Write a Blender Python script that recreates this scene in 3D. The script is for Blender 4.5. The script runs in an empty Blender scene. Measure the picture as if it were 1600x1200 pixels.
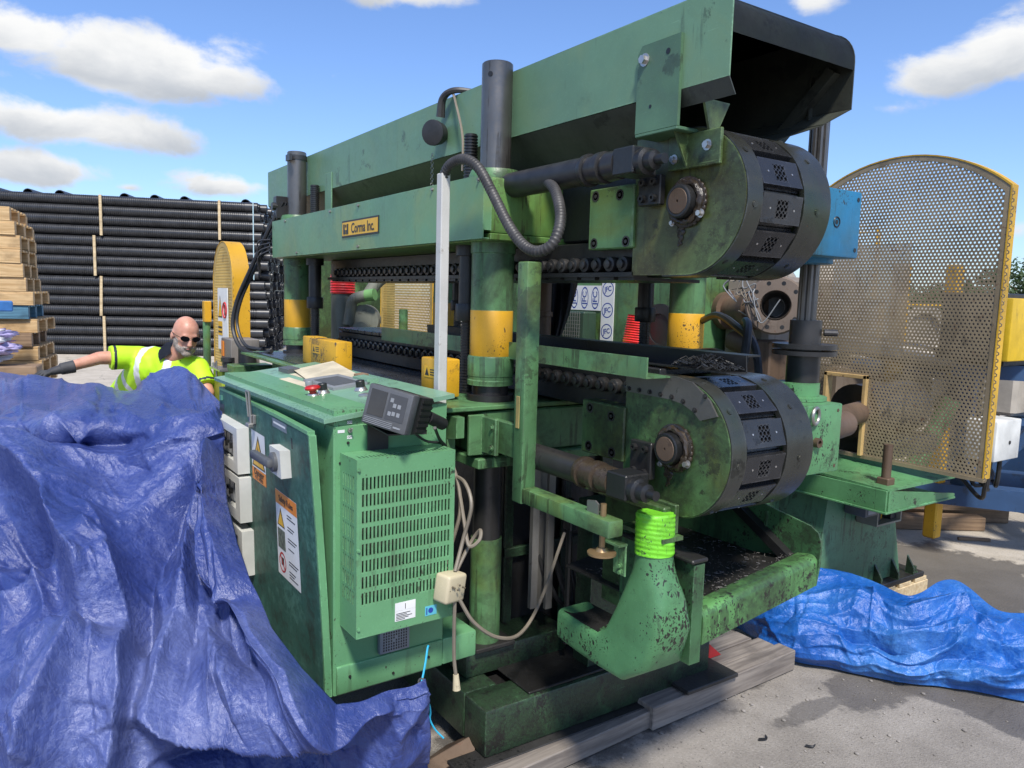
import bpy, bmesh, math, random, zlib, base64
import numpy as np
from math import sin, cos, pi, radians, sqrt, atan2
from mathutils import Vector, Matrix, noise as mnoise

S = bpy.context.scene
COL = S.collection
random.seed(7)

# ------------------------------------------------------------------ camera
cam_d = bpy.data.cameras.new("camera")
cam = bpy.data.objects.new("camera", cam_d)
COL.objects.link(cam)
cam_d.sensor_width = 36.0
cam_d.lens = 36.0 * 1190.0 / 1600.0
cam_d.clip_start = 0.05
cam_d.clip_end = 3000.0
yaw, pitch, roll = radians(33.9), radians(6.5), radians(1.57)
fwd = Vector((-cos(yaw), sin(yaw), 0)); rgt = Vector((sin(yaw), cos(yaw), 0)); up = Vector((0, 0, 1))
F = fwd * cos(pitch) - up * sin(pitch)
U0 = fwd * sin(pitch) + up * cos(pitch)
R = rgt * cos(roll) + U0 * sin(roll)
U = -rgt * sin(roll) + U0 * cos(roll)
M = Matrix((R, U, -F)).transposed().to_4x4()
M.translation = (0, 0, 1.65)
cam.matrix_world = M
S.camera = cam

# ------------------------------------------------------------------ light
SUN_AZ_VEC = Vector((0.90, -0.42, 0)).normalized()   # horizontal direction towards the sun
SUN_EL = radians(54)
to_sun = SUN_AZ_VEC * cos(SUN_EL) + up * sin(SUN_EL)
sun_d = bpy.data.lights.new("sun", 'SUN')
sun_d.energy = 3.6
sun_d.angle = radians(7.0)
sun_d.color = (1.0, 0.95, 0.87)
sun = bpy.data.objects.new("sun", sun_d)
COL.objects.link(sun)
sun.rotation_euler = to_sun.to_track_quat('Z', 'Y').to_euler()
sun.location = (0, 0, 30)

S.view_settings.view_transform = 'Standard'
S.view_settings.look = 'None'
S.view_settings.exposure = 0.52
S.view_settings.gamma = 1.0
S.view_settings.use_curve_mapping = False
S.render.engine = 'CYCLES'
S.cycles.max_bounces = 6
S.cycles.use_denoising = True

# ------------------------------------------------------------------ node helpers
def nd(nt, typ, **kw):
    n = nt.nodes.new(typ)
    for k, v in kw.items():
        if k.startswith('i_'):
            key = k[2:]
            key = int(key) if key.isdigit() else key.replace('_', ' ')
            s = n.inputs[key]
            if hasattr(v, 'is_output') or isinstance(v, bpy.types.NodeSocket):
                nt.links.new(v, s)
            else:
                s.default_value = v
        else:
            setattr(n, k, v)
    return n
def mth(nt, op, a, b=0.0, c=0.0, clamp=False):
    n = nt.nodes.new('ShaderNodeMath'); n.operation = op; n.use_clamp = clamp
    for i, v in enumerate((a, b, c)):
        if isinstance(v, bpy.types.NodeSocket): nt.links.new(v, n.inputs[i])
        else: n.inputs[i].default_value = v
    return n.outputs[0]
def vmth(nt, op, a, b=(0, 0, 0), out=0):
    n = nt.nodes.new('ShaderNodeVectorMath'); n.operation = op
    for i, v in enumerate((a, b)):
        if isinstance(v, bpy.types.NodeSocket): nt.links.new(v, n.inputs[i])
        else: n.inputs[i].default_value = v
    return n.outputs[out]
def mixc(nt, fac, a, b, mode='MIX'):
    n = nt.nodes.new('ShaderNodeMix'); n.data_type = 'RGBA'; n.blend_type = mode
    for i, v in ((0, fac), (6, a), (7, b)):
        if isinstance(v, bpy.types.NodeSocket): nt.links.new(v, n.inputs[i])
        else: n.inputs[i].default_value = v if i == 0 else (*v[:3], 1)
    return n.outputs[2]
def rmp(nt, v, a, b, c=0.0, d=1.0):
    n = nt.nodes.new('ShaderNodeMapRange'); n.interpolation_type = 'SMOOTHSTEP'
    nt.links.new(v, n.inputs[0])
    for i, x in enumerate((a, b, c, d)): n.inputs[i + 1].default_value = x
    return n.outputs[0]
def noi(nt, vec, scale, detail=6, rough=0.55, dist=0.0):
    n = nt.nodes.new('ShaderNodeTexNoise'); nt.links.new(vec, n.inputs['Vector'])
    n.inputs['Scale'].default_value = scale; n.inputs['Detail'].default_value = detail
    n.inputs['Roughness'].default_value = rough; n.inputs['Distortion'].default_value = dist
    return n.outputs['Fac']
def vor(nt, vec, scale, feature='F1', rnd=1.0, out='Distance'):
    n = nt.nodes.new('ShaderNodeTexVoronoi'); n.feature = feature
    nt.links.new(vec, n.inputs['Vector']); n.inputs['Scale'].default_value = scale
    n.inputs['Randomness'].default_value = rnd
    return n.outputs[out]
def scl(nt, vec, s):
    n = nt.nodes.new('ShaderNodeMapping'); nt.links.new(vec, n.inputs[0]); n.inputs['Scale'].default_value = s
    return n.outputs[0]
def newmat(name):
    m = bpy.data.materials.new(name); m.use_nodes = True
    nt = m.node_tree
    b = nt.nodes['Principled BSDF']
    return m, nt, b
def coords(nt, rnd=True, world=False):
    if world:
        return nd(nt, 'ShaderNodeNewGeometry').outputs['Position']
    v = nd(nt, 'ShaderNodeTexCoord').outputs['Object']
    if rnd:
        r = nd(nt, 'ShaderNodeObjectInfo').outputs['Random']
        c = nd(nt, 'ShaderNodeCombineXYZ')
        for i, k in enumerate((37.0, 53.0, 71.0)): nt.links.new(mth(nt, 'MULTIPLY', r, k), c.inputs[i])
        v = vmth(nt, 'ADD', v, c.outputs[0])
    return v
def bump(nt, b, h, strength=0.3, dist=0.01):
    n = nt.nodes.new('ShaderNodeBump'); n.inputs['Strength'].default_value = strength
    n.inputs['Distance'].default_value = dist
    nt.links.new(h, n.inputs['Height']); nt.links.new(n.outputs[0], b.inputs['Normal'])
def setin(nt, s, v):
    if isinstance(v, bpy.types.NodeSocket): nt.links.new(v, s)
    else: s.default_value = v

def paint(name, col, dark=(0.018, 0.018, 0.014), grime=0.35, streak=0.3, spots=0.0, rust=0.0, rough=0.42,
          metal=0.0, spec=0.5, var=0.25, bmp=0.12, tint=None, spotcol=None, scale=1.0, edge=0.0):
    """worn enamel: tonal drift, greasy patches, runs down the face, splashed spots, rust freckles"""
    m, nt, b = newmat(name)
    v = coords(nt)
    n1 = noi(nt, v, 2.6 * scale, 8, 0.6)
    c = mixc(nt, rmp(nt, n1, 0.3, 0.7), [x * (1 - var) for x in col], [min(1, x * (1 + var)) for x in col])
    if tint:
        c = mixc(nt, mth(nt, 'MULTIPLY', rmp(nt, noi(nt, v, 3.1 * scale, 5, 0.5, 1.2), 0.45, 0.72), 0.75), c, tint)
    g = rmp(nt, noi(nt, v, 4.2 * scale, 12, 0.72, 0.6), 0.62 - 0.28 * grime, 0.92 - 0.38 * grime)
    st = rmp(nt, noi(nt, scl(nt, v, (17 * scale, 17 * scale, 1.1)), 1.0, 6, 0.6), 0.64 - 0.18 * streak, 0.9 - 0.2 * streak)
    fine = rmp(nt, noi(nt, v, 60 * scale, 4, 0.6), 0.35, 0.75)
    dm = mth(nt, 'MULTIPLY', g, min(0.85, 0.35 + grime * 0.7), clamp=True)
    dm = mth(nt, 'MAXIMUM', dm, mth(nt, 'MULTIPLY', st, min(0.7, streak * 0.9)))
    if grime > 0.05:                            # crisp edged deposits and drips on top of the soft film
        low = noi(nt, v, 2.1 * scale, 4, 0.5, 0.8)
        sh = rmp(nt, mth(nt, 'ADD', noi(nt, v, 11 * scale, 14, 0.72, 0.3), mth(nt, 'MULTIPLY', mth(nt, 'SUBTRACT', low, 0.5), 0.7)), 0.685 - 0.14 * grime, 0.73 - 0.14 * grime)
        dm = mth(nt, 'MAXIMUM', dm, mth(nt, 'MULTIPLY', sh, min(0.92, 0.45 + grime * 0.5)))
    if streak > 0.05:
        dr = rmp(nt, mth(nt, 'ADD', noi(nt, scl(nt, v, (38 * scale, 38 * scale, 1.6)), 1.0, 9, 0.62, 0.15), mth(nt, 'MULTIPLY', mth(nt, 'SUBTRACT', noi(nt, v, 3.3 * scale, 4), 0.5), 0.6)), 0.66 - 0.10 * streak, 0.71 - 0.10 * streak)
        dm = mth(nt, 'MAXIMUM', dm, mth(nt, 'MULTIPLY', dr, min(0.85, 0.3 + streak * 0.6)))
    dm = mth(nt, 'MULTIPLY', dm, mth(nt, 'ADD', mth(nt, 'MULTIPLY', fine, 0.35), 0.7), clamp=True)
    c = mixc(nt, dm, c, dark)
    if metal < 0.3:                             # hairline scratches, dust freckles
        sc1 = rmp(nt, noi(nt, scl(nt, v, (7, 7, 160)), 1.0, 3, 0.5), 0.70, 0.74); sc2 = rmp(nt, noi(nt, scl(nt, v, (150, 150, 5)), 1.0, 3, 0.5), 0.71, 0.75)
        sm_ = mth(nt, 'MULTIPLY', mth(nt, 'MAXIMUM', sc1, sc2), rmp(nt, noi(nt, v, 4.5, 5), 0.5, 0.68))
        c = mixc(nt, mth(nt, 'MULTIPLY', sm_, 0.45), c, [min(1.0, x * 1.7 + 0.04) for x in col])
        c = mixc(nt, mth(nt, 'MULTIPLY', rmp(nt, noi(nt, v, 240, 2, 0.5), 0.60, 0.74), 0.22), c, [min(1.0, x * 1.5 + 0.05) for x in col])
    if rust > 0:
        rm = rmp(nt, noi(nt, v, 26 * scale, 8, 0.7), 0.66 - 0.1 * rust, 0.72 - 0.1 * rust)
        c = mixc(nt, mth(nt, 'MULTIPLY', rm, rmp(nt, noi(nt, v, 3 * scale, 3), 0.35, 0.6)), c, (0.12, 0.055, 0.03))
    if spots > 0:
        nsc = nt.nodes.new('ShaderNodeVectorMath'); nsc.operation = 'SCALE'
        nn = nt.nodes.new('ShaderNodeTexNoise'); nt.links.new(v, nn.inputs['Vector']); nn.inputs['Scale'].default_value = 25
        nt.links.new(nn.outputs['Color'], nsc.inputs[0]); nsc.inputs['Scale'].default_value = 0.045
        wv = vmth(nt, 'ADD', v, nsc.outputs[0])
        d1 = vor(nt, scl(nt, wv, (1, 1, 0.55)), 62 * scale)
        d2 = vor(nt, scl(nt, wv, (1, 1, 0.6)), 150 * scale)
        patch = rmp(nt, noi(nt, v, 5.0 * scale, 5, 0.6), 0.40, 0.72)
        lim = mth(nt, 'MULTIPLY', patch, 0.30 + 0.28 * spots)
        sp = mth(nt, 'MAXIMUM', rmp(nt, mth(nt, 'SUBTRACT', lim, d1), 0.0, 0.05), rmp(nt, mth(nt, 'SUBTRACT', lim, d2), 0.0, 0.06))
        big = rmp(nt, noi(nt, v, 9 * scale, 10, 0.75), 0.70 - 0.12 * spots, 0.73 - 0.12 * spots)
        sp = mth(nt, 'MAXIMUM', sp, big)
        c = mixc(nt, sp, c, spotcol or dark)
    if edge > 0:                                # paint rubbed thin along the corners
        bv = nt.nodes.new('ShaderNodeBevel'); bv.samples = 3; bv.inputs['Radius'].default_value = 0.007
        gn = nd(nt, 'ShaderNodeNewGeometry').outputs['Normal']
        em = rmp(nt, vmth(nt, 'DOT_PRODUCT', bv.outputs[0], gn, 1), 0.985, 0.86)
        em = mth(nt, 'MULTIPLY', em, rmp(nt, noi(nt, v, 34 * scale, 6, 0.7), 0.42, 0.60))
        wear = mixc(nt, rmp(nt, noi(nt, v, 6 * scale, 4), 0.4, 0.62), [min(1.0, x * 1.9 + 0.05) for x in col], (0.07, 0.06, 0.05))
        c = mixc(nt, mth(nt, 'MULTIPLY', em, edge), c, wear)
    nt.links.new(c, b.inputs['Base Color'])
    rr = mth(nt, 'ADD', mth(nt, 'MULTIPLY', n1, 0.22), rough - 0.11)
    rr = mth(nt, 'ADD', rr, mth(nt, 'MULTIPLY', fine, 0.1))
    nt.links.new(rr, b.inputs['Roughness'])
    b.inputs['Metallic'].default_value = metal
    b.inputs['Specular IOR Level'].default_value = spec
    h = mth(nt, 'ADD', mth(nt, 'MULTIPLY', noi(nt, v, 8 * scale, 3), 1.0), mth(nt, 'MULTIPLY', dm, 0.5))
    h = mth(nt, 'ADD', h, mth(nt, 'MULTIPLY', fine, 0.12))
    bump(nt, b, h, bmp, 0.006)
    return m
def plain(name, col, rough=0.5, metal=0.0, var=0.12, scale=12.0, bmp=0.05, spec=0.5, trans=0.0):
    m, nt, b = newmat(name)
    v = coords(nt)
    n1 = noi(nt, v, scale, 6, 0.6)
    c = mixc(nt, rmp(nt, n1, 0.3, 0.7), [x * (1 - var) for x in col], [min(1, x * (1 + var)) for x in col])
    nt.links.new(c, b.inputs['Base Color'])
    b.inputs['Roughness'].default_value = rough; b.inputs['Metallic'].default_value = metal
    b.inputs['Specular IOR Level'].default_value = spec
    if trans: b.inputs['Transmission Weight'].default_value = trans
    if bmp: bump(nt, b, n1, bmp, 0.004)
    return m

# ------------------------------------------------------------------ world sky with clouds
w = bpy.data.worlds.new("World"); S.world = w; w.use_nodes = True
nt = w.node_tree; nt.nodes.clear()
out = nd(nt, 'ShaderNodeOutputWorld')
sky = nd(nt, 'ShaderNodeTexSky', sky_type='NISHITA', sun_disc=False)
sky.sun_elevation = SUN_EL
sky.sun_rotation = atan2(SUN_AZ_VEC.x, SUN_AZ_VEC.y)
sky.air_density = 1.0; sky.dust_density = 0.7; sky.ozone_density = 2.5
dirv = nd(nt, 'ShaderNodeTexCoord').outputs['Generated']
sep = nd(nt, 'ShaderNodeSeparateXYZ', i_0=dirv)
skc = mixc(nt, 1.0, sky.outputs[0], (0.64, 0.74, 0.94), 'MULTIPLY')
bg1 = nd(nt, 'ShaderNodeBackground', i_0=skc, i_1=0.15)
# billow noise in sky space
nA = noi(nt, scl(nt, dirv, (1, 1, 1.9)), 9.0, 12, 0.58, 0.25)
nB = noi(nt, dirv, 30.0, 8, 0.6)
CLOUDS = [  # direction, half width, half height (radians), density
    ((-0.960, 0.136, 0.240), 0.205, 0.062, 1.15), ((-0.968, 0.030, 0.252), 0.10, 0.050, 1.1), ((-0.946, 0.215, 0.236), 0.10, 0.046, 1.0),
    ((-0.982, 0.083, 0.172), 0.175, 0.043, 1.1), ((-0.989, -0.02, 0.175), 0.10, 0.045, 1.0), ((-0.991, 0.035, 0.122), 0.105, 0.034, 1.05),
    ((-0.966, 0.227, 0.122), 0.100, 0.026, 1.0), ((-0.986, 0.126, 0.112), 0.028, 0.010, 0.8),
    ((-0.846, 0.410, 0.348), 0.150, 0.042, 0.95), ((-0.452, 0.855, 0.250), 0.105, 0.048, 1.0), ((-0.395, 0.880, 0.264), 0.100, 0.062, 1.05),
    ((-0.497, 0.840, 0.222), 0.085, 0.030, 0.65), ((-0.393, 0.916, 0.085), 0.05, 0.030, 0.7), ((-0.557, 0.762, 0.335), 0.065, 0.045, 1.0),
    ((-0.905, 0.339, 0.256), 0.028, 0.018, 0.35), ((-0.60, 0.79, 0.10), 0.16, 0.03, 0.5), ((-0.25, 0.95, 0.20), 0.12, 0.05, 0.9)]
cov = None; hgt = None
for d, hw, hh, den in CLOUDS:
    dv = Vector(d).normalized()
    ax = Vector((0, 0, 1)).cross(dv).normalized(); ay = dv.cross(ax)
    u_ = mth(nt, 'DIVIDE', vmth(nt, 'DOT_PRODUCT', dirv, tuple(ax), 1), hw)
    v_ = mth(nt, 'DIVIDE', vmth(nt, 'DOT_PRODUCT', vmth(nt, 'SUBTRACT', dirv, tuple(dv)), tuple(ay), 1), hh)
    vlow = mth(nt, 'MULTIPLY', mth(nt, 'MINIMUM', v_, 0.0), 1.35)      # flatter underside
    vv = mth(nt, 'ADD', mth(nt, 'MAXIMUM', v_, 0.0), mth(nt, 'ABSOLUTE', vlow))
    r2 = mth(nt, 'SQRT', mth(nt, 'ADD', mth(nt, 'MULTIPLY', u_, u_), mth(nt, 'MULTIPLY', vv, vv)))
    front = mth(nt, 'GREATER_THAN', vmth(nt, 'DOT_PRODUCT', dirv, tuple(dv), 1), 0.3)
    k = mth(nt, 'MULTIPLY', mth(nt, 'MULTIPLY', mth(nt, 'SUBTRACT', 1.25, r2, clamp=False), den), front)
    k = mth(nt, 'MAXIMUM', k, 0.0)
    hk = mth(nt, 'MULTIPLY', v_, mth(nt, 'MINIMUM', k, 1.0))
    cov = k if cov is None else mth(nt, 'MAXIMUM', cov, k)
    hgt = hk if hgt is None else mth(nt, 'ADD', hgt, hk)
# the same broken cumulus elsewhere in the sky
wide = noi(nt, scl(nt, dirv, (1, 1, 2.6)), 3.3, 4, 0.5)
away = rmp(nt, vmth(nt, 'DOT_PRODUCT', dirv, (-0.82, 0.55, 0.12), 1), 0.62, 0.42)
cov = mth(nt, 'MAXIMUM', cov, mth(nt, 'MULTIPLY', mth(nt, 'MULTIPLY', rmp(nt, wide, 0.5, 0.68), away), 1.1))
raw = mth(nt, 'ADD', mth(nt, 'SUBTRACT', cov, 0.52), mth(nt, 'MULTIPLY', mth(nt, 'SUBTRACT', nA, 0.5), 1.75))
raw = mth(nt, 'ADD', raw, mth(nt, 'MULTIPLY', mth(nt, 'SUBTRACT', nB, 0.5), 0.32))
raw = mth(nt, 'MULTIPLY', raw, rmp(nt, cov, 0.0, 0.18))
mask = rmp(nt, raw, 0.0, 0.42)
mask = mth(nt, 'MULTIPLY', mask, rmp(nt, sep.outputs[2], -0.02, 0.05))
lit = mth(nt, 'ADD', mth(nt, 'MULTIPLY', hgt, 0.42), mth(nt, 'MULTIPLY', mth(nt, 'SUBTRACT', nA, 0.5), -1.1))
lit = rmp(nt, lit, -0.42, 0.30)
ccol = mixc(nt, lit, (0.42, 0.46, 0.52), (0.90, 0.90, 0.89))
thick = rmp(nt, raw, 0.1, 0.8)
ccol = mixc(nt, mth(nt, 'MULTIPLY', thick, 0.25), ccol, (0.70, 0.73, 0.78))
bg2 = nd(nt, 'ShaderNodeBackground', i_0=ccol, i_1=0.78)
mx = nd(nt, 'ShaderNodeMixShader')
nt.links.new(mask, mx.inputs[0]); nt.links.new(bg1.outputs[0], mx.inputs[1]); nt.links.new(bg2.outputs[0], mx.inputs[2])
nt.links.new(mx.outputs[0], out.inputs[0])

# ------------------------------------------------------------------ mesh builder
class MB:
    def __init__(s): s.bm = bmesh.new()
    def _mark(s): return len(s.bm.verts)
    def box(s, x0, x1, y0, y1, z0, z1, bev=0.0, seg=1, rot=None, piv=None):
        bm = s.bm
        r = bmesh.ops.create_cube(bm, size=1.0)
        vs = r['verts']
        c = Vector(((x0 + x1) / 2, (y0 + y1) / 2, (z0 + z1) / 2)); d = Vector((abs(x1 - x0), abs(y1 - y0), abs(z1 - z0)))
        for v in vs: v.co = Vector((v.co.x * d.x, v.co.y * d.y, v.co.z * d.z)) + c
        if bev > 0:
            es = set(e for v in vs for e in v.link_edges)
            r2 = bmesh.ops.bevel(bm, geom=list(es), offset=min(bev, min(d) * 0.45), segments=seg, affect='EDGES', profile=0.5)
            vs = list(set(v for f in r2['faces'] for v in f.verts) | set(v for v in vs if v.is_valid))
            vs = list(set(v for v in vs))
            allv = set(vs); grow = list(vs)
            while grow:
                v = grow.pop()
                for e in v.link_edges:
                    o = e.other_vert(v)
                    if o not in allv: allv.add(o); grow.append(o)
            vs = list(allv)
        if rot is not None:
            p = Vector(piv) if piv is not None else c
            for v in vs: v.co = p + rot @ (v.co - p)
        return s
    def loop(s, pts): return [s.bm.verts.new(p) for p in pts]
    def bridge(s, a, b, closed=True):
        n = len(a)
        for i in range(n if closed else n - 1):
            j = (i + 1) % n
            try: s.bm.faces.new((a[i], a[j], b[j], b[i]))
            except ValueError: pass
    def cap(s, a):
        try: s.bm.faces.new(a)
        except ValueError: pass
    def cyl(s, p0, p1, r0, r1=None, n=20, caps=True):
        r1 = r0 if r1 is None else r1
        p0, p1 = Vector(p0), Vector(p1); d = (p1 - p0).normalized()
        a = d.orthogonal().normalized(); b = d.cross(a)
        l0 = s.loop([p0 + (a * cos(t) + b * sin(t)) * r0 for t in [2 * pi * i / n for i in range(n)]])
        l1 = s.loop([p1 + (a * cos(t) + b * sin(t)) * r1 for t in [2 * pi * i / n for i in range(n)]])
        s.bridge(l0, l1)
        if caps: s.cap(list(reversed(l0))); s.cap(l1)
        return s
    def lathe(s, prof, o, axis, n=24, caps=True):
        """prof: list of (radius, distance along axis)"""
        o = Vector(o); d = Vector(axis).normalized(); a = d.orthogonal().normalized(); b = d.cross(a)
        prev = None; first = None
        for r, h in prof:
            l = s.loop([o + d * h + (a * cos(t) + b * sin(t)) * max(r, 1e-4) for t in [2 * pi * i / n for i in range(n)]])
            if prev: s.bridge(prev, l)
            else: first = l
            prev = l
        if caps: s.cap(list(reversed(first))); s.cap(prev)
        return s
    def tube(s, pts, r, n=8, caps=True, rfun=None):
        pts = [Vector(p) for p in pts]; prev = None
        d = (pts[1] - pts[0]).normalized(); a = d.orthogonal().normalized()
        for i, p in enumerate(pts):
            d = (pts[min(i + 1, len(pts) - 1)] - pts[max(i - 1, 0)]).normalized()
            a = (a - d * a.dot(d)).normalized(); b = d.cross(a)
            rr = rfun(i / (len(pts) - 1)) if rfun else r
            l = s.loop([p + (a * cos(t) + b * sin(t)) * rr for t in [2 * pi * k / n for k in range(n)]])
            if prev: s.bridge(prev, l)
            elif caps: s.cap(list(reversed(l)))
            prev = l
        if caps: s.cap(prev)
        return s
    def prism(s, poly, axis, a, b):
        """poly of 2-D points in the plane across `axis`, extruded from a to b"""
        f = {'x': lambda u, v, w: (w, u, v), 'y': lambda u, v, w: (u, w, v), 'z': lambda u, v, w: (u, v, w)}[axis]
        l0 = s.loop([f(u, v, a) for u, v in poly]); l1 = s.loop([f(u, v, b) for u, v in poly])
        s.bridge(l0, l1); s.cap(list(reversed(l0))); s.cap(l1)
        return s
    def sheet(s, poly, t):
        """a plate of thickness t from a 3-D planar polygon"""
        p = [Vector(q) for q in poly]
        n = (p[1] - p[0]).cross(p[2] - p[0]).normalized() * (t / 2)
        l0 = s.loop([q - n for q in p]); l1 = s.loop([q + n for q in p])
        s.bridge(l0, l1); s.cap(list(reversed(l0))); s.cap(l1)
        return s
    def ring(s, o, axis, r0, r1, h, n=24):
        return s.lathe([(r0, 0), (r1, 0), (r1, h), (r0, h), (r0, 0)], o, axis, n, caps=False)
    def torus(s, o, axis, R_, r, n=24, m=8, a0=0.0, a1=2 * pi):
        o = Vector(o); d = Vector(axis).normalized(); a = d.orthogonal().normalized(); b = d.cross(a)
        full = abs(a1 - a0 - 2 * pi) < 1e-6; rings = []
        for i in range(n if full else n + 1):
            t = a0 + (a1 - a0) * i / n; c = a * cos(t) + b * sin(t)
            rings.append(s.loop([o + c * (R_ + r * cos(q)) + d * (r * sin(q)) for q in [2 * pi * k / m for k in range(m)]]))
        for i in range(len(rings) - (0 if full else 1)): s.bridge(rings[i], rings[(i + 1) % len(rings)])
        if not full: s.cap(rings[0]); s.cap(rings[-1])
        return s
    def bolt(s, p, d, r=0.009, h=0.008):
        p = Vector(p); d = Vector(d).normalized()
        s.cyl(p, p + d * 0.0025, r * 1.5, n=12); s.cyl(p + d * 0.0025, p + d * (0.0025 + h), r, n=6)
        return s
    def grid(s, fn, nu, nv):
        g = [[s.bm.verts.new(fn(i / nu, j / nv)) for j in range(nv + 1)] for i in range(nu + 1)]
        for i in range(nu):
            for j in range(nv): s.bm.faces.new((g[i][j], g[i + 1][j], g[i + 1][j + 1], g[i][j + 1]))
        return s
    def ball(s, c, r, n=10, sc=(1, 1, 1)):
        q = bmesh.ops.create_icosphere(s.bm, subdivisions=2, radius=1.0)
        for v in q['verts']: v.co = Vector(c) + Vector((v.co.x * r * sc[0], v.co.y * r * sc[1], v.co.z * r * sc[2]))
        return s

ORG = {}
def finish(me, ang=35.0):
    ca = radians(ang)
    bm = bmesh.new(); bm.from_mesh(me)
    bmesh.ops.recalc_face_normals(bm, faces=bm.faces)
    for f in bm.faces: f.smooth = True
    for e in bm.edges:
        if len(e.link_faces) == 2 and e.calc_face_angle(0) > ca: e.smooth = False
    bm.to_mesh(me); bm.free()
def obj(name, mb, mat, parent=None, label=None, cat=None, group=None, kind=None, ang=35.0, smooth=True, org=None, recalc=True):
    """link the built shape as ONE object; coordinates are those of the top-level thing's frame"""
    bm = mb.bm
    if org is None:
        xs = [v.co for v in bm.verts]
        lo = Vector((min(v.x for v in xs), min(v.y for v in xs), min(v.z for v in xs)))
        hi = Vector((max(v.x for v in xs), max(v.y for v in xs), max(v.z for v in xs)))
        org = Vector(((lo.x + hi.x) / 2, (lo.y + hi.y) / 2, lo.z))
    org = Vector(org)
    bmesh.ops.translate(bm, vec=-org, verts=bm.verts)
    if recalc: bmesh.ops.recalc_face_normals(bm, faces=bm.faces)
    if smooth:
        ca = radians(ang)
        for f in bm.faces: f.smooth = True
        for e in bm.edges:
            if len(e.link_faces) == 2 and e.calc_face_angle(0) > ca: e.smooth = False
    me = bpy.data.meshes.new(name); bm.to_mesh(me); bm.free()
    o = bpy.data.objects.new(name, me); COL.objects.link(o)
    if isinstance(mat, (list, tuple)):
        for m in mat: me.materials.append(m)
    else: me.materials.append(mat)
    place(o, org, parent)
    tag(o, label, cat, group, kind)
    return o
def place(o, org, parent=None):
    base = ORG.get(parent.name, Vector((0, 0, 0))) if parent else Vector((0, 0, 0))
    o.location = Vector(org) - base
    if parent: o.parent = parent
    ORG[o.name] = Vector(org)
def tag(o, label=None, cat=None, group=None, kind=None):
    if label: o['label'] = label
    if cat: o['category'] = cat
    if group: o['group'] = group
    if kind: o['kind'] = kind
    return o
def thing(name, label, cat, loc=(0, 0, 0), rotz=0.0, group=None, local=False):
    """Empty at the base of a thing. local=True: its parts are given in its own frame, else in world coordinates"""
    o = bpy.data.objects.new(name, None); COL.objects.link(o)
    o.empty_display_size = 0.2
    o.location = loc; o.rotation_euler = (0, 0, rotz)
    ORG[o.name] = Vector((0, 0, 0)) if local else Vector(loc)
    return tag(o, label, cat, group)
def dup(o, parent, loc=None, rot=None):
    c = o.copy(); COL.objects.link(c); c.parent = parent
    if loc is not None: c.location = loc
    if rot is not None: c.rotation_euler = rot
    ORG[c.name] = ORG.get(o.name, Vector((0, 0, 0)))
    return c
def dup_tree(root, loc, rot=None, label=None, group=None):
    r = root.copy(); COL.objects.link(r); r.location = loc
    if rot is not None: r.rotation_euler = rot
    if label: r['label'] = label
    if group: r['group'] = group
    for ch in list(root.children):
        c = ch.copy(); COL.objects.link(c); c.parent = r
        for g in ch.children:
            d = g.copy(); COL.objects.link(d); d.parent = c
    return r
def text(body, size, origin, ux, uy, mat, name='lettering', parent=None, thick=0.0006, align='CENTER', squash=1.0, bold=0.0):
    """flat print as raised letters: baseline direction ux, up direction uy (thing frame)"""
    cu = bpy.data.curves.new(name, 'FONT'); cu.body = body; cu.size = size; cu.extrude = thick
    cu.align_x = align; cu.align_y = 'CENTER'; cu.offset = bold; cu.resolution_u = 3
    t = bpy.data.objects.new('tmp_text', cu); COL.objects.link(t)
    bpy.context.view_layer.update()
    me = bpy.data.meshes.new_from_object(t.evaluated_get(bpy.context.evaluated_depsgraph_get()))
    bpy.data.objects.remove(t); bpy.data.curves.remove(cu)
    me.name = name
    ux = Vector(ux).normalized(); uy = Vector(uy).normalized(); uz = ux.cross(uy)
    m4 = Matrix((ux * squash, uy, uz)).transposed().to_4x4()
    me.transform(m4)
    me.materials.clear(); me.materials.append(mat)
    o = bpy.data.objects.new(name, me); COL.objects.link(o)
    place(o, origin, parent)
    return o
def smooth_path(pts, n=8):
    pts = [Vector(p) for p in pts]; out_ = []
    P_ = [pts[0] * 2 - pts[1]] + pts + [pts[-1] * 2 - pts[-2]]
    for i in range(1, len(P_) - 2):
        a, b, c, d = P_[i - 1:i + 3]
        for k in range(n):
            t = k / n
            out_.append(0.5 * ((2 * b) + (c - a) * t + (2 * a - 5 * b + 4 * c - d) * t * t + (3 * b - a - 3 * c + d) * t ** 3))
    out_.append(pts[-1]); return out_

# ------------------------------------------------------------------ materials
OIL = (0.012, 0.012, 0.011)
G_HOOD = paint('hood_green', (0.125, 0.235, 0.140), grime=0.24, streak=0.16, rough=0.40, tint=(0.16, 0.25, 0.13), var=0.12, edge=0.7)
G_BEAM = paint('beam_green', (0.115, 0.250, 0.130), grime=0.16, streak=0.14, rough=0.36, tint=(0.19, 0.27, 0.10), var=0.14, edge=0.7)
G_FRAME = paint('frame_green', (0.088, 0.205, 0.084), grime=0.64, streak=0.74, rough=0.38, tint=(0.115, 0.155, 0.028), edge=0.8, dark=(0.022, 0.024, 0.014))
G_OLIVE = paint('olive_green', (0.100, 0.160, 0.052), grime=0.88, streak=0.50, rough=0.32, tint=(0.075, 0.056, 0.014), var=0.35, dark=(0.022, 0.019, 0.010), scale=0.8, edge=0.7)
G_HEADLOW = paint('lower_head_green', (0.080, 0.165, 0.056), grime=0.98, streak=0.95, rough=0.36, tint=(0.095, 0.105, 0.02), var=0.35, dark=(0.018, 0.018, 0.011), edge=0.7)
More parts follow.
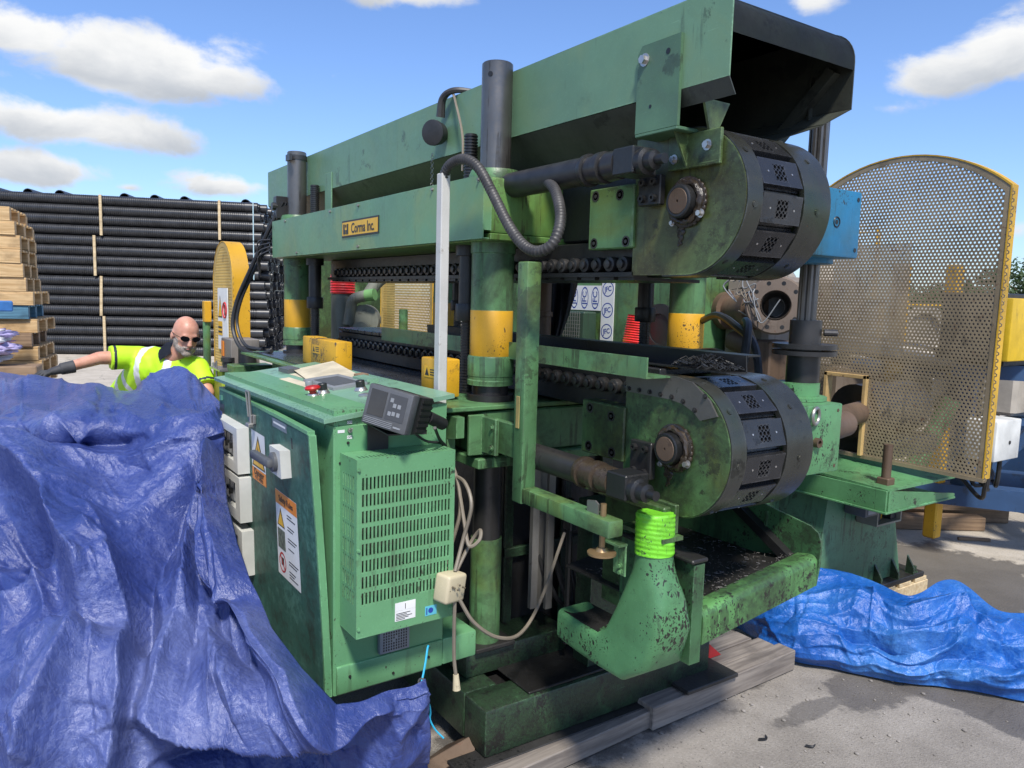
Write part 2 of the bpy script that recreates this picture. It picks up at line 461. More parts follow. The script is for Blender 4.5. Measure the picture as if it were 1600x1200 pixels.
G_BASE = paint('base_green', (0.038, 0.100, 0.042), grime=1.22, streak=0.85, spots=1.0, scale=1.7, rough=0.40, var=0.35, dark=(0.011, 0.012, 0.010), edge=0.8, bmp=0.3)
G_SPOT = paint('splashed_green', (0.086, 0.235, 0.096), grime=0.40, streak=0.30, spots=0.66, rough=0.38, edge=0.8, dark=(0.02, 0.022, 0.016))
G_TRAY = paint('tray_green', (0.050, 0.135, 0.055), grime=0.70, streak=0.5, spots=0.6, rough=0.4, edge=0.8)
G_LIP = paint('lip_green', (0.085, 0.225, 0.070), grime=0.95, streak=0.7, spots=0.95, rough=0.36, dark=(0.018, 0.018, 0.014))
G_CAB = paint('cabinet_green', (0.120, 0.300, 0.140), grime=0.14, streak=0.16, rough=0.38, spots=0.05, var=0.1, dark=(0.06, 0.09, 0.05), edge=0.7)
G_DOOR = paint('door_green', (0.082, 0.225, 0.175), grime=0.14, streak=0.12, rough=0.32, var=0.12, edge=0.6)
G_LID = paint('lid_green', (0.165, 0.310, 0.205), grime=0.22, streak=0.0, rough=0.28, var=0.16, edge=0.6)
G_PED = paint('pedestal_green', (0.080, 0.190, 0.105), grime=0.55, streak=0.65, rough=0.45, spots=0.3, dark=(0.03, 0.035, 0.025), edge=0.7)
YEL = paint('safety_yellow', (0.58, 0.31, 0.015), grime=0.20, streak=0.40, rough=0.45, var=0.14, spots=0.10, dark=(0.10, 0.06, 0.02), edge=0.9)
YELCHIP = paint('chipped_yellow', (0.60, 0.33, 0.015), grime=0.35, streak=0.2, rough=0.5, spots=0.75, dark=(0.05, 0.04, 0.035))
YELFR = paint('frame_yellow', (0.56, 0.33, 0.025), grime=0.22, streak=0.3, rough=0.5, spots=0.55, dark=(0.06, 0.045, 0.03))
STEEL = paint('bare_steel', (0.16, 0.15, 0.14), dark=(0.05, 0.045, 0.04), grime=0.3, streak=0.6, rough=0.34, metal=0.8, var=0.2)
STEELW = paint('worn_steel', (0.30, 0.29, 0.27), dark=(0.09, 0.08, 0.07), grime=0.25, streak=0.4, rough=0.36, metal=0.75, var=0.2)
DARKST = paint('dark_steel', (0.055, 0.053, 0.052), dark=OIL, grime=0.35, streak=0.2, rough=0.34, metal=0.55, var=0.3)
SLABM = paint('block_steel', (0.052, 0.053, 0.056), dark=(0.012, 0.012, 0.012), grime=0.35, streak=0.0, rough=0.24, metal=0.55, var=0.35, bmp=0.2, edge=0.9)
RIMM = paint('rim_steel', (0.070, 0.072, 0.062), dark=OIL, grime=0.45, streak=0.0, rough=0.27, metal=0.6, tint=(0.045, 0.07, 0.04), rust=0.3, edge=0.9)
BLACK = paint('oily_black', (0.014, 0.014, 0.014), dark=(0.006, 0.006, 0.006), grime=0.3, streak=0.2, rough=0.38, var=0.4, bmp=0.3)
BLACKM = paint('oily_floor', (0.022, 0.021, 0.020), dark=(0.008, 0.008, 0.008), grime=0.4, streak=0.0, rough=0.42, var=0.5, bmp=0.5, spots=0.2)
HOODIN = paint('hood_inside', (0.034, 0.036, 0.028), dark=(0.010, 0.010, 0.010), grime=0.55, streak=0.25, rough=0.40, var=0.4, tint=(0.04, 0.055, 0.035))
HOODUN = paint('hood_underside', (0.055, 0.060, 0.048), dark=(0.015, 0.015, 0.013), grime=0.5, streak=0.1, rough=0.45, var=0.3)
GREASE = paint('grease', (0.035, 0.025, 0.016), dark=(0.010, 0.008, 0.007), grime=0.4, streak=0.0, rough=0.28, var=0.5, bmp=0.9)
RUSTY = paint('rusty_steel', (0.13, 0.085, 0.055), dark=(0.05, 0.03, 0.02), grime=0.4, streak=0.3, rough=0.55, metal=0.3, rust=0.6)
BLUEP = paint('gear_blue', (0.015, 0.175, 0.335), grime=0.25, streak=0.35, rough=0.42, spots=0.15, var=0.2, tint=(0.03, 0.10, 0.12))
BLUEF = paint('frame_blue', (0.022, 0.060, 0.140), grime=0.25, streak=0.2, rough=0.5, var=0.2, rust=0.2)
ALU = paint('trunking_white', (0.50, 0.49, 0.46), dark=(0.20, 0.16, 0.11), grime=0.25, streak=0.35, rough=0.55, metal=0.0, var=0.08, scale=2.0)
RUBBER = plain('black_rubber', (0.022, 0.022, 0.023), 0.45, var=0.3, scale=20)
HOSEM = plain('hose_grey', (0.050, 0.047, 0.045), 0.50, var=0.35, scale=14)
WHITEP = plain('white_plastic', (0.56, 0.56, 0.52), 0.42, var=0.10, scale=6)
CREAM = paint('cream_plastic', (0.52, 0.45, 0.30), dark=(0.2, 0.16, 0.1), grime=0.35, streak=0.2, rough=0.5, var=0.12)
GREYP = plain('grey_plastic', (0.085, 0.088, 0.092), 0.42, var=0.1, scale=40)
GREYL = plain('light_grey_plastic', (0.22, 0.23, 0.24), 0.45)
DISPM = plain('display_glass', (0.045, 0.040, 0.034), 0.12, bmp=0)
CHROME = plain('bright_bolt', (0.50, 0.48, 0.45), 0.30, 0.8, var=0.2)
REDP = plain('red_button', (0.45, 0.015, 0.015), 0.35)
BLKP = plain('black_plastic', (0.018, 0.018, 0.018), 0.40)
PAPER = plain('white_label', (0.72, 0.72, 0.70), 0.5, var=0.05, bmp=0)
PAPERD = plain('weathered_paper', (0.55, 0.48, 0.34), 0.6, var=0.18, scale=9)
SIGNY = plain('sign_yellow', (0.72, 0.40, 0.02), 0.42, var=0.07, bmp=0)
SIGNO = plain('sign_orange', (0.72, 0.22, 0.02), 0.42, var=0.07, bmp=0)
SIGNR = plain('sign_red', (0.50, 0.03, 0.03), 0.45, bmp=0)
SIGNB = plain('sign_black', (0.015, 0.015, 0.015), 0.45, bmp=0)
INKB = plain('ink_blue', (0.02, 0.05, 0.28), 0.5, bmp=0)
LIME = paint('lime_tape', (0.20, 0.66, 0.03), dark=(0.05, 0.10, 0.03), grime=0.35, streak=0.1, rough=0.4, spots=0.25, bmp=0.5, scale=1.6)
REDTAPE = plain('red_tape', (0.65, 0.03, 0.03), 0.40, var=0.2, scale=22, bmp=0.3)
WIREG = plain('wire_grey', (0.20, 0.17, 0.13), 0.5)
CYAN = plain('cyan_cord', (0.02, 0.35, 0.55), 0.5)

def wood(name, col, dark, rough=0.7, sc=1.0):
    m, nt, b = newmat(name)
    v = coords(nt)
    g = noi(nt, scl(nt, v, (3 * sc, 40 * sc, 40 * sc)), 1.0, 8, 0.6, 0.5)
    g2 = noi(nt, v, 5.0 * sc, 6)
    c = mixc(nt, rmp(nt, g, 0.3, 0.7), dark, col)
    c = mixc(nt, mth(nt, 'MULTIPLY', rmp(nt, g2, 0.5, 0.75), 0.6), c, [x * 0.5 for x in dark])
    nt.links.new(c, b.inputs['Base Color']); b.inputs['Roughness'].default_value = rough
    bump(nt, b, g, 0.35, 0.004)
    return m
WOODG = wood('weathered_timber', (0.27, 0.235, 0.20), (0.13, 0.11, 0.095))
WOODP = wood('pallet_wood', (0.62, 0.43, 0.22), (0.42, 0.26, 0.11))
WOODB = wood('brown_timber', (0.30, 0.20, 0.12), (0.17, 0.11, 0.065))
WOODF = wood('fresh_timber', (0.62, 0.50, 0.31), (0.45, 0.33, 0.18))
WOODBL = wood('blue_pallet_wood', (0.10, 0.24, 0.33), (0.05, 0.13, 0.19))

# ------------------------------------------------------------------ ground
m, nt, b = newmat('yard_concrete')
v = coords(nt, world=True)
n1 = noi(nt, v, 0.55, 8, 0.6); n2 = noi(nt, v, 3.5, 8, 0.65); n3 = noi(nt, v, 90.0, 5, 0.7); n4 = vor(nt, v, 160.0)
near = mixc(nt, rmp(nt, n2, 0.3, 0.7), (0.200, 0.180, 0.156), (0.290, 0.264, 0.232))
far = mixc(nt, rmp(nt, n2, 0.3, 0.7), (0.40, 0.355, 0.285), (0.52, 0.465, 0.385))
sep = nd(nt, 'ShaderNodeSeparateXYZ', i_0=v)
# ground colour turns paler and sandier further out across the yard
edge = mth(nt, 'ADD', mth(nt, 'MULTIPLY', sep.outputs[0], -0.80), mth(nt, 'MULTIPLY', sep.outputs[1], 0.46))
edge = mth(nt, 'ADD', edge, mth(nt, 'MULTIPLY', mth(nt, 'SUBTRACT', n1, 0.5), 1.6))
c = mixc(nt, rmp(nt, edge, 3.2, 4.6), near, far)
c = mixc(nt, mth(nt, 'MULTIPLY', rmp(nt, n1, 0.52, 0.75), 0.45), c, (0.11, 0.10, 0.09))
c = mixc(nt, mth(nt, 'MULTIPLY', rmp(nt, n3, 0.52, 0.72), 0.45), c, (0.40, 0.37, 0.33))
c = mixc(nt, mth(nt, 'MULTIPLY', rmp(nt, n3, 0.46, 0.30), 0.55), c, (0.055, 0.05, 0.045))
crk = vor(nt, vmth(nt, 'ADD', v, vmth(nt, 'MULTIPLY', nd(nt, 'ShaderNodeTexNoise', i_Vector=v, i_Scale=2.0).outputs['Color'], (0.5, 0.5, 0.0))), 0.55, 'DISTANCE_TO_EDGE')
c = mixc(nt, mth(nt, 'MULTIPLY', rmp(nt, crk, 0.006, 0.002), mth(nt, 'MULTIPLY', rmp(nt, n1, 0.45, 0.6), 0.7)), c, (0.05, 0.045, 0.04))
agg = vor(nt, v, 75.0); c = mixc(nt, mth(nt, 'MULTIPLY', rmp(nt, agg, 0.22, 0.12), rmp(nt, n2, 0.45, 0.6)), c, (0.36, 0.34, 0.31))
agg2 = vor(nt, vmth(nt, 'ADD', v, (3.3, 7.1, 0.0)), 48.0); c = mixc(nt, mth(nt, 'MULTIPLY', rmp(nt, agg2, 0.16, 0.08), 0.7), c, (0.06, 0.055, 0.05))
# wet / oily stains with their own outline
wet = None
ns = mth(nt, 'ADD', mth(nt, 'MULTIPLY', noi(nt, v, 2.3, 12, 0.66), 0.75), mth(nt, 'MULTIPLY', noi(nt, v, 11.0, 8, 0.7), 0.25))
for cx, cy, rx, ry, k in ((-2.35, 4.75, 0.62, 0.85, 1.0), (-1.45, 3.35, 0.55, 0.17, 0.9), (-1.72, 3.2, 0.16, 0.5, 0.8), (-1.15, 3.9, 0.4, 0.35, 0.9), (-2.15, 1.8, 0.22, 1.0, 0.9), (-1.55, 2.05, 0.05, 0.08, 0.8),
                          (-7.5, 0.6, 0.5, 0.3, 0.5), (-9.0, 1.8, 1.2, 0.3, 0.35), (-1.75, 2.75, 0.06, 0.25, 0.7)):
    dx = mth(nt, 'DIVIDE', mth(nt, 'SUBTRACT', sep.outputs[0], cx), rx); dy = mth(nt, 'DIVIDE', mth(nt, 'SUBTRACT', sep.outputs[1], cy), ry)
    r2 = mth(nt, 'SQRT', mth(nt, 'ADD', mth(nt, 'MULTIPLY', dx, dx), mth(nt, 'MULTIPLY', dy, dy)))
    r2 = mth(nt, 'ADD', r2, mth(nt, 'MULTIPLY', mth(nt, 'SUBTRACT', ns, 0.5), 3.4))
    q = mth(nt, 'MULTIPLY', rmp(nt, r2, 1.08, 0.82), k)
    wet = q if wet is None else mth(nt, 'MAXIMUM', wet, q)
c = mixc(nt, mth(nt, 'MULTIPLY', wet, 0.74), c, (0.050, 0.046, 0.043))
nt.links.new(c, b.inputs['Base Color'])
nt.links.new(mth(nt, 'ADD', mth(nt, 'MULTIPLY', wet, -0.35), 0.85), b.inputs['Roughness'])
h = mth(nt, 'ADD', mth(nt, 'MULTIPLY', n3, 0.6), mth(nt, 'MULTIPLY', n4, 0.5))
h = mth(nt, 'ADD', h, mth(nt, 'MULTIPLY', n2, 1.2))
bump(nt, b, h, 0.45, 0.008)
GROUND = m
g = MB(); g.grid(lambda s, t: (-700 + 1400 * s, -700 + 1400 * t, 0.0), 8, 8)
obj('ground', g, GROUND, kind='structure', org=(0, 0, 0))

# ------------------------------------------------------------------ the pipe forming machine
MACH = thing('pipe_forming_machine', 'big oily green pipe forming machine on four columns with a long hood on top', 'machine', (-3.3, 1.9, 0.08))
def P_(name, mb, mat, parent=None, **k): return obj(name, mb, mat, parent or MACH, **k)

# base frame
q = MB(); q.box(-2.20, -2.055, 1.31, 2.42, 0.08, 0.252, 0.012, 2)
q.box(-5.0, -2.2, 1.31, 1.45, 0.08, 0.252, 0.012, 2); q.box(-5.0, -2.2, 2.28, 2.42, 0.08, 0.252, 0.012, 2); q.box(-5.1, -4.95, 1.31, 2.42, 0.08, 0.25, 0.01)
q.box(-2.46, -2.36, 1.45, 2.28, 0.08, 0.235, 0.01)
base = P_('base_frame', q, G_BASE)
q = MB(); q.box(-4.95, -2.46, 1.452, 2.278, 0.15, 0.19); q.box(-2.36, -2.202, 1.452, 2.278, 0.17, 0.225); q.box(-2.30, -2.07, 1.50, 2.1, 0.2525, 0.262, 0.003); P_('oily_floor', q, BLACKM)
for (x0, x1, y0, y1) in ((-2.62, -2.275, 1.36, 1.83), (-4.75, -4.3, 1.36, 1.83)):
    q = MB(); q.box(x0, x1, y0, y1, 0.252, 0.352, 0.015, 2); P_('foot_block', q, G_BASE)
q = MB(); q.box(-2.44, -2.25, 1.39, 1.56, 0.352, 0.37, 0.004); P_('foot_plate', q, BLACKM)

# columns
def column(x, y, n=28):
    q = MB(); q.lathe([(0.076, 1.601), (0.076, 1.80), (0.080, 1.802), (0.080, 1.838)], (x, y, 0), (0, 0, 1), n)
    c = P_('column', q, G_FRAME)
    q = MB(); q.lathe([(0.058, 0.352), (0.058, 0.764)], (x, y, 0), (0, 0, 1), n); obj('lower_sleeve', q, G_FRAME, c)
    q = MB(); q.lathe([(0.084, 1.335), (0.084, 1.352), (0.082, 1.354), (0.082, 1.366), (0.084, 1.368), (0.084, 1.432), (0.080, 1.439)], (x, y, 0), (0, 0, 1), n); obj('upper_sleeve', q, G_FRAME, c)
    q = MB(); q.lathe([(0.0762, 1.439), (0.0768, 1.441), (0.0768, 1.600), (0.0762, 1.601)], (x, y, 0), (0, 0, 1), n); obj('yellow_band', q, YEL, c)
    q = MB(); q.lathe([(0.052, 0.764), (0.052, 1.056)], (x, y, 0), (0, 0, 1), n); obj('bare_shaft', q, DARKST, c)
    q = MB(); q.lathe([(0.066, 1.30), (0.066, 1.335)], (x, y, 0), (0, 0, 1), n); q.lathe([(0.085, 1.272), (0.085, 1.30)], (x, y, 0), (0, 0, 1), n)
    obj('shaft_flange', q, DARKST, c)
    q = MB(); q.lathe([(0.054, 2.06), (0.054, 2.448), (0.050, 2.452)], (x, y, 0), (0, 0, 1), n); obj('steel_post', q, STEEL, c)
    q = MB(); q.lathe([(0.092, 2.051), (0.092, 2.070), (0.084, 2.088), (0.060, 2.090)], (x, y, 0), (0, 0, 1), n); obj('collar', q, G_FRAME, c)
    return c
c1 = column(-2.326, 1.467); c2 = column(-4.49, 1.467); c3 = column(-2.326, 2.46); c4 = column(-4.49, 2.46)
q = MB(); q.cyl((-2.326 + 0.028, 1.467 - 0.0465, 2.405), (-2.326 + 0.0285, 1.467 - 0.0475, 2.405), 0.009, n=12); obj('pin_hole', q, BLACK, c1)
q = MB(); q.lathe([(0.058, 2.405), (0.058, 2.43)], (-4.49, 1.467, 0), (0, 0, 1), 24); q.box(-4.47, -4.40, 1.395, 1.41, 2.39, 2.425); obj('clamp_ring', q, DARKST, c2)

# screw jacks beside the columns
def thread(q, x, y, z0, z1, r, pitch=0.011, n=18):
    pr = []; z = z0
    while z < z1:
        pr += [(r, z), (r, z + pitch * 0.45), (r * 0.86, z + pitch * 0.55), (r * 0.86, z + pitch * 0.9)]; z += pitch
    q.lathe(pr, (x, y, 0), (0, 0, 1), n)
def jack(x, y):
    q = MB(); q.lathe([(0.036, 1.62), (0.036, 1.80), (0.05, 1.80), (0.05, 1.838)], (x, y, 0), (0, 0, 1), 20); q.lathe([(0.045, 1.555), (0.047, 1.56), (0.047, 1.615), (0.045, 1.62)], (x, y, 0), (0, 0, 1), 20)
    j = P_('screw_jack', q, BLACK)
    q = MB(); thread(q, x, y, 1.28, 1.56, 0.026); obj('threaded_rod', q, DARKST, j)
    q = MB(); thread(q, x, y, 2.05, 2.245, 0.026); obj('threaded_rod', q, DARKST, j)
jack(-2.52, 1.48); jack(-4.28, 1.50); jack(-2.56, 2.44); jack(-4.28, 2.44)

# lower platen
q = MB(); q.box(-4.65, -2.2, 1.36, 2.56, 1.10, 1.255, 0.006); q.box(-4.68, -2.17, 1.33, 2.58, 1.062, 1.098, 0.004)
P_('lower_platen', q, G_FRAME)
q = MB(); q.box(-4.75, -2.19, 1.20, 2.60, 1.262, 1.278, 0.003); P_('deck_plate', q, G_FRAME)
q = MB(); q.box(-4.6, -2.52, 1.24, 2.3, 1.279, 1.286); P_('oily_deck', q, paint('deck_steel', (0.05, 0.052, 0.06), dark=(0.02, 0.02, 0.02), grime=0.4, streak=0, rough=0.25, metal=0.3, var=0.4))
# yellow limit blocks on the deck
def lim(x0, x1, y0, y1, lab, m_):
    q = MB(); q.box(x0, x1, y0, y1, 1.288, 1.425, 0.006, 2)
    o = P_('stop_block', q, m_, label=lab)
    q = MB(); q.box(x0 + 0.03, x0 + 0.13, y0 - 0.0015, y0 - 0.0005, 1.355, 1.395); obj('warning_sticker', q, SIGNY, o)
    q = MB(); q.sheet([(x0 + 0.036, y0 - 0.002, 1.362), (x0 + 0.066, y0 - 0.002, 1.362), (x0 + 0.051, y0 - 0.002, 1.39)], 0.0006)
    for k in range(3): q.box(x0 + 0.075, x0 + 0.124, y0 - 0.0022, y0 - 0.0016, 1.364 + 0.009 * k, 1.368 + 0.009 * k)
    obj('sticker_print', q, SIGNB, o)
lim(-2.50, -2.36, 1.275, 1.36, 'clean yellow stop block', YEL); lim(-3.66, -3.32, 1.26, 1.34, 'chipped yellow stop block', YELCHIP)
q = MB(); q.box(-3.84, -3.70, 1.28, 1.36, 1.288, 1.425, 0.006, 2); P_('stop_block', q, YELCHIP, label='small chipped yellow stop block')

# upper platen with its sheet cover
q = MB(); q.box(-4.56, -2.2, 1.372, 2.56, 1.862, 2.048, 0.012, 2); q.box(-4.56, -2.185, 1.366, 2.565, 1.838, 1.861, 0.003)
P_('upper_platen', q, paint('platen_green', (0.095, 0.205, 0.050), grime=0.48, streak=0.95, rough=0.40, dark=(0.040, 0.040, 0.010), tint=(0.125, 0.160, 0.02), edge=0.8))
q = MB(); q.box(-4.545, -2.19, 1.338, 1.3415, 1.842, 2.05); q.box(-4.545, -2.19, 1.3415, 1.366, 2.0465, 2.05); q.box(-2.193, -2.19, 1.3415, 1.371, 1.87, 2.046); q.box(-4.545, -2.19, 1.3415, 1.364, 1.842, 1.845); q.box(-4.545, -4.5415, 1.3415, 1.5, 1.845, 2.046)
cov_ = P_('beam_cover', q, G_BEAM)
q = MB()
for x in (-4.3, -3.6, -3.25, -2.55, -2.22): q.bolt((x, 1.338, 2.035), (0, -1, 0), 0.005, 0.005)
for x in (-4.1, -3.25, -2.45): q.bolt((x, 1.338, 1.856), (0, -1, 0), 0.005, 0.005)
obj('cover_screw', q, STEELW, cov_, kind='stuff')
q = MB(); q.box(-3.44, -3.025, 1.3345, 1.3375, 1.902, 1.978, 0.001); npl = P_('name_plate', q, SIGNB)
q = MB(); q.box(-3.432, -3.033, 1.3335, 1.3348, 1.910, 1.970); obj('plate_field', q, SIGNY, npl)
text('Corma Inc.', 0.062, (-3.195, 1.3333, 1.938), (1, 0, 0), (0, 0, 1), SIGNB, 'plate_lettering', npl, squash=0.92, bold=0.0012)
q = MB()
q.box(-3.418, -3.402, 1.3320, 1.3334, 1.917, 1.962); q.box(-3.374, -3.358, 1.3320, 1.3334, 1.917, 1.962); q.box(-3.402, -3.391, 1.3320, 1.3334, 1.917, 1.936); q.box(-3.385, -3.374, 1.3320, 1.3334, 1.917, 1.936); q.box(-3.394, -3.382, 1.3320, 1.3334, 1.948, 1.960)
obj('plate_emblem', q, SIGNB, npl)

# hood: vertical sides, chamfers, rolled end
def hood_sec(x, y0=1.53, y1=2.05, zt=2.436, zs=2.212, zb=2.11, c_=0.09):
    return [(x, y0 + c_, zb), (x, y0, zs), (x, y0, zt), (x, y1, zt), (x, y1, zs), (x, y1 - c_, zb)]
xe = -1.345
q = MB(); l0 = [Vector(p) for p in hood_sec(-5.28)]; l1 = [Vector(p) for p in hood_sec(xe)]
q.sheet([l0[1], l1[1], l1[2], l0[2]], 0.004)
hood = P_('hood', q, G_HOOD)
q = MB()
pts = [(xe - 0.10, 2.436)] + [(xe - 0.10 + 0.10 * sin(t), 2.336 + 0.10 * cos(t)) for t in [radians(a_) for a_ in range(10, 101, 10)]]
prev = None
for (x, z) in [(-5.28, 2.436)] + pts:
    l = q.loop([(x, 1.534, z), (x, 2.046, z)])
    if prev: q.bridge(prev, l, closed=False)
    prev = l
bmesh.ops.solidify(q.bm, geom=q.bm.faces[:], thickness=0.004)
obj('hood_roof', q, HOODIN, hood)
q = MB()
far = [(-5.28, 2.212), (xe, 2.212)] + [(xe - 0.095 + 0.095 * cos(t), 2.341 + 0.095 * sin(t)) for t in [radians(a_) for a_ in range(0, 91, 10)]] + [(-5.28, 2.436)]
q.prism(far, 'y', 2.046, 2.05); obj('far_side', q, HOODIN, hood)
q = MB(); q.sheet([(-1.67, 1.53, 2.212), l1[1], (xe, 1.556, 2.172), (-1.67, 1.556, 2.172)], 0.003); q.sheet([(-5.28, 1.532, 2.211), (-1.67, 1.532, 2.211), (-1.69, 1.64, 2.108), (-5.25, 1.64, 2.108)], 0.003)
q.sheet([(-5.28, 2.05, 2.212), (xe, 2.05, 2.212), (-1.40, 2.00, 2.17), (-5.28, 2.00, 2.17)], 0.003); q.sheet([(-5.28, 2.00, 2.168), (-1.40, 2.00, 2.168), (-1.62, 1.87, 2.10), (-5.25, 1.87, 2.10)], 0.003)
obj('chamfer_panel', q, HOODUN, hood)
q = MB(); q.sheet([(-5.28, 1.53, 2.436), (-5.28, 1.53, 2.212), (-5.25, 1.66, 2.09), (-5.25, 1.87, 2.09), (-5.28, 2.05, 2.212), (-5.28, 2.05, 2.436)], 0.003); obj('end_plate', q, G_HOOD, hood)
q = MB(); q.prism([(1.56, 2.185), (1.66, 2.185), (1.60, 2.07)], 'x', -1.46, -1.452); obj('gusset', q, G_OLIVE, hood)
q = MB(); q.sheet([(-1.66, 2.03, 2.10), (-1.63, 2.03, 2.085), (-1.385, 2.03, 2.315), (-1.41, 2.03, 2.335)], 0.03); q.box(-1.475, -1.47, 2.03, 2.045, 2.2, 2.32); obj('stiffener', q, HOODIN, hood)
q = MB(); q.box(-4.18, -4.08, 1.522, 1.529, 2.10, 2.30, 0.002); obj('side_strap', q, G_HOOD, hood)
# folded bracket carrying the hood on the upper head
br = [(-1.668, 2.118), (-1.668, 2.335), (-1.652, 2.355), (-1.505, 2.355), (-1.505, 2.118)]
q = MB(); q.prism(br, 'y', 1.5175, 1.5275); q.box(-1.668, -1.505, 1.5175, 1.606, 2.108, 2.118, 0.002)
brk = P_('hood_bracket', q, paint('bracket_green', (0.085, 0.17, 0.095), grime=0.3, streak=0.15, rough=0.42, tint=(0.07, 0.12, 0.08)))
q = MB(); q.bolt((-1.64, 1.5175, 2.315), (0, -1, 0), 0.012, 0.012); obj('bolt', q, CHROME, brk)
q = MB(); q.cyl((-1.55, 1.5165, 2.318), (-1.55, 1.5172, 2.318), 0.008, n=12); q.cyl((-1.61, 1.5165, 2.185), (-1.61, 1.5172, 2.185), 0.005, n=10); obj('bolt_hole', q, BLACK, brk)
q = MB(); q.box(-1.60, -1.41, 1.585, 1.5955, 2.015, 2.108, 0.002); q.sheet([(-1.53, 1.585, 2.02), (-1.53, 1.585, 2.108), (-1.53, 1.535, 2.108)], 0.006); obj('foot_flange', q, G_OLIVE, brk)
q = MB(); q.bolt((-1.455, 1.585, 2.068), (0, -1, 0), 0.010, 0.01); q.bolt((-1.575, 1.585, 2.045), (0, -1, 0), 0.009, 0.01); obj('flange_bolt', q, CHROME, brk)

q = MB(); q.box(-2.35, -1.62, 1.672, 1.93, 1.845, 2.10, 0.006); P_('return_track', q, BLACK)
# tracks (rows of rollers carrying the mould blocks)
q = MB(); q.box(-4.4, -1.72, 1.64, 1.92, 1.73, 1.837, 0.004); q.box(-4.35, -1.74, 1.60, 1.66, 1.722, 1.736)
for k in range(28):
    x = -4.3 + k * 0.092; q.box(x, x + 0.07, 1.61, 1.9, 1.712, 1.722)
P_('upper_track', q, BLACK)
q = MB(); q.box(-4.3, -1.72, 1.65, 1.92, 1.29, 1.425, 0.004); P_('lower_track', q, BLACK)
def roller(x, z, y=1.605):
    q = MB(); q.lathe([(0.010, -0.006), (0.014, -0.005), (0.014, 0.004), (0.0235, 0.006), (0.0245, 0.010), (0.0245, 0.026), (0.0235, 0.03)], (x, y, z), (0, 1, 0), 16); return q
r0 = P_('track_roller', roller(-4.24, 1.762), DARKST)
NR = 40
for k in range(1, NR): dup(r0, MACH, r0.location + Vector((k * 0.0625, 0, 0)))
for k in range(NR): dup(r0, MACH, r0.location + Vector((0.03 + k * 0.0625, 0.012, -0.388)))
q = MB(); q.box(0, 0.088, -0.145, 0.145, 0, 0.02, 0.003)
b0 = q.bm; bmesh.ops.translate(b0, vec=Vector((-4.28, 1.785, 1.428)), verts=b0.verts)
mb0 = P_('mould_block', q, SLABM)
for k in range(1, 27): dup(mb0, MACH, mb0.location + Vector((k * 0.098, 0, 0)))
# gutter along the lower track
q = MB(); q.box(-3.35, -1.555, 1.498, 1.503, 1.432, 1.492); q.box(-3.35, -1.555, 1.503, 1.60, 1.432, 1.437); P_('track_rail', q, G_FRAME)
q = MB(); q.sheet([(-3.35, 1.74, 1.505), (-1.41, 1.74, 1.505), (-1.41, 1.745, 1.455), (-3.35, 1.745, 1.455)], 0.005); q.sheet([(-3.35, 1.66, 1.457), (-1.41, 1.66, 1.457), (-1.41, 1.745, 1.455), (-3.35, 1.745, 1.455)], 0.004); q.box(-3.35, -1.41, 1.745, 1.80, 1.500, 1.505)
P_('chip_gutter', q, BLACK)
q = MB(); rr = random.Random(3)
for k in range(150):
    x = -1.52 + rr.gauss(0, 0.05); y = 1.70 + rr.gauss(0, 0.03); a_ = rr.random() * 6.28; l_ = 0.02 + 0.02 * rr.random()
    z = 1.462 + 0.03 * rr.random() * math.exp(-((x + 1.52) / 0.05) ** 2)
    q.tube([(x, y, z), (x + cos(a_) * l_ * 0.5, y + sin(a_) * l_ * 0.5, z + 0.012), (x + cos(a_ + 0.8) * l_, y + sin(a_ + 0.8) * l_, z + 0.004)], 0.0018, 4)
P_('swarf_heap', q, BLACK, kind='stuff')

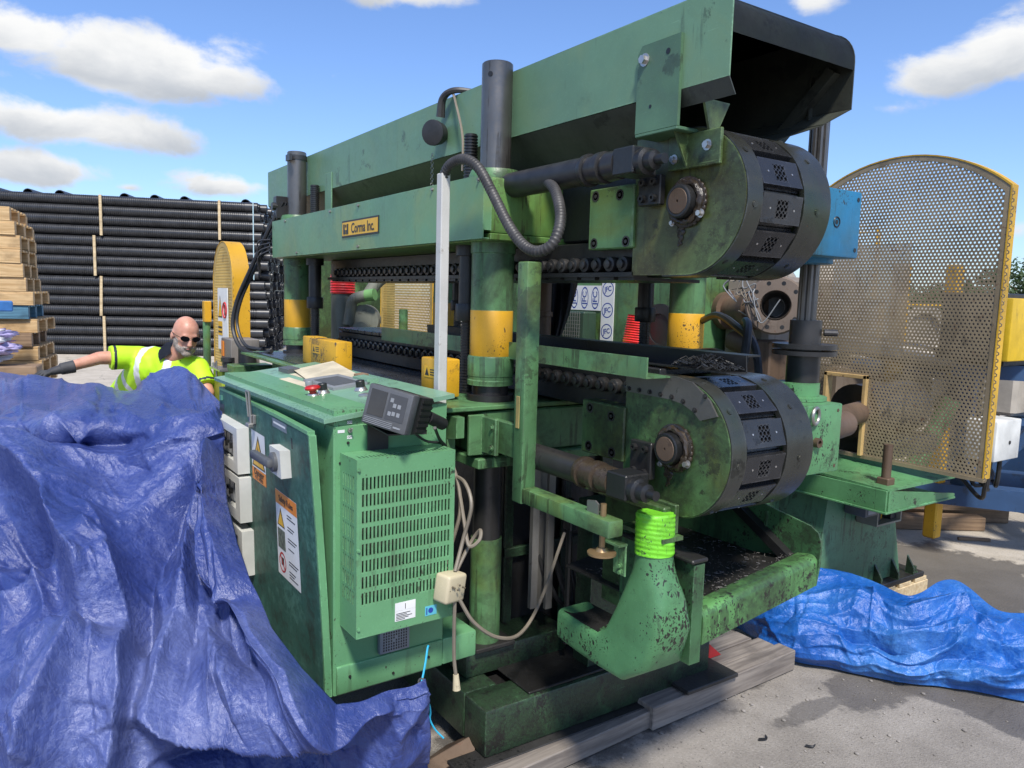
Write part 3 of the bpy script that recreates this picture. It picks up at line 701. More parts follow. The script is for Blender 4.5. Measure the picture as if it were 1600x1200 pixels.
# heads with the drums of mould blocks
HC = 0.203
def head(zc, mat_face, up_):
    y0, y1, y2, y3 = 1.60, 1.662, 1.835, 1.955
    xc = -1.528
    arc = lambda r_: [(xc + r_ * cos(t), zc + r_ * sin(t)) for t in [radians(-90 + 6 * i) for i in range(31)]]
    q = MB(); q.prism([(-1.745, zc + HC - 0.004), (-1.745, zc - HC + 0.004)] + arc(HC - 0.004), 'y', y0, y1 - 0.004)
    hd = P_('track_head', q, mat_face, label='upper head' if up_ else 'lower head')
    if up_: q = MB().box(-1.945, -1.738, y0 - 0.012, y1, 1.808, 1.998, 0.004)
    else: q = MB().box(-1.945, -1.738, y0 - 0.010, y1, 1.148, 1.322, 0.004)
    sp = obj('side_plate', q, G_FRAME if up_ else G_HEADLOW, hd)
    # rim strips
    for ya, yb, nm in ((y0 + 0.003, y1, 'near_rim'), (y2, y3, 'far_rim')):
        o_ = [(-1.62, zc + HC)] + list(reversed(arc(HC))) + [(-1.62, zc - HC)]
        i_ = [(-1.62, zc + HC - 0.016)] + list(reversed(arc(HC - 0.016))) + [(-1.62, zc - HC + 0.016)]
        q = MB(); prev = None
        for (a_, b_) in zip(o_, i_):
            l = q.loop([(a_[0], ya, a_[1]), (a_[0], yb, a_[1]), (b_[0], yb, b_[1]), (b_[0], ya, b_[1])])
            if prev: q.bridge(prev, l)
            else: q.cap(l)
            prev = l
        q.cap(prev)
        for ang_ in (-55, -5, 38, 72): q.bolt((xc + HC * cos(radians(ang_)), (ya + yb) / 2, zc + HC * sin(radians(ang_))), (cos(radians(ang_)), 0, sin(radians(ang_))), 0.006, 0.001)
        obj(nm, q, RIMM, hd)
    q = MB(); q.prism([(-1.745, zc + HC - 0.01), (-1.745, zc - HC + 0.01)] + arc(HC - 0.01), 'y', y2 + 0.01, y3 - 0.004); obj('far_plate', q, G_HEADLOW, hd)
    q = MB(); q.cyl((xc, y1, zc), (xc, y2, zc), 0.155, n=24); obj('drum_core', q, BLACK, hd)
    # mould block slabs round the drum: a base, two side bars, a perforated cover
    def slab():
        q = MB()
        hw = 0.0385; t0, t1 = 0.178, 0.199
        ya, yb = y1 + 0.004, y2 - 0.004
        q.box(-hw - 0.006, hw + 0.006, ya, yb, 0.150, 0.172)
        q.box(-hw - 0.004, -hw + 0.014, ya, yb, 0.172, 0.180); q.box(hw - 0.014, hw + 0.004, ya, yb, 0.172, 0.180)
        ym = (ya + yb) / 2; cs = 0.016; hx = 1.5 * cs
        # cover as bands round the 3 x 3 field of holes
        q.box(-hw, hw, ya, ym - hx, t0, t1); q.box(-hw, hw, ym + hx, yb, t0, t1)
        q.box(-hw, -hx, ym - hx, ym + hx, t0, t1); q.box(hx, hw, ym - hx, ym + hx, t0, t1)
        for i in range(3):
            for j in range(3):
                cx, cy = (i - 1) * cs, ym + (j - 1) * cs
                sq = []; ci = []; cb = []
                for k in range(8):
                    t = 2 * pi * k / 8 + pi / 8; s_ = cs / 2 / max(abs(cos(t)), abs(sin(t)))
                    sq.append((cx + s_ * cos(t), cy + s_ * sin(t), t1)); ci.append((cx + 0.0062 * cos(t), cy + 0.0062 * sin(t), t1)); cb.append((cx + 0.0062 * cos(t), cy + 0.0062 * sin(t), t0))
                a_ = q.loop(sq); b_ = q.loop(ci); c_ = q.loop(cb)
                q.bridge(a_, b_); q.bridge(b_, c_); q.cap(c_)
        return q
    q = slab(); me_o = obj('mould_block', q, SLABM, hd, org=(0, 0, 0), recalc=False, ang=30)
    q = MB()
    for yy in (-0.05, 0.05): q.cyl((0, (y1 + y2) / 2 + yy, 0.196), (0, (y1 + y2) / 2 + yy, 0.1975), 0.003, n=8)
    for yy in (-0.074, 0.074):
        for xx in (-0.025, 0.025): q.cyl((xx, (y1 + y2) / 2 + yy, 0.196), (xx, (y1 + y2) / 2 + yy, 0.1965), 0.0038, n=8)
    # place the first slab, then copies round the arc
    base_loc = Vector((xc, 0, zc)) - ORG[hd.name]
    pins = None
    for k in range(8):
        ang_ = radians(-96 + 28.5 * k + (4 if up_ else 0))
        o = me_o if k == 0 else me_o.copy()
        if k: COL.objects.link(o); o.parent = hd
        o.location = base_loc
        o.rotation_euler = (0, pi / 2 - ang_, 0)
        ORG[o.name] = Vector((0, 0, 0))
    # bolts of all covers are joined, they are a few pixels each
    qa = MB(); dotb = q.bm
    for k in range(8):
        ang_ = radians(-96 + 28.5 * k + (4 if up_ else 0)); mt = Matrix.Translation((xc, 0, zc)) @ Matrix.Rotation(pi / 2 - ang_, 4, 'Y')
        for yy in (-0.05, 0.05): qa.cyl(mt @ Vector((0, (y1 + y2) / 2 + yy, 0.1985)), mt @ Vector((0, (y1 + y2) / 2 + yy, 0.2003)), 0.003, n=8)
    dotb.free(); obj('cover_pins', qa, CHROME, hd, kind='stuff')
    # bearing and greasy ring
    cx_ = xc; q = MB(); q.lathe([(0.070, 0.0), (0.070, 0.010), (0.062, 0.013), (0.050, 0.013)], (cx_, y0, zc), (0, -1, 0), 28)
    br_ = obj('bearing_ring', q, GREASE, hd)
    q = MB()
    q.torus((cx_, y0 - 0.011, zc), (0, 1, 0), 0.054, 0.010, 60, 10)
    for v in q.bm.verts:
        n_ = mnoise.noise(v.co * 55) + 0.6 * mnoise.noise(v.co * 130); c0 = Vector((cx_, v.co.y, zc)); v.co = v.co + (v.co - c0).normalized() * 0.006 * n_ + Vector((0, -0.004 * abs(n_), 0))
    obj('grease_bead', q, GREASE, hd)
    q = MB()
    for i in range(14): q.ball((cx_ - 0.022 + 0.016 * mnoise.noise(Vector((i * 0.9, 5, zc))), y0 - 0.002, zc - 0.058 - 0.0045 * i), 0.010 - 0.0005 * i, sc=(1.4, 0.35, 1.2))
    for i in range(9): t = radians(-60 + 14 * i); q.ball((cx_ + 0.066 * cos(t), y0 - 0.006, zc + 0.066 * sin(t)), 0.007 + 0.003 * mnoise.noise(Vector((i * 2.3, 1, zc))), sc=(1, 0.8, 1.3))
    obj('grease_lump', q, GREASE, hd, kind='stuff')
    q = MB(); q.lathe([(0.046, 0), (0.046, 0.028), (0.042, 0.031), (0.036, 0.031), (0.036, 0.027)], (cx_, y0 - 0.012, zc), (0, -1, 0), 28); sh = obj('axle_cap', q, BLACK, hd)
    q = MB(); q.lathe([(0.036, 0.0), (0.036, 0.030), (0.034, 0.032), (0.004, 0.032), (0.004, 0.028)], (cx_, y0 - 0.012, zc), (0, -1, 0), 24); obj('axle_end', q, RUSTY, hd)
    q = MB(); q.bolt((cx_ + 0.06, y0 - 0.012, zc - 0.035), (0, -1, 0), 0.008, 0.012); q.bolt((cx_ - 0.045, y0 - 0.012, zc - 0.055), (0, -1, 0), 0.006, 0.006); obj('grease_nipple', q, CHROME, hd)
    # socket screws
    pos = [(-1.915, 1.975), (-1.915, 1.828), (-1.765, 1.828), (-1.80, 1.97)] if up_ else [(-1.905, 1.298), (-1.80, 1.285), (-1.905, 1.172), (-1.79, 1.17)]
    for x, z in pos:
        q = MB(); q.lathe([(0.017, 0), (0.017, 0.001), (0.012, 0.001), (0.012, -0.004), (0.006, -0.004), (0.006, 0.002)], (x, y0 - (0.012 if up_ else 0.010), z), (0, -1, 0), 14); obj('socket_screw', q, DARKST, hd)
    return hd
hu = head(1.925, G_OLIVE, True); hl = head(1.232, G_HEADLOW, False)
# grey cover plate on the lower head
gp = [(-1.74, 1.435), (-1.535, 1.438), (-1.47, 1.428), (-1.405, 1.385), (-1.375, 1.345), (-1.435, 1.325), (-1.46, 1.345), (-1.50, 1.362), (-1.55, 1.370), (-1.74, 1.372)]
q = MB(); q.prism(gp, 'y', 1.592, 1.5985); pl_ = obj('cover_plate', q, paint('plate_grey', (0.11, 0.105, 0.095), dark=(0.03, 0.03, 0.025), grime=0.3, streak=0, rough=0.36, metal=0.5), hl)
q = MB()
for x, z in ((-1.725, 1.382), (-1.68, 1.382), (-1.635, 1.382), (-1.59, 1.380), (-1.545, 1.378), (-1.50, 1.371), (-1.455, 1.352), (-1.42, 1.395)): q.bolt((x, 1.592, z), (0, -1, 0), 0.005, 0.004)
obj('plate_bolt', q, DARKST, hl, kind='stuff')

# tension rollers in front of the heads
def tensioner(z, up_, y=1.465):
    x0, x1 = (-2.22, -1.81) if up_ else (-2.1, -1.78)
    q = MB(); q.lathe([(0.0, 0), (0.042, 0.0), (0.042, x1 - x0)], (x0, y, z), (1, 0, 0), 24)
    t = P_('tension_cylinder', q, RUBBER if up_ else DARKST, label='upper black cylinder' if up_ else 'lower oily cylinder')
    q = MB(); q.lathe([(0.046, 0), (0.048, 0.004), (0.048, 0.018), (0.040, 0.02), (0.040, 0.06), (0.046, 0.062), (0.046, 0.085), (0.036, 0.088), (0.036, 0.10), (0.042, 0.105), (0.040, 0.15), (0.03, 0.152)], (x1, y, z), (1, 0, 0), 24); obj('seal_rings', q, DARKST if up_ else GREASE, t)
    q = MB(); q.box(x1 + 0.15, x1 + 0.235, y - 0.035, y + 0.055, z - 0.036, z + 0.038, 0.004); q.lathe([(0.036, 0), (0.036, 0.02), (0.026, 0.025), (0.026, 0.05), (0.014, 0.055), (0.014, 0.085)], (x1 + 0.235, y, z - 0.004), (1, 0, 0), 18); obj('rod_block', q, BLACK, t)
    z0, z1 = (z - 0.105, z - 0.02) if up_ else (z + 0.00, z + 0.11)
    q = MB(); ax_ = x1 + (0.115 if up_ else 0.10); q.box(ax_, ax_ + 0.09, 1.565, 1.587, z0, z1, 0.003)
    for i in (0, 1):
        for j in (0, 1): q.lathe([(0.011, 0), (0.011, 0.012), (0.005, 0.012), (0.005, 0.006)], (ax_ + 0.022 + 0.045 * i, 1.565, z0 + 0.02 + (z1 - z0 - 0.04) * j), (0, -1, 0), 10)
    obj('anchor_plate', q, BLACK if up_ else DARKST, t)
    return t
tensioner(2.028, True); tensioner(1.125, False)

# swivelling L-shaped arm on the lower platen
Lx = -2.0; Ly = 1.40
def sq_tube(q, p0, p1, h):
    p0, p1 = Vector(p0), Vector(p1)
    q.box(min(p0.x, p1.x) - h, max(p0.x, p1.x) + h, min(p0.y, p1.y) - h, max(p0.y, p1.y) + h, min(p0.z, p1.z) - h, max(p0.z, p1.z) + h, 0.006, 2)
q = MB(); sq_tube(q, (Lx, Ly, 1.012), (Lx, Ly, 1.735), 0.028)
la = P_('swing_arm', q, G_FRAME)
q = MB(); q.box(Lx + 0.029, -1.545, Ly - 0.028, Ly + 0.028, 0.990, 1.040, 0.006, 2); obj('arm_boom', q, G_FRAME, la)
q = MB(); q.cyl((-1.60, Ly, 0.93), (-1.60, Ly, 1.075), 0.009, n=10); q.lathe([(0.042, 0), (0.042, 0.006), (0.02, 0.010), (0.014, 0.02)], (-1.60, Ly, 0.928), (0, 0, 1), 20); obj('adjusting_screw', q, plain('brass', (0.30, 0.20, 0.10), 0.4, 0.6), la)
q = MB(); q.sheet([(-1.665, Ly - 0.005, 1.04), (-1.615, Ly - 0.005, 1.04), (-1.615, Ly - 0.005, 1.07), (-1.63, Ly - 0.005, 1.078), (-1.665, Ly - 0.005, 1.072)], 0.005); obj('locking_tab', q, STEELW, la)
q = MB(); q.box(Lx - 0.012, Lx + 0.008, Ly - 0.031, Ly - 0.028, 1.23, 1.335, 0.003); obj('worn_patch', q, paint('rub_mark', (0.35, 0.28, 0.10), grime=0.3, streak=0.4, rough=0.5), la)
q = MB(); q.box(-2.20, -2.185, 1.30, 1.36, 1.11, 1.25, 0.003); q.box(-2.185, Lx - 0.03, Ly - 0.012, Ly + 0.012, 1.12, 1.235, 0.004); q.box(-2.23, -2.10, 1.35, 1.366, 1.12, 1.245, 0.003)
brk2 = obj('arm_bracket', q, G_FRAME, la)
q = MB()
for z in (1.145, 1.215): q.bolt((-2.12, 1.35, z), (0, -1, 0), 0.007, 0.006)
obj('bracket_bolt', q, G_FRAME, la)
q = MB(); q.sheet([(-2.3, 1.25, 1.13), (-2.3, 1.25, 1.25), (-2.16, 1.25, 1.25), (-2.16, 1.25, 1.18), (-2.22, 1.25, 1.17), (-2.22, 1.25, 1.13)], 0.03); P_('hook_plate', q, G_FRAME)

# catch tray with rolled lip below the heads
def tray_strip(out_, th):
    """bent sheet of real thickness, swept across the tray and rising towards the far side"""
    q = MB(); n_ = len(out_); inn = []
    for i, (x, z) in enumerate(out_):
        a_, b_ = out_[max(0, i - 1)], out_[min(n_ - 1, i + 1)]; d = Vector((b_[0] - a_[0], b_[1] - a_[1])).normalized(); inn.append((x + d.y * th, z - d.x * th))
    poly = list(out_) + list(reversed(inn))
    l0 = q.loop([(x, 1.668, z) for x, z in poly]); l1 = q.loop([(x, 2.207, z + 0.075) for x, z in poly]); q.bridge(l0, l1)
    m_ = len(out_)
    for l in (l0, l1):
        for i in range(m_ - 1): q.cap([l[i], l[i + 1], l[len(poly) - 2 - i], l[len(poly) - 1 - i]])
    return q
tray = P_('catch_tray', tray_strip([(-2.1, 0.69), (-1.70, 0.695), (-1.58, 0.720), (-1.525, 0.745)], 0.006), BLACKM)
obj('rolled_lip', tray_strip([(-1.5245, 0.7452), (-1.49, 0.752)] + [(-1.474 + 0.025 * sin(t_), 0.729 + 0.025 * cos(t_)) for t_ in [radians(a_) for a_ in range(0, 91, 15)]] + [(-1.448, 0.69), (-1.4495, 0.652)], -0.0001 + 0.006), G_LIP, tray)
q = MB(); q.prism([(-2.1, 0.70), (-1.55, 0.70), (-1.452, 0.725), (-1.442, 0.80), (-1.442, 0.875), (-1.455, 0.905), (-1.485, 0.922), (-2.1, 1.02)], 'y', 2.208, 2.216); obj('far_wall', q, G_TRAY, tray)
q = MB(); q.prism([(-1.76, 0.60), (-1.452, 0.60), (-1.452, 0.90), (-1.76, 0.92)], 'y', 1.622, 1.666); obj('near_wall', q, G_TRAY, tray)
q = MB(); q.box(-1.76, -1.445, 1.608, 1.674, 0.905, 0.918, 0.004); obj('wall_cap', q, BLACKM, tray)
q = MB(); q.sheet([(-1.84, 2.185, 0.945), (-1.81, 2.185, 0.965), (-1.47, 2.185, 0.775), (-1.50, 2.185, 0.755)], 0.035); obj('wall_strut', q, BLACK, tray)
q = MB(); q.box(-1.66, -1.652, 2.198, 2.209, 0.84, 0.93); obj('weld_bead', q, G_TRAY, tray)
q = MB(); q.prism([(1.68, 0.72), (1.80, 0.74), (1.73, 0.95)], 'x', -1.72, -1.71); obj('gusset', q, G_OLIVE, tray)
q = MB(); q.box(-2.2, -2.11, 1.80, 2.2, 0.253, 0.9); obj('back_wall', q, G_BASE, tray)
q = MB(); rr = random.Random(11)
for k in range(620):
    u_, v_ = rr.random(), rr.random(); x = -2.0 + 0.49 * u_; y = 1.68 + 0.51 * v_
    z = 0.702 + 0.075 * v_ + max(0.0, x + 1.68) * 0.30; a_ = rr.random() * 6.28; l_ = 0.004 + 0.012 * rr.random()
    q.tube([(x, y, z), (x + cos(a_) * l_, y + sin(a_) * l_, z + 0.004 * rr.random())], 0.0011, 3)
obj('plastic_flakes', q, plain('flake', (0.12, 0.11, 0.10), 0.4, bmp=0), tray, kind='stuff')
q = MB(); q.box(-1.64, -1.50, 1.585, 1.60, 0.985, 1.07, 0.002); q.sheet([(-1.56, 1.598, 0.985), (-1.56, 1.598, 1.07), (-1.56, 1.54, 0.985)], 0.006); q.box(-1.66, -1.48, 1.52, 1.60, 0.972, 0.984); P_('lower_bracket', q, G_HEADLOW)
q = MB()
for i in range(26): q.ball((-1.53 + 0.02 * mnoise.noise(Vector((i, 0, 1))), 1.58, 1.0 + 0.05 * (i / 26) + 0.01 * mnoise.noise(Vector((i, 7, 1)))), 0.010, sc=(1, 0.8, 1))
P_('grease_lump', q, GREASE, kind='stuff')

# flattened duct elbow with taped neck
def selips(c, nrm, sd, hw, hd_, n=28, e=0.5):
    out_ = []
    for k in range(n):
        t = 2 * pi * k / n; ct, st_ = cos(t), sin(t)
        out_.append(Vector(c) + Vector(nrm) * (hw * math.copysign(abs(ct) ** e, ct)) + Vector(sd) * (hd_ * math.copysign(abs(st_) ** e, st_)))
    return out_
dy = 1.545
path = [((-1.890, .590), 0.0, .052, .070, .3), ((-1.78, .585), 0.0, .052, .074, .3), ((-1.69, .585), 8, .056, .076, .35), ((-1.615, .605), 30, .080, .077, .25), ((-1.555, .660), 58, .098, .077, .25),
        ((-1.530, .735), 82, .096, .072, .30), ((-1.527, .805), 90, .084, .064, .5), ((-1.532, .870), 90, .066, .056, .9), ((-1.535, .920), 90, .054, .053, 1.0), ((-1.535, .945), 90, .052, .052, 1.0), ((-1.538, 1.045), 92, .052, .052, 1.0)]
q = MB(); prev = None
for (x, z), a_, hw, hd_, e in path:
    t = radians(a_); nrm = (-sin(t), 0, cos(t))
    l = q.loop(selips((x, dy, z), nrm, (0, 1, 0), hw, hd_, e=e))
    if prev: q.bridge(prev, l)
    else: q.cap(list(reversed(l)))
    prev = l
q.cap(prev)
duct = P_('duct_elbow', q, G_SPOT, ang=38)
q = MB(); q.prism([(-1.885, dy - 0.02), (-1.872, dy - 0.058), (-1.67, dy - 0.062), (-1.66, dy + 0.062), (-1.872, dy + 0.058), (-1.885, dy + 0.02)], 'z', 0.634, 0.6395); obj('duct_mouth', q, BLACKM, duct)
q = MB()
def wrap_pt(u_, v_):
    t = 2 * pi * u_; z = 0.925 + 0.122 * v_; lay = abs(((v_ * 9 + 0.35 * sin(t + 1.0) + 0.2 * sin(2 * t)) % 1.0) - 0.5)
    r_ = 0.0555 + 0.0035 * lay + 0.0016 * mnoise.noise(Vector((cos(t) * 2, sin(t) * 2, v_ * 9))) - (0.004 if v_ > 0.97 else 0)
    return (-1.536 + r_ * cos(t) - 0.004 * v_, dy + r_ * sin(t), z + 0.004 * sin(t + 2))
g_ = [[q.bm.verts.new(wrap_pt(i / 40, j / 44)) for j in range(45)] for i in range(40)]
for i in range(40):
    for j in range(44): q.bm.faces.new((g_[i][j], g_[(i + 1) % 40][j], g_[(i + 1) % 40][j + 1], g_[i][j + 1]))
q.cap([g_[i][44] for i in range(40)])
obj('tape_wrap', q, LIME, duct, ang=70)
q = MB(); q.box(-1.655, -1.60, dy - 0.052, dy - 0.046, 0.84, 0.935, 0.003); q.box(-1.675, -1.60, dy - 0.080, dy - 0.046, 0.935, 0.941); q.bolt((-1.62, dy - 0.052, 0.87), (0, -1, 0), 0.006, 0.008); q.bolt((-1.617, dy - 0.052, 0.852), (0, -1, 0), 0.006, 0.008); obj('duct_bracket', q, G_FRAME, duct)
# plate carrying the duct, dark box behind
q = MB(); q.box(-1.93, -1.70, 1.69, 1.73, 0.62, 1.06, 0.006); q.box(-1.93, -1.52, 1.56, 1.66, 1.035, 1.06, 0.004); P_('riser_post', q, G_HEADLOW)
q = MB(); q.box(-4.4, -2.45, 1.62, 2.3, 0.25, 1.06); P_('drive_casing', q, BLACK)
for k, (x0, x1, y0, y1, z0, z1) in enumerate(((-2.445, -2.43, 1.62, 1.66, 0.26, 1.05), (-2.445, -2.43, 1.90, 1.95, 0.26, 1.05), (-2.445, -2.425, 1.62, 2.2, 0.62, 0.66), (-2.44, -2.42, 2.1, 2.16, 0.26, 1.05))):
    q = MB(); q.box(x0, x1, y0, y1, z0, z1, 0.003); P_('casing_rib', q, G_BASE)
for k in range(3):
    q = MB(); q.tube(smooth_path([(-2.35, 1.72 + 0.06 * k, 1.04), (-2.36, 1.70 + 0.08 * k, 0.75), (-2.30, 1.78 + 0.05 * k, 0.48), (-2.38, 1.95, 0.36)], 8), 0.010 + 0.003 * (k % 2), 7); P_('hydraulic_line', q, RUBBER)
q = MB(); q.box(-2.32, -2.30, 1.66, 1.69, 0.45, 1.06); q.box(-2.36, -2.33, 1.70, 1.76, 0.45, 1.06); q.box(-2.285, -2.27, 1.71, 1.74, 0.45, 1.06); P_('guide_rail', q, STEELW)
q = MB(); q.tube([(-2.2, 1.76, 0.9), (-2.2, 1.76, 0.33)], 0.012, 8); q.box(-2.225, -2.175, 1.745, 1.775, 0.78, 0.90, 0.004); P_('lever_rod', q, BLACK)

# trunking post, hose, cables on the platen
q = MB(); q.box(-2.325, -2.288, 1.235, 1.268, 1.17, 2.055, 0.003); P_('trunking_post', q, ALU)
hp = smooth_path([(-2.305, 1.252, 2.04), (-2.293, 1.252, 2.062), (-2.26, 1.255, 2.082), (-2.19, 1.262, 2.088), (-2.123, 1.275, 2.055), (-2.055, 1.285, 1.975), (-1.955, 1.290, 1.860), (-1.885, 1.300, 1.800), (-1.825, 1.310, 1.785), (-1.785, 1.330, 1.810), (-1.795, 1.360, 1.880), (-1.875, 1.400, 1.965), (-1.99, 1.450, 2.015), (-2.13, 1.500, 2.045)], 10)
L_ = 60
q = MB(); tot = sum((hp[i + 1] - hp[i]).length for i in range(len(hp) - 1)); nseg = int(tot / 0.0038)
acc = [0]
for i in range(len(hp) - 1): acc.append(acc[-1] + (hp[i + 1] - hp[i]).length)
hp2 = []
for k in range(nseg + 1):
    s_ = tot * k / nseg; i = max(j for j in range(len(acc)) if acc[j] <= s_ + 1e-9); i = min(i, len(hp) - 2); hp2.append(hp[i].lerp(hp[i + 1], (s_ - acc[i]) / max(1e-9, acc[i + 1] - acc[i])))
q.tube(hp2, 0.02, 14, rfun=lambda t: 0.0170 if int(round(t * nseg)) % 3 else 0.0138)
P_('corrugated_hose', q, HOSEM, ang=80)
q = MB(); q.tube(smooth_path([(-2.285, 1.25, 1.19), (-2.25, 1.23, 1.16), (-2.2, 1.20, 1.165), (-2.17, 1.17, 1.175)], 6), 0.016, 10); P_('hose_end', q, HOSEM)
# plug hanging on the hood
q = MB(); q.tube(smooth_path([(-2.66, 1.60, 2.445), (-2.72, 1.52, 2.452), (-2.78, 1.50, 2.43), (-2.80, 1.50, 2.36)], 8), 0.010, 8, rfun=lambda t: 0.009 + 0.009 * t)
pg = P_('power_plug', q, HOSEM)
q = MB(); q.lathe([(0.030, 0), (0.040, 0.012), (0.044, 0.02), (0.044, 0.05), (0.05, 0.052), (0.05, 0.066), (0.045, 0.068)], (-2.82, 1.515, 2.30), (0.45, -0.8, -0.1), 22); obj('plug_head', q, RUBBER, pg)
q = MB()
for k in range(13):
    q.torus((-2.875, 1.505, 2.225 - 0.011 * k), (1, 0, 0) if k % 2 else (0, 1, 0), 0.006, 0.0014, 8, 4)
obj('chain', q, STEELW, pg, kind='stuff')
q = MB(); q.tube(smooth_path([(-2.74, 1.52, 2.452), (-2.70, 1.512, 2.40), (-2.62, 1.50, 2.26), (-2.58, 1.48, 2.12)], 8), 0.005, 6); P_('cable', q, WIREG)
# cable loop at the left end
q = MB(); q.tube(smooth_path([(-4.54, 1.40, 2.17), (-4.60, 1.34, 2.02), (-4.72, 1.26, 1.78), (-4.82, 1.20, 1.58), (-4.84, 1.18, 1.42), (-4.74, 1.20, 1.30), (-4.60, 1.26, 1.27), (-4.45, 1.30, 1.30)], 10), 0.013, 8)
q.tube(smooth_path([(-4.54, 1.42, 2.17), (-4.62, 1.36, 1.98), (-4.74, 1.28, 1.76), (-4.81, 1.22, 1.58), (-4.82, 1.20, 1.44), (-4.72, 1.22, 1.32), (-4.58, 1.28, 1.30)], 10), 0.010, 8); P_('cable_bundle', q, RUBBER)
q = MB(); q.box(-4.60, -4.54, 1.36, 1.44, 2.07, 2.20, 0.004); q.cyl((-4.56, 1.34, 2.14), (-4.56, 1.37, 2.14), 0.022, n=10); P_('cable_clamp', q, DARKST)
q = MB(); q.box(-4.62, -4.56, 1.36, 1.40, 1.85, 1.98, 0.003)
for k in range(4): q.tube(smooth_path([(-4.60, 1.34, 1.95 - 0.02 * k), (-4.64, 1.28, 1.93 - 0.03 * k), (-4.66, 1.30, 1.82 - 0.03 * k)], 5), 0.005, 6)
P_('valve_block', q, DARKST)

# far side: vertical drive shaft, gearboxes, coupling
q = MB()
for k in range(8):
    t = 2 * pi * k / 8; q.cyl((-1.60 + 0.022 * cos(t), 2.27 + 0.022 * sin(t), 1.5), (-1.60 + 0.022 * cos(t), 2.27 + 0.022 * sin(t), 2.42), 0.010, n=8)
ds = P_('drive_shaft', q, STEEL)
q = MB(); q.lathe([(0.052, 1.52), (0.052, 1.60)], (-1.60, 2.27, 0), (0, 0, 1), 24); q.lathe([(0.105, 1.505), (0.105, 1.52)], (-1.60, 2.27, 0), (0, 0, 1), 32); q.lathe([(0.105, 1.483), (0.105, 1.498)], (-1.60, 2.27, 0), (0, 0, 1), 32); q.lathe([(0.055, 1.39), (0.055, 1.505)], (-1.60, 2.27, 0), (0, 0, 1), 24); q.cyl((-1.55, 2.30, 1.56), (-1.52, 2.33, 1.56), 0.012, n=10)
obj('shaft_coupling', q, DARKST, ds)
q = MB(); q.box(-1.68, -1.42, 1.97, 2.255, 1.80, 2.005, 0.006, 2); q.lathe([(0.085, 1.785), (0.085, 1.806)], (-1.57, 2.20, 0), (0, 0, 1), 24); q.lathe([(0.06, 2.004), (0.06, 2.025)], (-1.57, 2.18, 0), (0, 0, 1), 20); q.lathe([(0.14, 0), (0.14, 0.03), (0.10, 0.06), (0.10, 0.115)], (-1.55, 1.957, 1.90), (0, 1, 0), 28)
gb = P_('gearbox', q, BLUEP, label='blue gearbox')
q = MB()
for y, z in ((2.02, 1.98), (2.235, 1.98), (2.02, 1.825), (2.235, 1.825)): q.cyl((-1.4215, y, z), (-1.419, y, z), 0.007, n=8)
q.torus((-1.419, 2.13, 1.905), (1, 0, 0), 0.015, 0.002, 16, 5); q.cyl((-1.421, 2.13, 1.905), (-1.4185, 2.13, 1.905), 0.007, n=8); obj('gearbox_bolt', q, BLACK, gb, kind='stuff')
q = MB(); q.box(-1.68, -1.46, 2.05, 2.30, 1.105, 1.332, 0.006, 2); q.lathe([(0.10, 1.333), (0.10, 1.345), (0.075, 1.347), (0.075, 1.39)], (-1.60, 2.24, 0), (0, 0, 1), 26); q.lathe([(0.16, 0), (0.16, 0.02), (0.13, 0.04), (0.13, 0.10)], (-1.55, 1.957, 1.22), (0, 1, 0), 28)
gb2 = P_('gearbox', q, G_SPOT, label='green gearbox splashed with oil')
q = MB(); q.torus((-1.452, 2.145, 1.30), (1, 0.25, 0), 0.026, 0.006, 24, 8); obj('lifting_eye', q, STEELW, gb2)
q = MB(); q.lathe([(0.016, 0), (0.016, 0.016), (0.009, 0.016), (0.009, 0.008)], (-1.46, 2.165, 1.212), (1, 0, 0), 14)
for y, z in ((2.275, 1.31), (2.275, 1.125), (2.075, 1.125)): q.cyl((-1.461, y, z), (-1.459, y, z), 0.006, n=8)
obj('drain_plug', q, RUSTY, gb2)
q = MB(); q.lathe([(0.055, 0), (0.055, 0.10), (0.062, 0.10), (0.062, 0.16), (0.05, 0.165), (0.05, 0.40)], (-1.60, 2.302, 1.20), (-0.25, 1, 0), 22); P_('output_shaft', q, RUSTY)
# hydraulic lines behind the drum
for pth, r_ in (([(-2.3, 2.5, 1.56), (-2.12, 2.42, 1.60), (-1.95, 2.34, 1.56), (-1.80, 2.26, 1.50), (-1.72, 2.2, 1.38)], 0.015), ([(-2.0, 2.5, 1.50), (-1.92, 2.35, 1.58), (-1.80, 2.22, 1.56), (-1.76, 2.15, 1.42), (-1.78, 2.1, 1.36)], 0.016), ([(-2.25, 2.4, 1.44), (-2.0, 2.3, 1.46), (-1.85, 2.2, 1.42), (-1.78, 2.12, 1.38)], 0.014)):
    q = MB(); q.tube(smooth_path(pth, 8), r_, 8); P_('hydraulic_line', q, RUBBER)
q = MB(); q.lathe([(0.036, 1.30), (0.036, 1.55), (0.044, 1.552), (0.044, 1.575), (0.034, 1.577), (0.034, 1.85)], (-3.36, 2.46, 0), (0, 0, 1), 20); P_('guide_column', q, RUSTY)

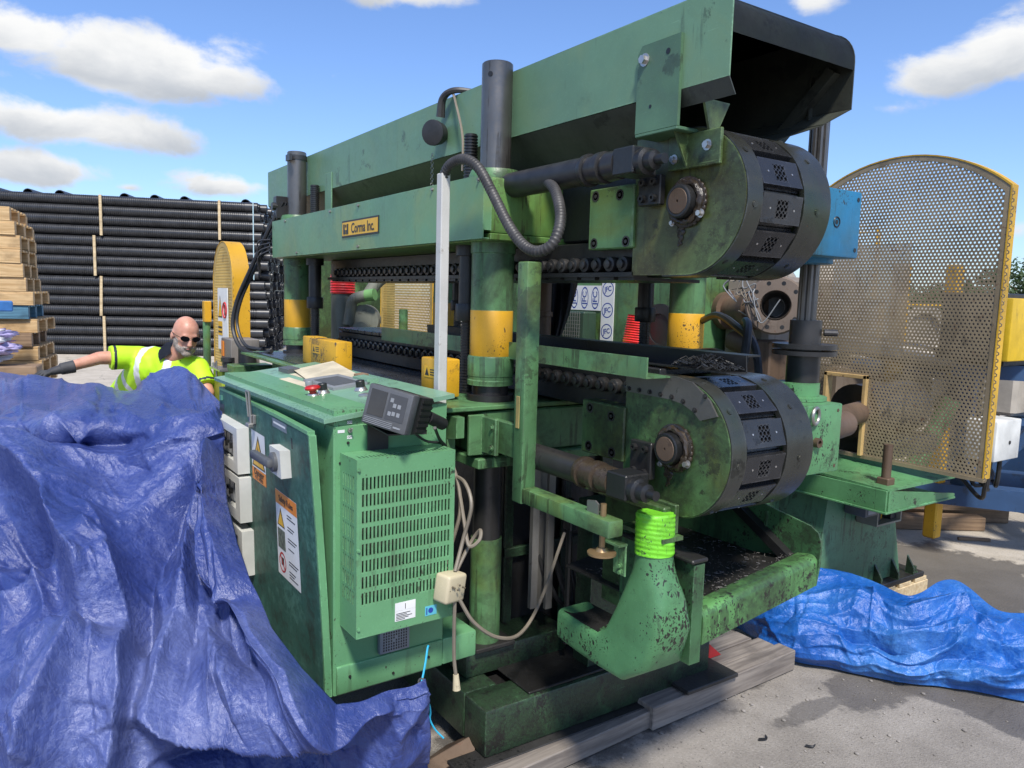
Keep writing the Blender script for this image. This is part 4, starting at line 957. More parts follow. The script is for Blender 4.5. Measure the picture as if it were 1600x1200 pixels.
# ------------------------------------------------------------------ control cabinet hung on the machine
CX, CY, CZ, CT = -2.15, 0.81, 0.40, radians(1.6)
CAB = thing('control_cabinet', 'green control cabinet with a loose teal door, sloping lid and slotted vent cover', 'control cabinet', (CX, CY, CZ), CT, local=True)
def K_(name, mb, mat, parent=None, **k): return obj(name, mb, mat, parent or CAB, **k)
q = MB(); q.box(-1.19, 0, 0.0, 0.39, 0.0, 0.855, 0.004); q.box(-1.19, -0.002, 0.001, 0.389, 0.855, 0.90, 0)
body = K_('body', q, G_CAB)
q = MB(); q.box(-0.12, 0.0075, 0.008, 0.385, 0.006, 0.098, 0.006, 2); q.box(-0.16, 0.006, 0.385, 0.52, 0.006, 0.098, 0.006, 2); K_('mounting_beam', q, G_CAB)
q = MB(); q.sheet([(-1.22, -0.035, 0.872), (0.012, -0.035, 0.872), (0.012, 0.41, 0.925), (-1.22, 0.41, 0.925)], 0.014); lid = K_('lid', q, G_LID)
def onlid(x, y, h=0.0): return Vector((x, y, 0.8832 + (y - 0.0) * 0.1190 + 0.0 + h))
def lidbox(q, x0, x1, y0, y1, h0, h1, bev=0.0, dz=0.0):
    p = [onlid(x0, y0), onlid(x1, y0), onlid(x1, y1), onlid(x0, y1)]
    l0 = q.loop([v + Vector((0, 0, h0)) for v in p]); l1 = q.loop([v + Vector((0, 0, h1)) for v in p])
    q.bridge(l0, l1); q.cap(list(reversed(l0))); q.cap(l1)
q = MB(); lidbox(q, -0.96, -0.60, 0.20, 0.32, 0.0005, 0.0015); K_('instruction_sheet', q, PAPERD, lid)
q = MB(); l0 = [onlid(-1.00, 0.23, 0.012), onlid(-0.62, 0.17, 0.002), onlid(-0.60, 0.36, 0.002), onlid(-0.95, 0.385, 0.03)]; q.sheet(l0, 0.001); K_('loose_paper', q, PAPERD, lid)
q = MB(); lidbox(q, -0.88, -0.46, 0.06, 0.17, 0.0005, 0.0015); K_('instruction_sheet', q, PAPERD, lid)
q = MB(); lidbox(q, -0.72, -0.42, 0.17, 0.31, 0.0003, 0.010); pn = K_('keypad_panel', q, GREYL, lid)
q = MB(); lidbox(q, -0.66, -0.46, 0.19, 0.285, 0.0102, 0.0112); K_('keypad_window', q, GREYP, pn)
q = MB(); lidbox(q, -0.55, -0.42, 0.30, 0.345, 0.0003, 0.018); K_('switch_cover', q, G_LID, lid)
q = MB(); lidbox(q, -1.10, -0.98, 0.20, 0.25, 0.0003, 0.018); K_('hand_remote', q, GREYP, lid)
q = MB(); lidbox(q, -0.62, -0.56, 0.335, 0.37, 0.001, 0.016); K_('wood_chip', q, WOODB, lid)
def button(x, y, capm, nm, capr=0.016, mush=False):
    q = MB(); p = onlid(x, y); q.lathe([(0.024, 0), (0.024, 0.003), (0.020, 0.008), (0.018, 0.014)], p, (0, -0.12, 1), 20); bt = K_('push_button', q, CHROME, lid, label=nm)
    q = MB(); q.lathe([(0.012, 0.014), (0.012, 0.026), (0.025, 0.028), (0.027, 0.034), (0.022, 0.040)] if mush else [(capr, 0.012), (capr, 0.034), (capr * 0.85, 0.037)], p, (0, -0.12, 1), 20); K_('button_cap', q, capm, bt)
button(-0.50, 0.115, GREYL, 'grey selector', 0.014); button(-0.40, 0.125, BLKP, 'black selector'); button(-0.36, 0.075, REDP, 'red mushroom stop', mush=True); button(-0.33, 0.235, BLKP, 'black push button by the display')
q = MB(); q.lathe([(0.022, 0), (0.022, 0.006), (0.012, 0.01)], onlid(-0.22, 0.20), (0, -0.12, 1), 16); K_('blank_plug', q, CHROME, lid)
q = MB(); q.lathe([(0.052, 0.0004), (0.052, 0.0012)], onlid(-0.36, 0.072), (0, -0.12, 1), 24); K_('stop_ring', q, plain('faded_orange', (0.50, 0.28, 0.10), 0.5, var=0.3), lid)
# door: pressed sheet, twisted so its top right corner stands off
def doorpt(x, z, off=0.0):
    u_ = (x + 1.19) / 1.17; v_ = z / 0.83
    return Vector((x, -0.022 - 0.050 * max(0, u_) ** 1.5 * v_ ** 1.3 - off, z))
q = MB(); nx, nz = 10, 10
def ds_(off): return lambda s_, t_: doorpt(-1.19 + 1.17 * s_, 0.83 * t_ , off)
q.grid(ds_(0), nx, nz)
bmesh.ops.solidify(q.bm, geom=q.bm.faces[:], thickness=0.020)
door = K_('door', q, G_DOOR)
q = MB()
def edge_strip(pts, w_=0.011):
    prev = None
    for p, n_ in pts:
        l = q.loop([p + Vector((0, -0.0012, 0)), p + n_ * w_ + Vector((0, -0.0012, 0)), p + n_ * w_ + Vector((0, 0.021, 0)), p + Vector((0, 0.021, 0))])
        if prev: q.bridge(prev, l)
        else: q.cap(l)
        prev = l
    q.cap(prev)
edge_strip([(doorpt(-0.02, 0.83 * k / 10), Vector((1, 0, 0))) for k in range(11)]); edge_strip([(doorpt(-1.19 + 1.17 * k / 10, 0.83), Vector((0, 0, 1))) for k in range(11)])
K_('door_edge', q, G_CAB, door)
def on_door(x0, x1, z0, z1, h0, h1, q, bev=0.0):
    if abs(h1 - h0) < 0.003:                    # a label follows the bend of the sheet
        q.grid(lambda s_, t_: doorpt(x0 + (x1 - x0) * s_, z0 + (z1 - z0) * t_, h1), max(1, int((x1 - x0) / 0.03)), max(1, int((z1 - z0) / 0.03))); return
    a_ = [doorpt(x0, z0, h0), doorpt(x1, z0, h0), doorpt(x1, z1, h0), doorpt(x0, z1, h0)]; b_ = [doorpt(x0, z0, h1), doorpt(x1, z0, h1), doorpt(x1, z1, h1), doorpt(x0, z1, h1)]
    l0 = q.loop(a_); l1 = q.loop(b_); q.bridge(l0, l1); q.cap(l0); q.cap(l1)
for k, (zb, zt) in enumerate(((0.560, 0.735), (0.375, 0.548), (0.17, 0.345))):
    x0, x1 = -1.12 + 0.035 * k, -0.745 + 0.015 * k
    q = MB(); on_door(x0, x1, zb, zb + 0.042, 0, 0.045, q); on_door(x0, x1, zt - 0.03, zt, 0, 0.045, q); on_door(x0, x0 + 0.04, zb + 0.042, zt - 0.03, 0, 0.045, q); on_door(x1 - 0.06, x1, zb + 0.042, zt - 0.03, 0, 0.045, q)
    on_door(x0 + 0.04, x1 - 0.06, zb + 0.042, zt - 0.03, 0, 0.022, q)
    sk = K_('breaker_box', q, WHITEP, door)
    if k < 2:
        q = MB()
        for j in range(3 if k == 0 else 2):
            xs = x0 + 0.10 + 0.065 * j; on_door(xs, xs + 0.05, zb + 0.052, zt - 0.045, 0.0222, 0.030, q)
        K_('breaker', q, GREYL, sk)
        q = MB()
        for j in range(3 if k == 0 else 2):
            xs = x0 + 0.115 + 0.065 * j; on_door(xs, xs + 0.02, (zb + zt) / 2 - 0.008, (zb + zt) / 2 + 0.012, 0.0302, 0.046, q)
        K_('breaker_toggle', q, BLKP, sk)
    else:
        q = MB(); on_door(x0 + 0.05, x1 - 0.10, zb + 0.03, zt - 0.045, 0.0455, 0.12, q); K_('plug_block', q, GREYP, sk)
def dtext(body_, size, x, z, m_, nm, par, h=0.0022, squash=1.0, bold=0.0):
    p = doorpt(x, z, h); ux = doorpt(x + 0.05, z, h) - doorpt(x - 0.05, z, h); uz = doorpt(x, z + 0.05, h) - doorpt(x, z - 0.05, h)
    return text(body_, size, p, ux, uz, m_, nm, par, thick=0.0002, squash=squash, bold=bold)
q = MB(); on_door(-0.705, -0.527, 0.60, 0.738, 0.0, 0.0012, q); dg = K_('danger_label', q, PAPER, door)
q = MB(); on_door(-0.705, -0.527, 0.553, 0.5995, 0.0, 0.0012, q); K_('label_field', q, SIGNO, dg)
def dtri(q, xc, zc, w_, h_, off): 
    l = q.loop([doorpt(xc - w_ / 2, zc, off), doorpt(xc + w_ / 2, zc, off), doorpt(xc, zc + h_, off)]); q.cap(l)
q = MB(); dtri(q, -0.616, 0.606, 0.166, 0.120, 0.0016); K_('hazard_triangle', q, SIGNB, dg)
q = MB(); dtri(q, -0.616, 0.6115, 0.138, 0.099, 0.0020); K_('triangle_field', q, SIGNY, dg)
q = MB(); l = q.loop([doorpt(x, z, 0.0024) for x, z in ((-0.625, 0.690), (-0.606, 0.660), (-0.613, 0.658), (-0.598, 0.632), (-0.605, 0.634), (-0.606, 0.620), (-0.620, 0.641), (-0.612, 0.640), (-0.630, 0.668), (-0.622, 0.668))]); q.cap(l); K_('lightning_bolt', q, SIGNB, dg)
dtext('Danger', 0.034, -0.616, 0.586, SIGNB, 'label_lettering', dg, squash=1.25, bold=0.0004); dtext('415 volts', 0.024, -0.616, 0.566, SIGNB, 'label_lettering', dg, squash=1.15)
q = MB(); on_door(-0.42, -0.19, 0.278, 0.578, 0.0, 0.0012, q); rl = K_('safety_notice', q, PAPER, door)
q = MB(); on_door(-0.419, -0.191, 0.530, 0.577, 0.0013, 0.0016, q); K_('notice_header', q, SIGNO, rl)
dtext('Safety Rules', 0.030, -0.305, 0.553, SIGNB, 'notice_lettering', rl, squash=1.05, bold=0.0004)
q = MB(); dtri(q, -0.368, 0.455, 0.080, 0.066, 0.0018); K_('hazard_triangle', q, SIGNB, rl)
q = MB(); dtri(q, -0.368, 0.459, 0.064, 0.050, 0.0021); K_('triangle_field', q, SIGNY, rl)
q = MB(); on_door(-0.408, -0.330, 0.375, 0.445, 0.0014, 0.0018, q); K_('picture_panel', q, plain('picture_grey', (0.10, 0.12, 0.09), 0.5, var=0.6, scale=60, bmp=0), rl)
q = MB(); a_ = q.loop([doorpt(-0.368 + 0.036 * cos(t), 0.328 + 0.036 * sin(t), 0.0018) for t in [2 * pi * k / 20 for k in range(20)]]); b_ = q.loop([doorpt(-0.368 + 0.029 * cos(t), 0.328 + 0.029 * sin(t), 0.0018) for t in [2 * pi * k / 20 for k in range(20)]]); q.bridge(a_, b_)
l = q.loop([doorpt(-0.368 + dx, 0.328 + dz, 0.0019) for dx, dz in ((-0.025, 0.019), (-0.019, 0.025), (0.025, -0.019), (0.019, -0.025))]); q.cap(l); K_('prohibition_ring', q, SIGNR, rl)
q = MB(); on_door(-0.382, -0.354, 0.318, 0.345, 0.0014, 0.0017, q)
for k, z in enumerate((0.510, 0.500, 0.470, 0.460, 0.430, 0.420, 0.395, 0.350, 0.340, 0.315, 0.305, 0.295)): on_door(-0.300, -0.300 + 0.05 + 0.05 * ((k * 37 % 10) / 10), z, z + 0.004, 0.0014, 0.0016, q)
K_('notice_print', q, SIGNB, rl)
q = MB(); on_door(-0.415, -0.245, 0.795, 0.825, 0.0, 0.001, q); npd = K_('maker_label', q, plain('label_grey', (0.16, 0.20, 0.22), 0.4, bmp=0), door)
q = MB(); on_door(-0.40, -0.26, 0.808, 0.815, 0.0012, 0.0016, q); K_('label_print', q, PAPER, npd)
q = MB(); on_door(-0.43, -0.36, 0.655, 0.735, 0.0, 0.001, q); K_('switch_label', q, plain('label_maroon', (0.12, 0.08, 0.08), 0.4, bmp=0), door)
q = MB(); on_door(-1.18, -1.11, 0.665, 0.775, 0.0, 0.001, q); K_('dark_label', q, plain('label_dark', (0.06, 0.07, 0.07), 0.4, bmp=0), door)
q = MB(); on_door(-0.345, -0.225, 0.655, 0.745, 0.0, 0.034, q); sw = K_('main_switch', q, WHITEP, door)
p = doorpt(-0.285, 0.70, 0.034)
q = MB(); q.lathe([(0.032, 0), (0.032, 0.012), (0.026, 0.016)], p, (0, -1, 0), 18); q.box(p.x - 0.17, p.x + 0.022, p.y - 0.034, p.y - 0.008, p.z - 0.016, p.z + 0.012, 0.008, 2); K_('switch_handle', q, GREYP, sw)
q = MB(); on_door(-0.205, -0.190, 0.755, 0.79, 0.0, 0.0008, q); K_('key_slot', q, SIGNB, door)
q = MB(); on_door(-1.16, -1.135, 0.79, 0.81, 0.0, 0.008, q); K_('door_lock', q, G_DOOR, door)
# lid catch
q = MB(); p = doorpt(-0.66, 0.80, 0.0); q.box(p.x - 0.03, p.x + 0.03, p.y - 0.012, p.y, 0.765, 0.80, 0.003); q.tube([(p.x - 0.012, p.y - 0.016, 0.79), (p.x - 0.02, p.y - 0.022, 0.885), (p.x + 0.014, p.y - 0.022, 0.885), (p.x + 0.02, p.y - 0.016, 0.76)], 0.005, 6); q.box(p.x - 0.01, p.x + 0.03, p.y - 0.03, p.y - 0.01, 0.755, 0.77, 0.003); K_('lid_catch', q, STEELW)
# right hand face: vent cover with real slots
def slot_plate(q, o, ux, uy, W_, H_, x0, x1, y0, y1, nx, ny, fx, fy, t=0.0015):
    """plate W x H at o with nx * ny slots in the field x0..x1, y0..y1"""
    o, ux, uy = Vector(o), Vector(ux), Vector(uy)
    P2 = lambda x, y: o + ux * x + uy * y
    def rect(a, b, c, d): q.cap(q.loop([P2(a, c), P2(b, c), P2(b, d), P2(a, d)]))
    rect(0, W_, 0, y0); rect(0, W_, y1, H_); rect(0, x0, y0, y1); rect(x1, W_, y0, y1)
    cw, ch = (x1 - x0) / nx, (y1 - y0) / ny; dn = ux.cross(uy) * -0.004
    for i in range(nx):
        for j in range(ny):
            a, b, c, d = x0 + i * cw, x0 + (i + 1) * cw, y0 + j * ch, y0 + (j + 1) * ch
            e, f, g_, h_ = a + cw * (1 - fx) / 2, b - cw * (1 - fx) / 2, c + ch * (1 - fy) / 2, d - ch * (1 - fy) / 2
            A = q.loop([P2(a, c), P2(b, c), P2(b, d), P2(a, d)]); B = q.loop([P2(e, g_), P2(f, g_), P2(f, h_), P2(e, h_)]); C_ = q.loop([P2(e, g_) + dn, P2(f, g_) + dn, P2(f, h_) + dn, P2(e, h_) + dn])
            q.bridge(A, B); q.bridge(B, C_)
VX, V0, V1, VB, VT = 0.122, 0.020, 0.350, 0.232, 0.772
q = MB(); slot_plate(q, (VX, V0, VB), (0, 1, 0), (0, 0, 1), V1 - V0, VT - VB, 0.014, 0.316, 0.095, 0.492, 25, 8, 0.50, 0.74)
slot_plate(q, (0.001, V0, VB), (1, 0, 0), (0, 0, 1), VX - 0.001, VT - VB, 0.015, 0.105, 0.095, 0.492, 5, 8, 0.42, 0.80)
slot_plate(q, (VX, V0, VT), (0, 1, 0), (-1, 0, 0.0), V1 - V0, VX - 0.001, 0.016, 0.318, 0.018, 0.052, 25, 1, 0.5, 0.9)
q.cap(q.loop([(VX, V1, VB), (0.001, V1, VB), (0.001, V1, VT), (VX, V1, VT)])); q.cap(q.loop([(VX, V0, VB), (0.001, V0, VB), (0.001, V1, VB), (VX, V1, VB)]))
vc = K_('vent_cover', q, G_CAB, recalc=False, smooth=False)
q = MB(); q.box(0.001, VX - 0.03, V0 + 0.008, V1 - 0.008, VB + 0.01, VT - 0.012); K_('resistor_bank', q, paint('resistor', (0.030, 0.022, 0.018), grime=0.4, streak=0.6, rough=0.6, scale=3), vc)
q = MB()
for y, z in ((V0 + 0.006, VB + 0.03), (V0 + 0.006, VB + 0.27), (V0 + 0.006, VT - 0.03), (V1 - 0.008, VB + 0.03), (V1 - 0.008, VT - 0.06)): q.bolt((VX, y, z), (1, 0, 0), 0.004, 0.004)
K_('cover_screw', q, G_CAB, vc, kind='stuff')
q = MB(); q.box(VX + 0.0004, VX + 0.0012, 0.146, 0.216, 0.258, 0.2895); q.box(VX + 0.0004, VX + 0.0012, 0.146, 0.216, 0.290, 0.316); rp = K_('rating_plate', q, PAPER, vc, kind=None)
q = MB()
for k in range(5): q.box(VX + 0.0013, VX + 0.0016, 0.150, 0.150 + 0.03 + 0.03 * ((k * 7 % 5) / 5), 0.261 + 0.0048 * k, 0.2632 + 0.0048 * k)
q.box(VX + 0.0013, VX + 0.0016, 0.180, 0.182, 0.293, 0.310); K_('plate_print', q, SIGNB, rp)
q = MB(); q.box(VX + 0.0004, VX + 0.0012, 0.250, 0.291, 0.252, 0.283); bl = K_('test_sticker', q, plain('sticker_cyan', (0.10, 0.42, 0.52), 0.5, bmp=0), vc)
q = MB(); q.lathe([(0.009, 0), (0.009, 0.0006)], (VX + 0.0012, 0.270, 0.268), (1, 0, 0), 12); q.box(VX + 0.0013, VX + 0.0016, 0.254, 0.258, 0.256, 0.278); K_('sticker_print', q, INKB, bl)
# small grey louvre
q = MB(); q.box(0.0005, 0.022, 0.145, 0.252, 0.108, 0.196, 0.005, 2); lv = K_('louvre', q, GREYL)
q = MB()
for i in range(10):
    for j in range(8):
        if (i, j) not in ((4, 3), (5, 4)): q.box(0.0218, 0.0226, 0.157 + i * 0.0088, 0.1615 + i * 0.0088, 0.117 + j * 0.0092, 0.123 + j * 0.0092)
K_('louvre_slots', q, SIGNB, lv, kind='stuff')
# toggle with its tiny labels
q = MB(); q.lathe([(0.007, 0), (0.007, 0.006)], (0.001, 0.05, 0.838), (1, 0, 0), 12); q.cyl((0.006, 0.05, 0.838), (0.02, 0.05, 0.846), 0.003, n=8); tg = K_('toggle_switch', q, STEELW)
q = MB(); q.box(0.0005, 0.0012, 0.042, 0.058, 0.858, 0.867); q.box(0.0005, 0.0012, 0.042, 0.058, 0.812, 0.822); q.box(0.0005, 0.0012, 0.012, 0.034, 0.832, 0.841); tl_ = K_('toggle_label', q, PAPER, tg, kind=None)
text('ON', 0.009, (0.0015, 0.05, 0.8625), (0, 1, 0), (0, 0, 1), SIGNB, 'label_lettering', tl_, 0.0002); text('OFF', 0.008, (0.0015, 0.05, 0.817), (0, 1, 0), (0, 0, 1), SIGNB, 'label_lettering', tl_, 0.0002)
q = MB()
for y, z in ((0.02, 0.74), (0.045, 0.80), (0.03, 0.69), (0.33, 0.05), (0.05, 0.06), (0.20, 0.03)): q.bolt((0.0005 if z > 0.1 else 0.0078, y, z), (1, 0, 0), 0.003, 0.003)
K_('body_rivet', q, DARKST, body)

# display unit on its folded bracket
DSP = thing('display_unit', 'grey digital display unit with ribbed dark rear on the end of the cabinet', 'display', (-2.05, 0.96, 1.235), radians(33), local=True)
tilt = Matrix.Rotation(radians(-9), 3, 'X') @ Matrix.Rotation(radians(10), 3, 'Y')
def dbox(q, x0, x1, y0, y1, z0, z1, bev=0.0): q.box(x0, x1, y0, y1, z0, z1, bev, 2 if bev else 1, rot=tilt, piv=(0, 0, 0.07)); return q
q = dbox(MB(), -0.078, 0.078, -0.045, -0.005, 0.015, 0.135, 0.006); front = obj('front_housing', q, GREYP, DSP)
q = dbox(MB(), -0.064, -0.008, -0.0465, -0.0452, 0.046, 0.122); obj('screen', q, DISPM, front)
q = dbox(MB(), 0.000, 0.062, -0.0462, -0.0452, 0.046, 0.122); kp = obj('keypad', q, plain('keypad_grey', (0.06, 0.062, 0.066), 0.5, bmp=0), front)
q = MB()
for i, (x, z) in enumerate(((0.012, 0.104), (0.024, 0.090), (0.040, 0.090), (0.012, 0.064), (0.026, 0.066), (0.042, 0.066))): dbox(q, x - 0.005, x + 0.006, -0.0472, -0.0463, z - 0.006, z + 0.006)
obj('key', q, GREYL, kp)
q = MB()
for k in range(4): dbox(q, -0.07, 0.03, -0.0462, -0.0452, 0.021 + 0.005 * k, 0.0228 + 0.005 * k)
dbox(q, 0.035, 0.06, -0.0462, -0.0452, 0.026, 0.031); obj('trim_line', q, GREYL, front)
q = dbox(MB(), -0.070, 0.074, -0.005, 0.012, 0.018, 0.130); obj('seam', q, BLKP, DSP)
q = dbox(MB(), -0.068, 0.075, 0.012, 0.085, 0.017, 0.130, 0.005)
for k in range(6): dbox(q, 0.0752, 0.0785, 0.018, 0.080, 0.024 + 0.018 * k, 0.034 + 0.018 * k)
obj('rear_housing', q, BLKP, DSP)
q = MB(); q.box(-2.147, -2.143, 0.915, 0.985, 1.150, 1.262, 0.002); q.sheet([(-2.145, 0.90, 1.262), (-2.145, 1.02, 1.255), (-2.02, 1.05, 1.235), (-2.03, 0.93, 1.238)], 0.004)
q2 = q; bmesh.ops.transform(q2.bm, matrix=(Matrix.Translation((-2.05, 0.96, 1.235)) @ Matrix.Rotation(radians(33), 4, 'Z')).inverted(), verts=q2.bm.verts); dbk = obj('bracket', q2, BLKP, DSP)
# cables of the display and the junction box
JB = thing('junction_box', 'grubby cream junction box dangling on brown cables beside the vent cover', 'junction box', (-2.0, 1.14, 0.70))
q = MB(); q.box(-2.045, -1.985, 1.095, 1.185, 0.695, 0.785, 0.010, 3, rot=Matrix.Rotation(radians(-8), 3, 'X') @ Matrix.Rotation(radians(20), 3, 'Z')); jbb = obj('box_body', q, CREAM, JB)
q = MB()
for k in range(7): q.ball((-1.978 + 0.004 * (k % 2), 1.118 + 0.009 * k, 0.742 + 0.006 * ((k * 5) % 3)), 0.0035)
obj('knock_out', q, plain('grime_brown', (0.10, 0.08, 0.05), 0.6), JB, kind='stuff')
for i, pth in enumerate(([(-2.06, 1.15, 0.78), (-2.10, 1.19, 0.84), (-2.09, 1.215, 0.95), (-2.12, 1.225, 1.03), (-2.15, 1.22, 1.09)], [(-2.02, 1.16, 0.785), (-2.04, 1.20, 0.88), (-2.02, 1.215, 0.99), (-2.08, 1.225, 1.05), (-2.16, 1.225, 1.06)],
        [(-2.03, 1.17, 0.78), (-2.05, 1.235, 0.86), (-2.02, 1.25, 0.905), (-2.00, 1.235, 0.88), (-2.02, 1.21, 0.86), (-2.06, 1.215, 0.92), (-2.10, 1.22, 1.00)],
        [(-2.0, 1.15, 0.70), (-2.01, 1.155, 0.60), (-2.015, 1.16, 0.50), (-2.01, 1.165, 0.44)], [(-2.0, 1.165, 0.70), (-1.98, 1.21, 0.62), (-1.98, 1.30, 0.55), (-2.02, 1.42, 0.52), (-2.10, 1.56, 0.58), (-2.18, 1.72, 0.78)])):
    q = MB(); q.tube(smooth_path(pth, 7), 0.0062, 7); obj('cable', q, WIREG, JB)
q = MB(); q.cyl((-2.01, 1.165, 0.445), (-2.005, 1.166, 0.395), 0.009, 0.013, 10); obj('cable_end', q, CREAM, JB)
q = MB(); q.tube(smooth_path([(-2.06, 1.02, 1.24), (-2.08, 1.08, 1.20), (-2.10, 1.14, 1.185), (-2.13, 1.18, 1.165)], 6), 0.0045, 6); q.tube(smooth_path([(-2.02, 1.08, 1.25), (-2.08, 1.13, 1.20), (-2.13, 1.18, 1.165)], 6), 0.0055, 6); q.cyl((-2.05, 1.07, 1.28), (-2.10, 1.15, 1.245), 0.020, n=12); obj('display_cable', q, RUBBER, DSP) if False else None
bmesh.ops.transform(q.bm, matrix=(Matrix.Translation((-2.05, 0.96, 1.235)) @ Matrix.Rotation(radians(33), 4, 'Z')).inverted(), verts=q.bm.verts); obj('display_cable', q, RUBBER, DSP)

# ------------------------------------------------------------------ tarpaulins
# control points: (a, b) = position on the sheet, then where that point of the sheet lies in the yard (metres)
LEFT_SHEET = [
    (-3, 5.72, -6.07, -0.97, 1.13), (-1, 5.76, -5.44, -0.32, 1.15), (0, 5.8, -5.31, -0.02, 1.14), (0.6, 5.9, -5.19, 0.17, 1.11),
    (1.3, 6.03, -5.04, 0.38, 1.07), (1.75, 6.11, -4.83, 0.51, 1.06), (2.05, 6.11, -4.77, 0.60, 1.06), (2.25, 6.03, -4.64, 0.65, 1.10),
    (2.45, 5.9, -4.52, 0.69, 1.16), (2.62, 5.81, -4.40, 0.73, 1.20), (2.8, 5.78, -4.31, 0.77, 1.22), (3, 5.84, -4.26, 0.83, 1.20),
    (3.22, 6.04, -4.00, 0.84, 1.16), (3.45, 6.28, -3.53, 0.80, 1.15), (3.51, 6.9, -2.98, 0.69, 1.07), (3.6, 7.9, -2.74, 0.65, 0.89),
    (3.73, 8.5, -2.53, 0.63, 0.81), (3.92, 9.05, -2.36, 0.62, 0.75), (4.25, 9.8, -2.17, 0.63, 0.66), (4.75, 10.45, -2.02, 0.67, 0.59),
    (5.25, 10.96, -1.94, 0.74, 0.51), (5.6, 10.91, -1.93, 0.80, 0.50), (6, 10.83, -1.94, 0.88, 0.50), (6.4, 10.72, -1.94, 0.97, 0.49),
    (6.68, 10.62, -1.96, 1.03, 0.49), (0, 6.18, -4.48, -0.02, 1.10), (0.7, 6.18, -4.49, 0.17, 1.09), (1.4, 6.18, -4.52, 0.37, 1.08),
    (2.75, 6.18, -3.74, 0.65, 1.16), (0, 6.32, -4.20, -0.02, 1.09), (0.7, 6.32, -4.15, 0.15, 1.09), (1.4, 6.32, -4.03, 0.33, 1.10),
    (2.05, 6.32, -3.75, 0.47, 1.13), (2.75, 6.32, -3.52, 0.61, 1.15), (3.3, 6.32, -3.39, 0.73, 1.16), (0, 6.5, -3.77, -0.02, 1.10),
    (0.7, 6.5, -3.67, 0.13, 1.11), (1.4, 6.5, -3.56, 0.29, 1.11), (2.05, 6.5, -3.47, 0.43, 1.12), (2.75, 6.5, -3.26, 0.57, 1.14),
    (3.3, 6.5, -3.18, 0.69, 1.14), (-3, 6.9, -4.10, -0.67, 0.99), (-1, 6.9, -3.81, -0.24, 1.01), (0, 6.9, -3.63, -0.02, 1.02),
    (0.7, 6.9, -3.53, 0.13, 1.02), (1.4, 6.9, -3.43, 0.27, 1.03), (2.05, 6.9, -3.34, 0.41, 1.03), (2.75, 6.9, -3.13, 0.54, 1.06),
    (3.3, 6.9, -3.05, 0.66, 1.06), (-3, 7.6, -3.87, -0.64, 0.86), (-1, 7.6, -3.59, -0.23, 0.87), (0, 7.6, -3.42, -0.03, 0.88),
    (0.7, 7.6, -3.32, 0.11, 0.89), (1.4, 7.6, -3.23, 0.25, 0.89), (2.05, 7.6, -3.14, 0.38, 0.90), (2.75, 7.6, -2.94, 0.51, 0.93),
    (3.3, 7.6, -2.86, 0.61, 0.93), (-3, 8.5, -3.52, -0.60, 0.72), (-1, 8.5, -3.27, -0.22, 0.73), (0, 8.5, -3.11, -0.04, 0.75),
    (0.7, 8.5, -3.02, 0.09, 0.75), (1.4, 8.5, -2.93, 0.22, 0.76), (2.05, 8.5, -2.85, 0.34, 0.76), (2.75, 8.5, -2.77, 0.47, 0.77),
    (3.3, 8.5, -2.70, 0.57, 0.77), (-3, 9.5, -3.18, -0.55, 0.60), (-1, 9.5, -2.95, -0.21, 0.61), (0, 9.5, -2.80, -0.04, 0.63),
    (0.7, 9.5, -2.72, 0.08, 0.64), (1.4, 9.5, -2.64, 0.19, 0.64), (2.05, 9.5, -2.57, 0.30, 0.64), (2.75, 9.5, -2.49, 0.42, 0.65),
    (3.3, 9.5, -2.43, 0.51, 0.65), (3.8, 9.5, -2.37, 0.60, 0.66), (-3, 10.6, -2.75, -0.49, 0.54), (-1, 10.6, -2.55, -0.19, 0.55),
    (0, 10.6, -2.47, -0.04, 0.55), (0.7, 10.6, -2.41, 0.06, 0.55), (1.4, 10.6, -2.35, 0.17, 0.55), (2.05, 10.6, -2.30, 0.27, 0.54),
    (2.75, 10.6, -2.24, 0.37, 0.54), (3.3, 10.6, -2.18, 0.46, 0.54), (3.8, 10.6, -2.12, 0.53, 0.55), (4.4, 10.6, -2.04, 0.62, 0.56),
    (-3, 11.8, -2.56, -0.47, 0.41), (-1, 11.8, -2.40, -0.19, 0.41), (0, 11.8, -2.32, -0.05, 0.40), (0.7, 11.8, -2.26, 0.05, 0.40),
    (1.4, 11.8, -2.21, 0.15, 0.40), (2.05, 11.8, -2.17, 0.25, 0.39), (2.75, 11.8, -2.13, 0.35, 0.37), (3.3, 11.8, -2.10, 0.44, 0.36),
    (3.8, 11.8, -2.07, 0.52, 0.35), (4.4, 11.8, -2.04, 0.62, 0.33), (5.2, 11.8, -2.02, 0.76, 0.30), (6, 11.8, -2.01, 0.92, 0.25),
    (6.68, 11.8, -1.99, 1.06, 0.21), (-3, 14, -2.42, -0.46, 0.11), (-1, 14, -2.23, -0.19, 0.12), (0, 14, -2.15, -0.06, 0.12),
    (0.7, 14, -2.10, 0.03, 0.12), (1.4, 14, -2.06, 0.13, 0.10), (2.05, 14, -2.03, 0.22, 0.08), (2.75, 14, -2.02, 0.33, 0.04),
    (3.3, 14, -2.02, 0.41, 0.01), (3.8, 14, -2.03, 0.50, 0.01), (4.4, 14, -2.04, 0.61, 0.01), (5.2, 14, -2.06, 0.77, 0.01),
    (6, 14, -2.06, 0.94, 0.01), (6.68, 14, -2.04, 1.09, 0.01)]
LEFT_EDGE = [p[:2] for p in LEFT_SHEET[:25]]
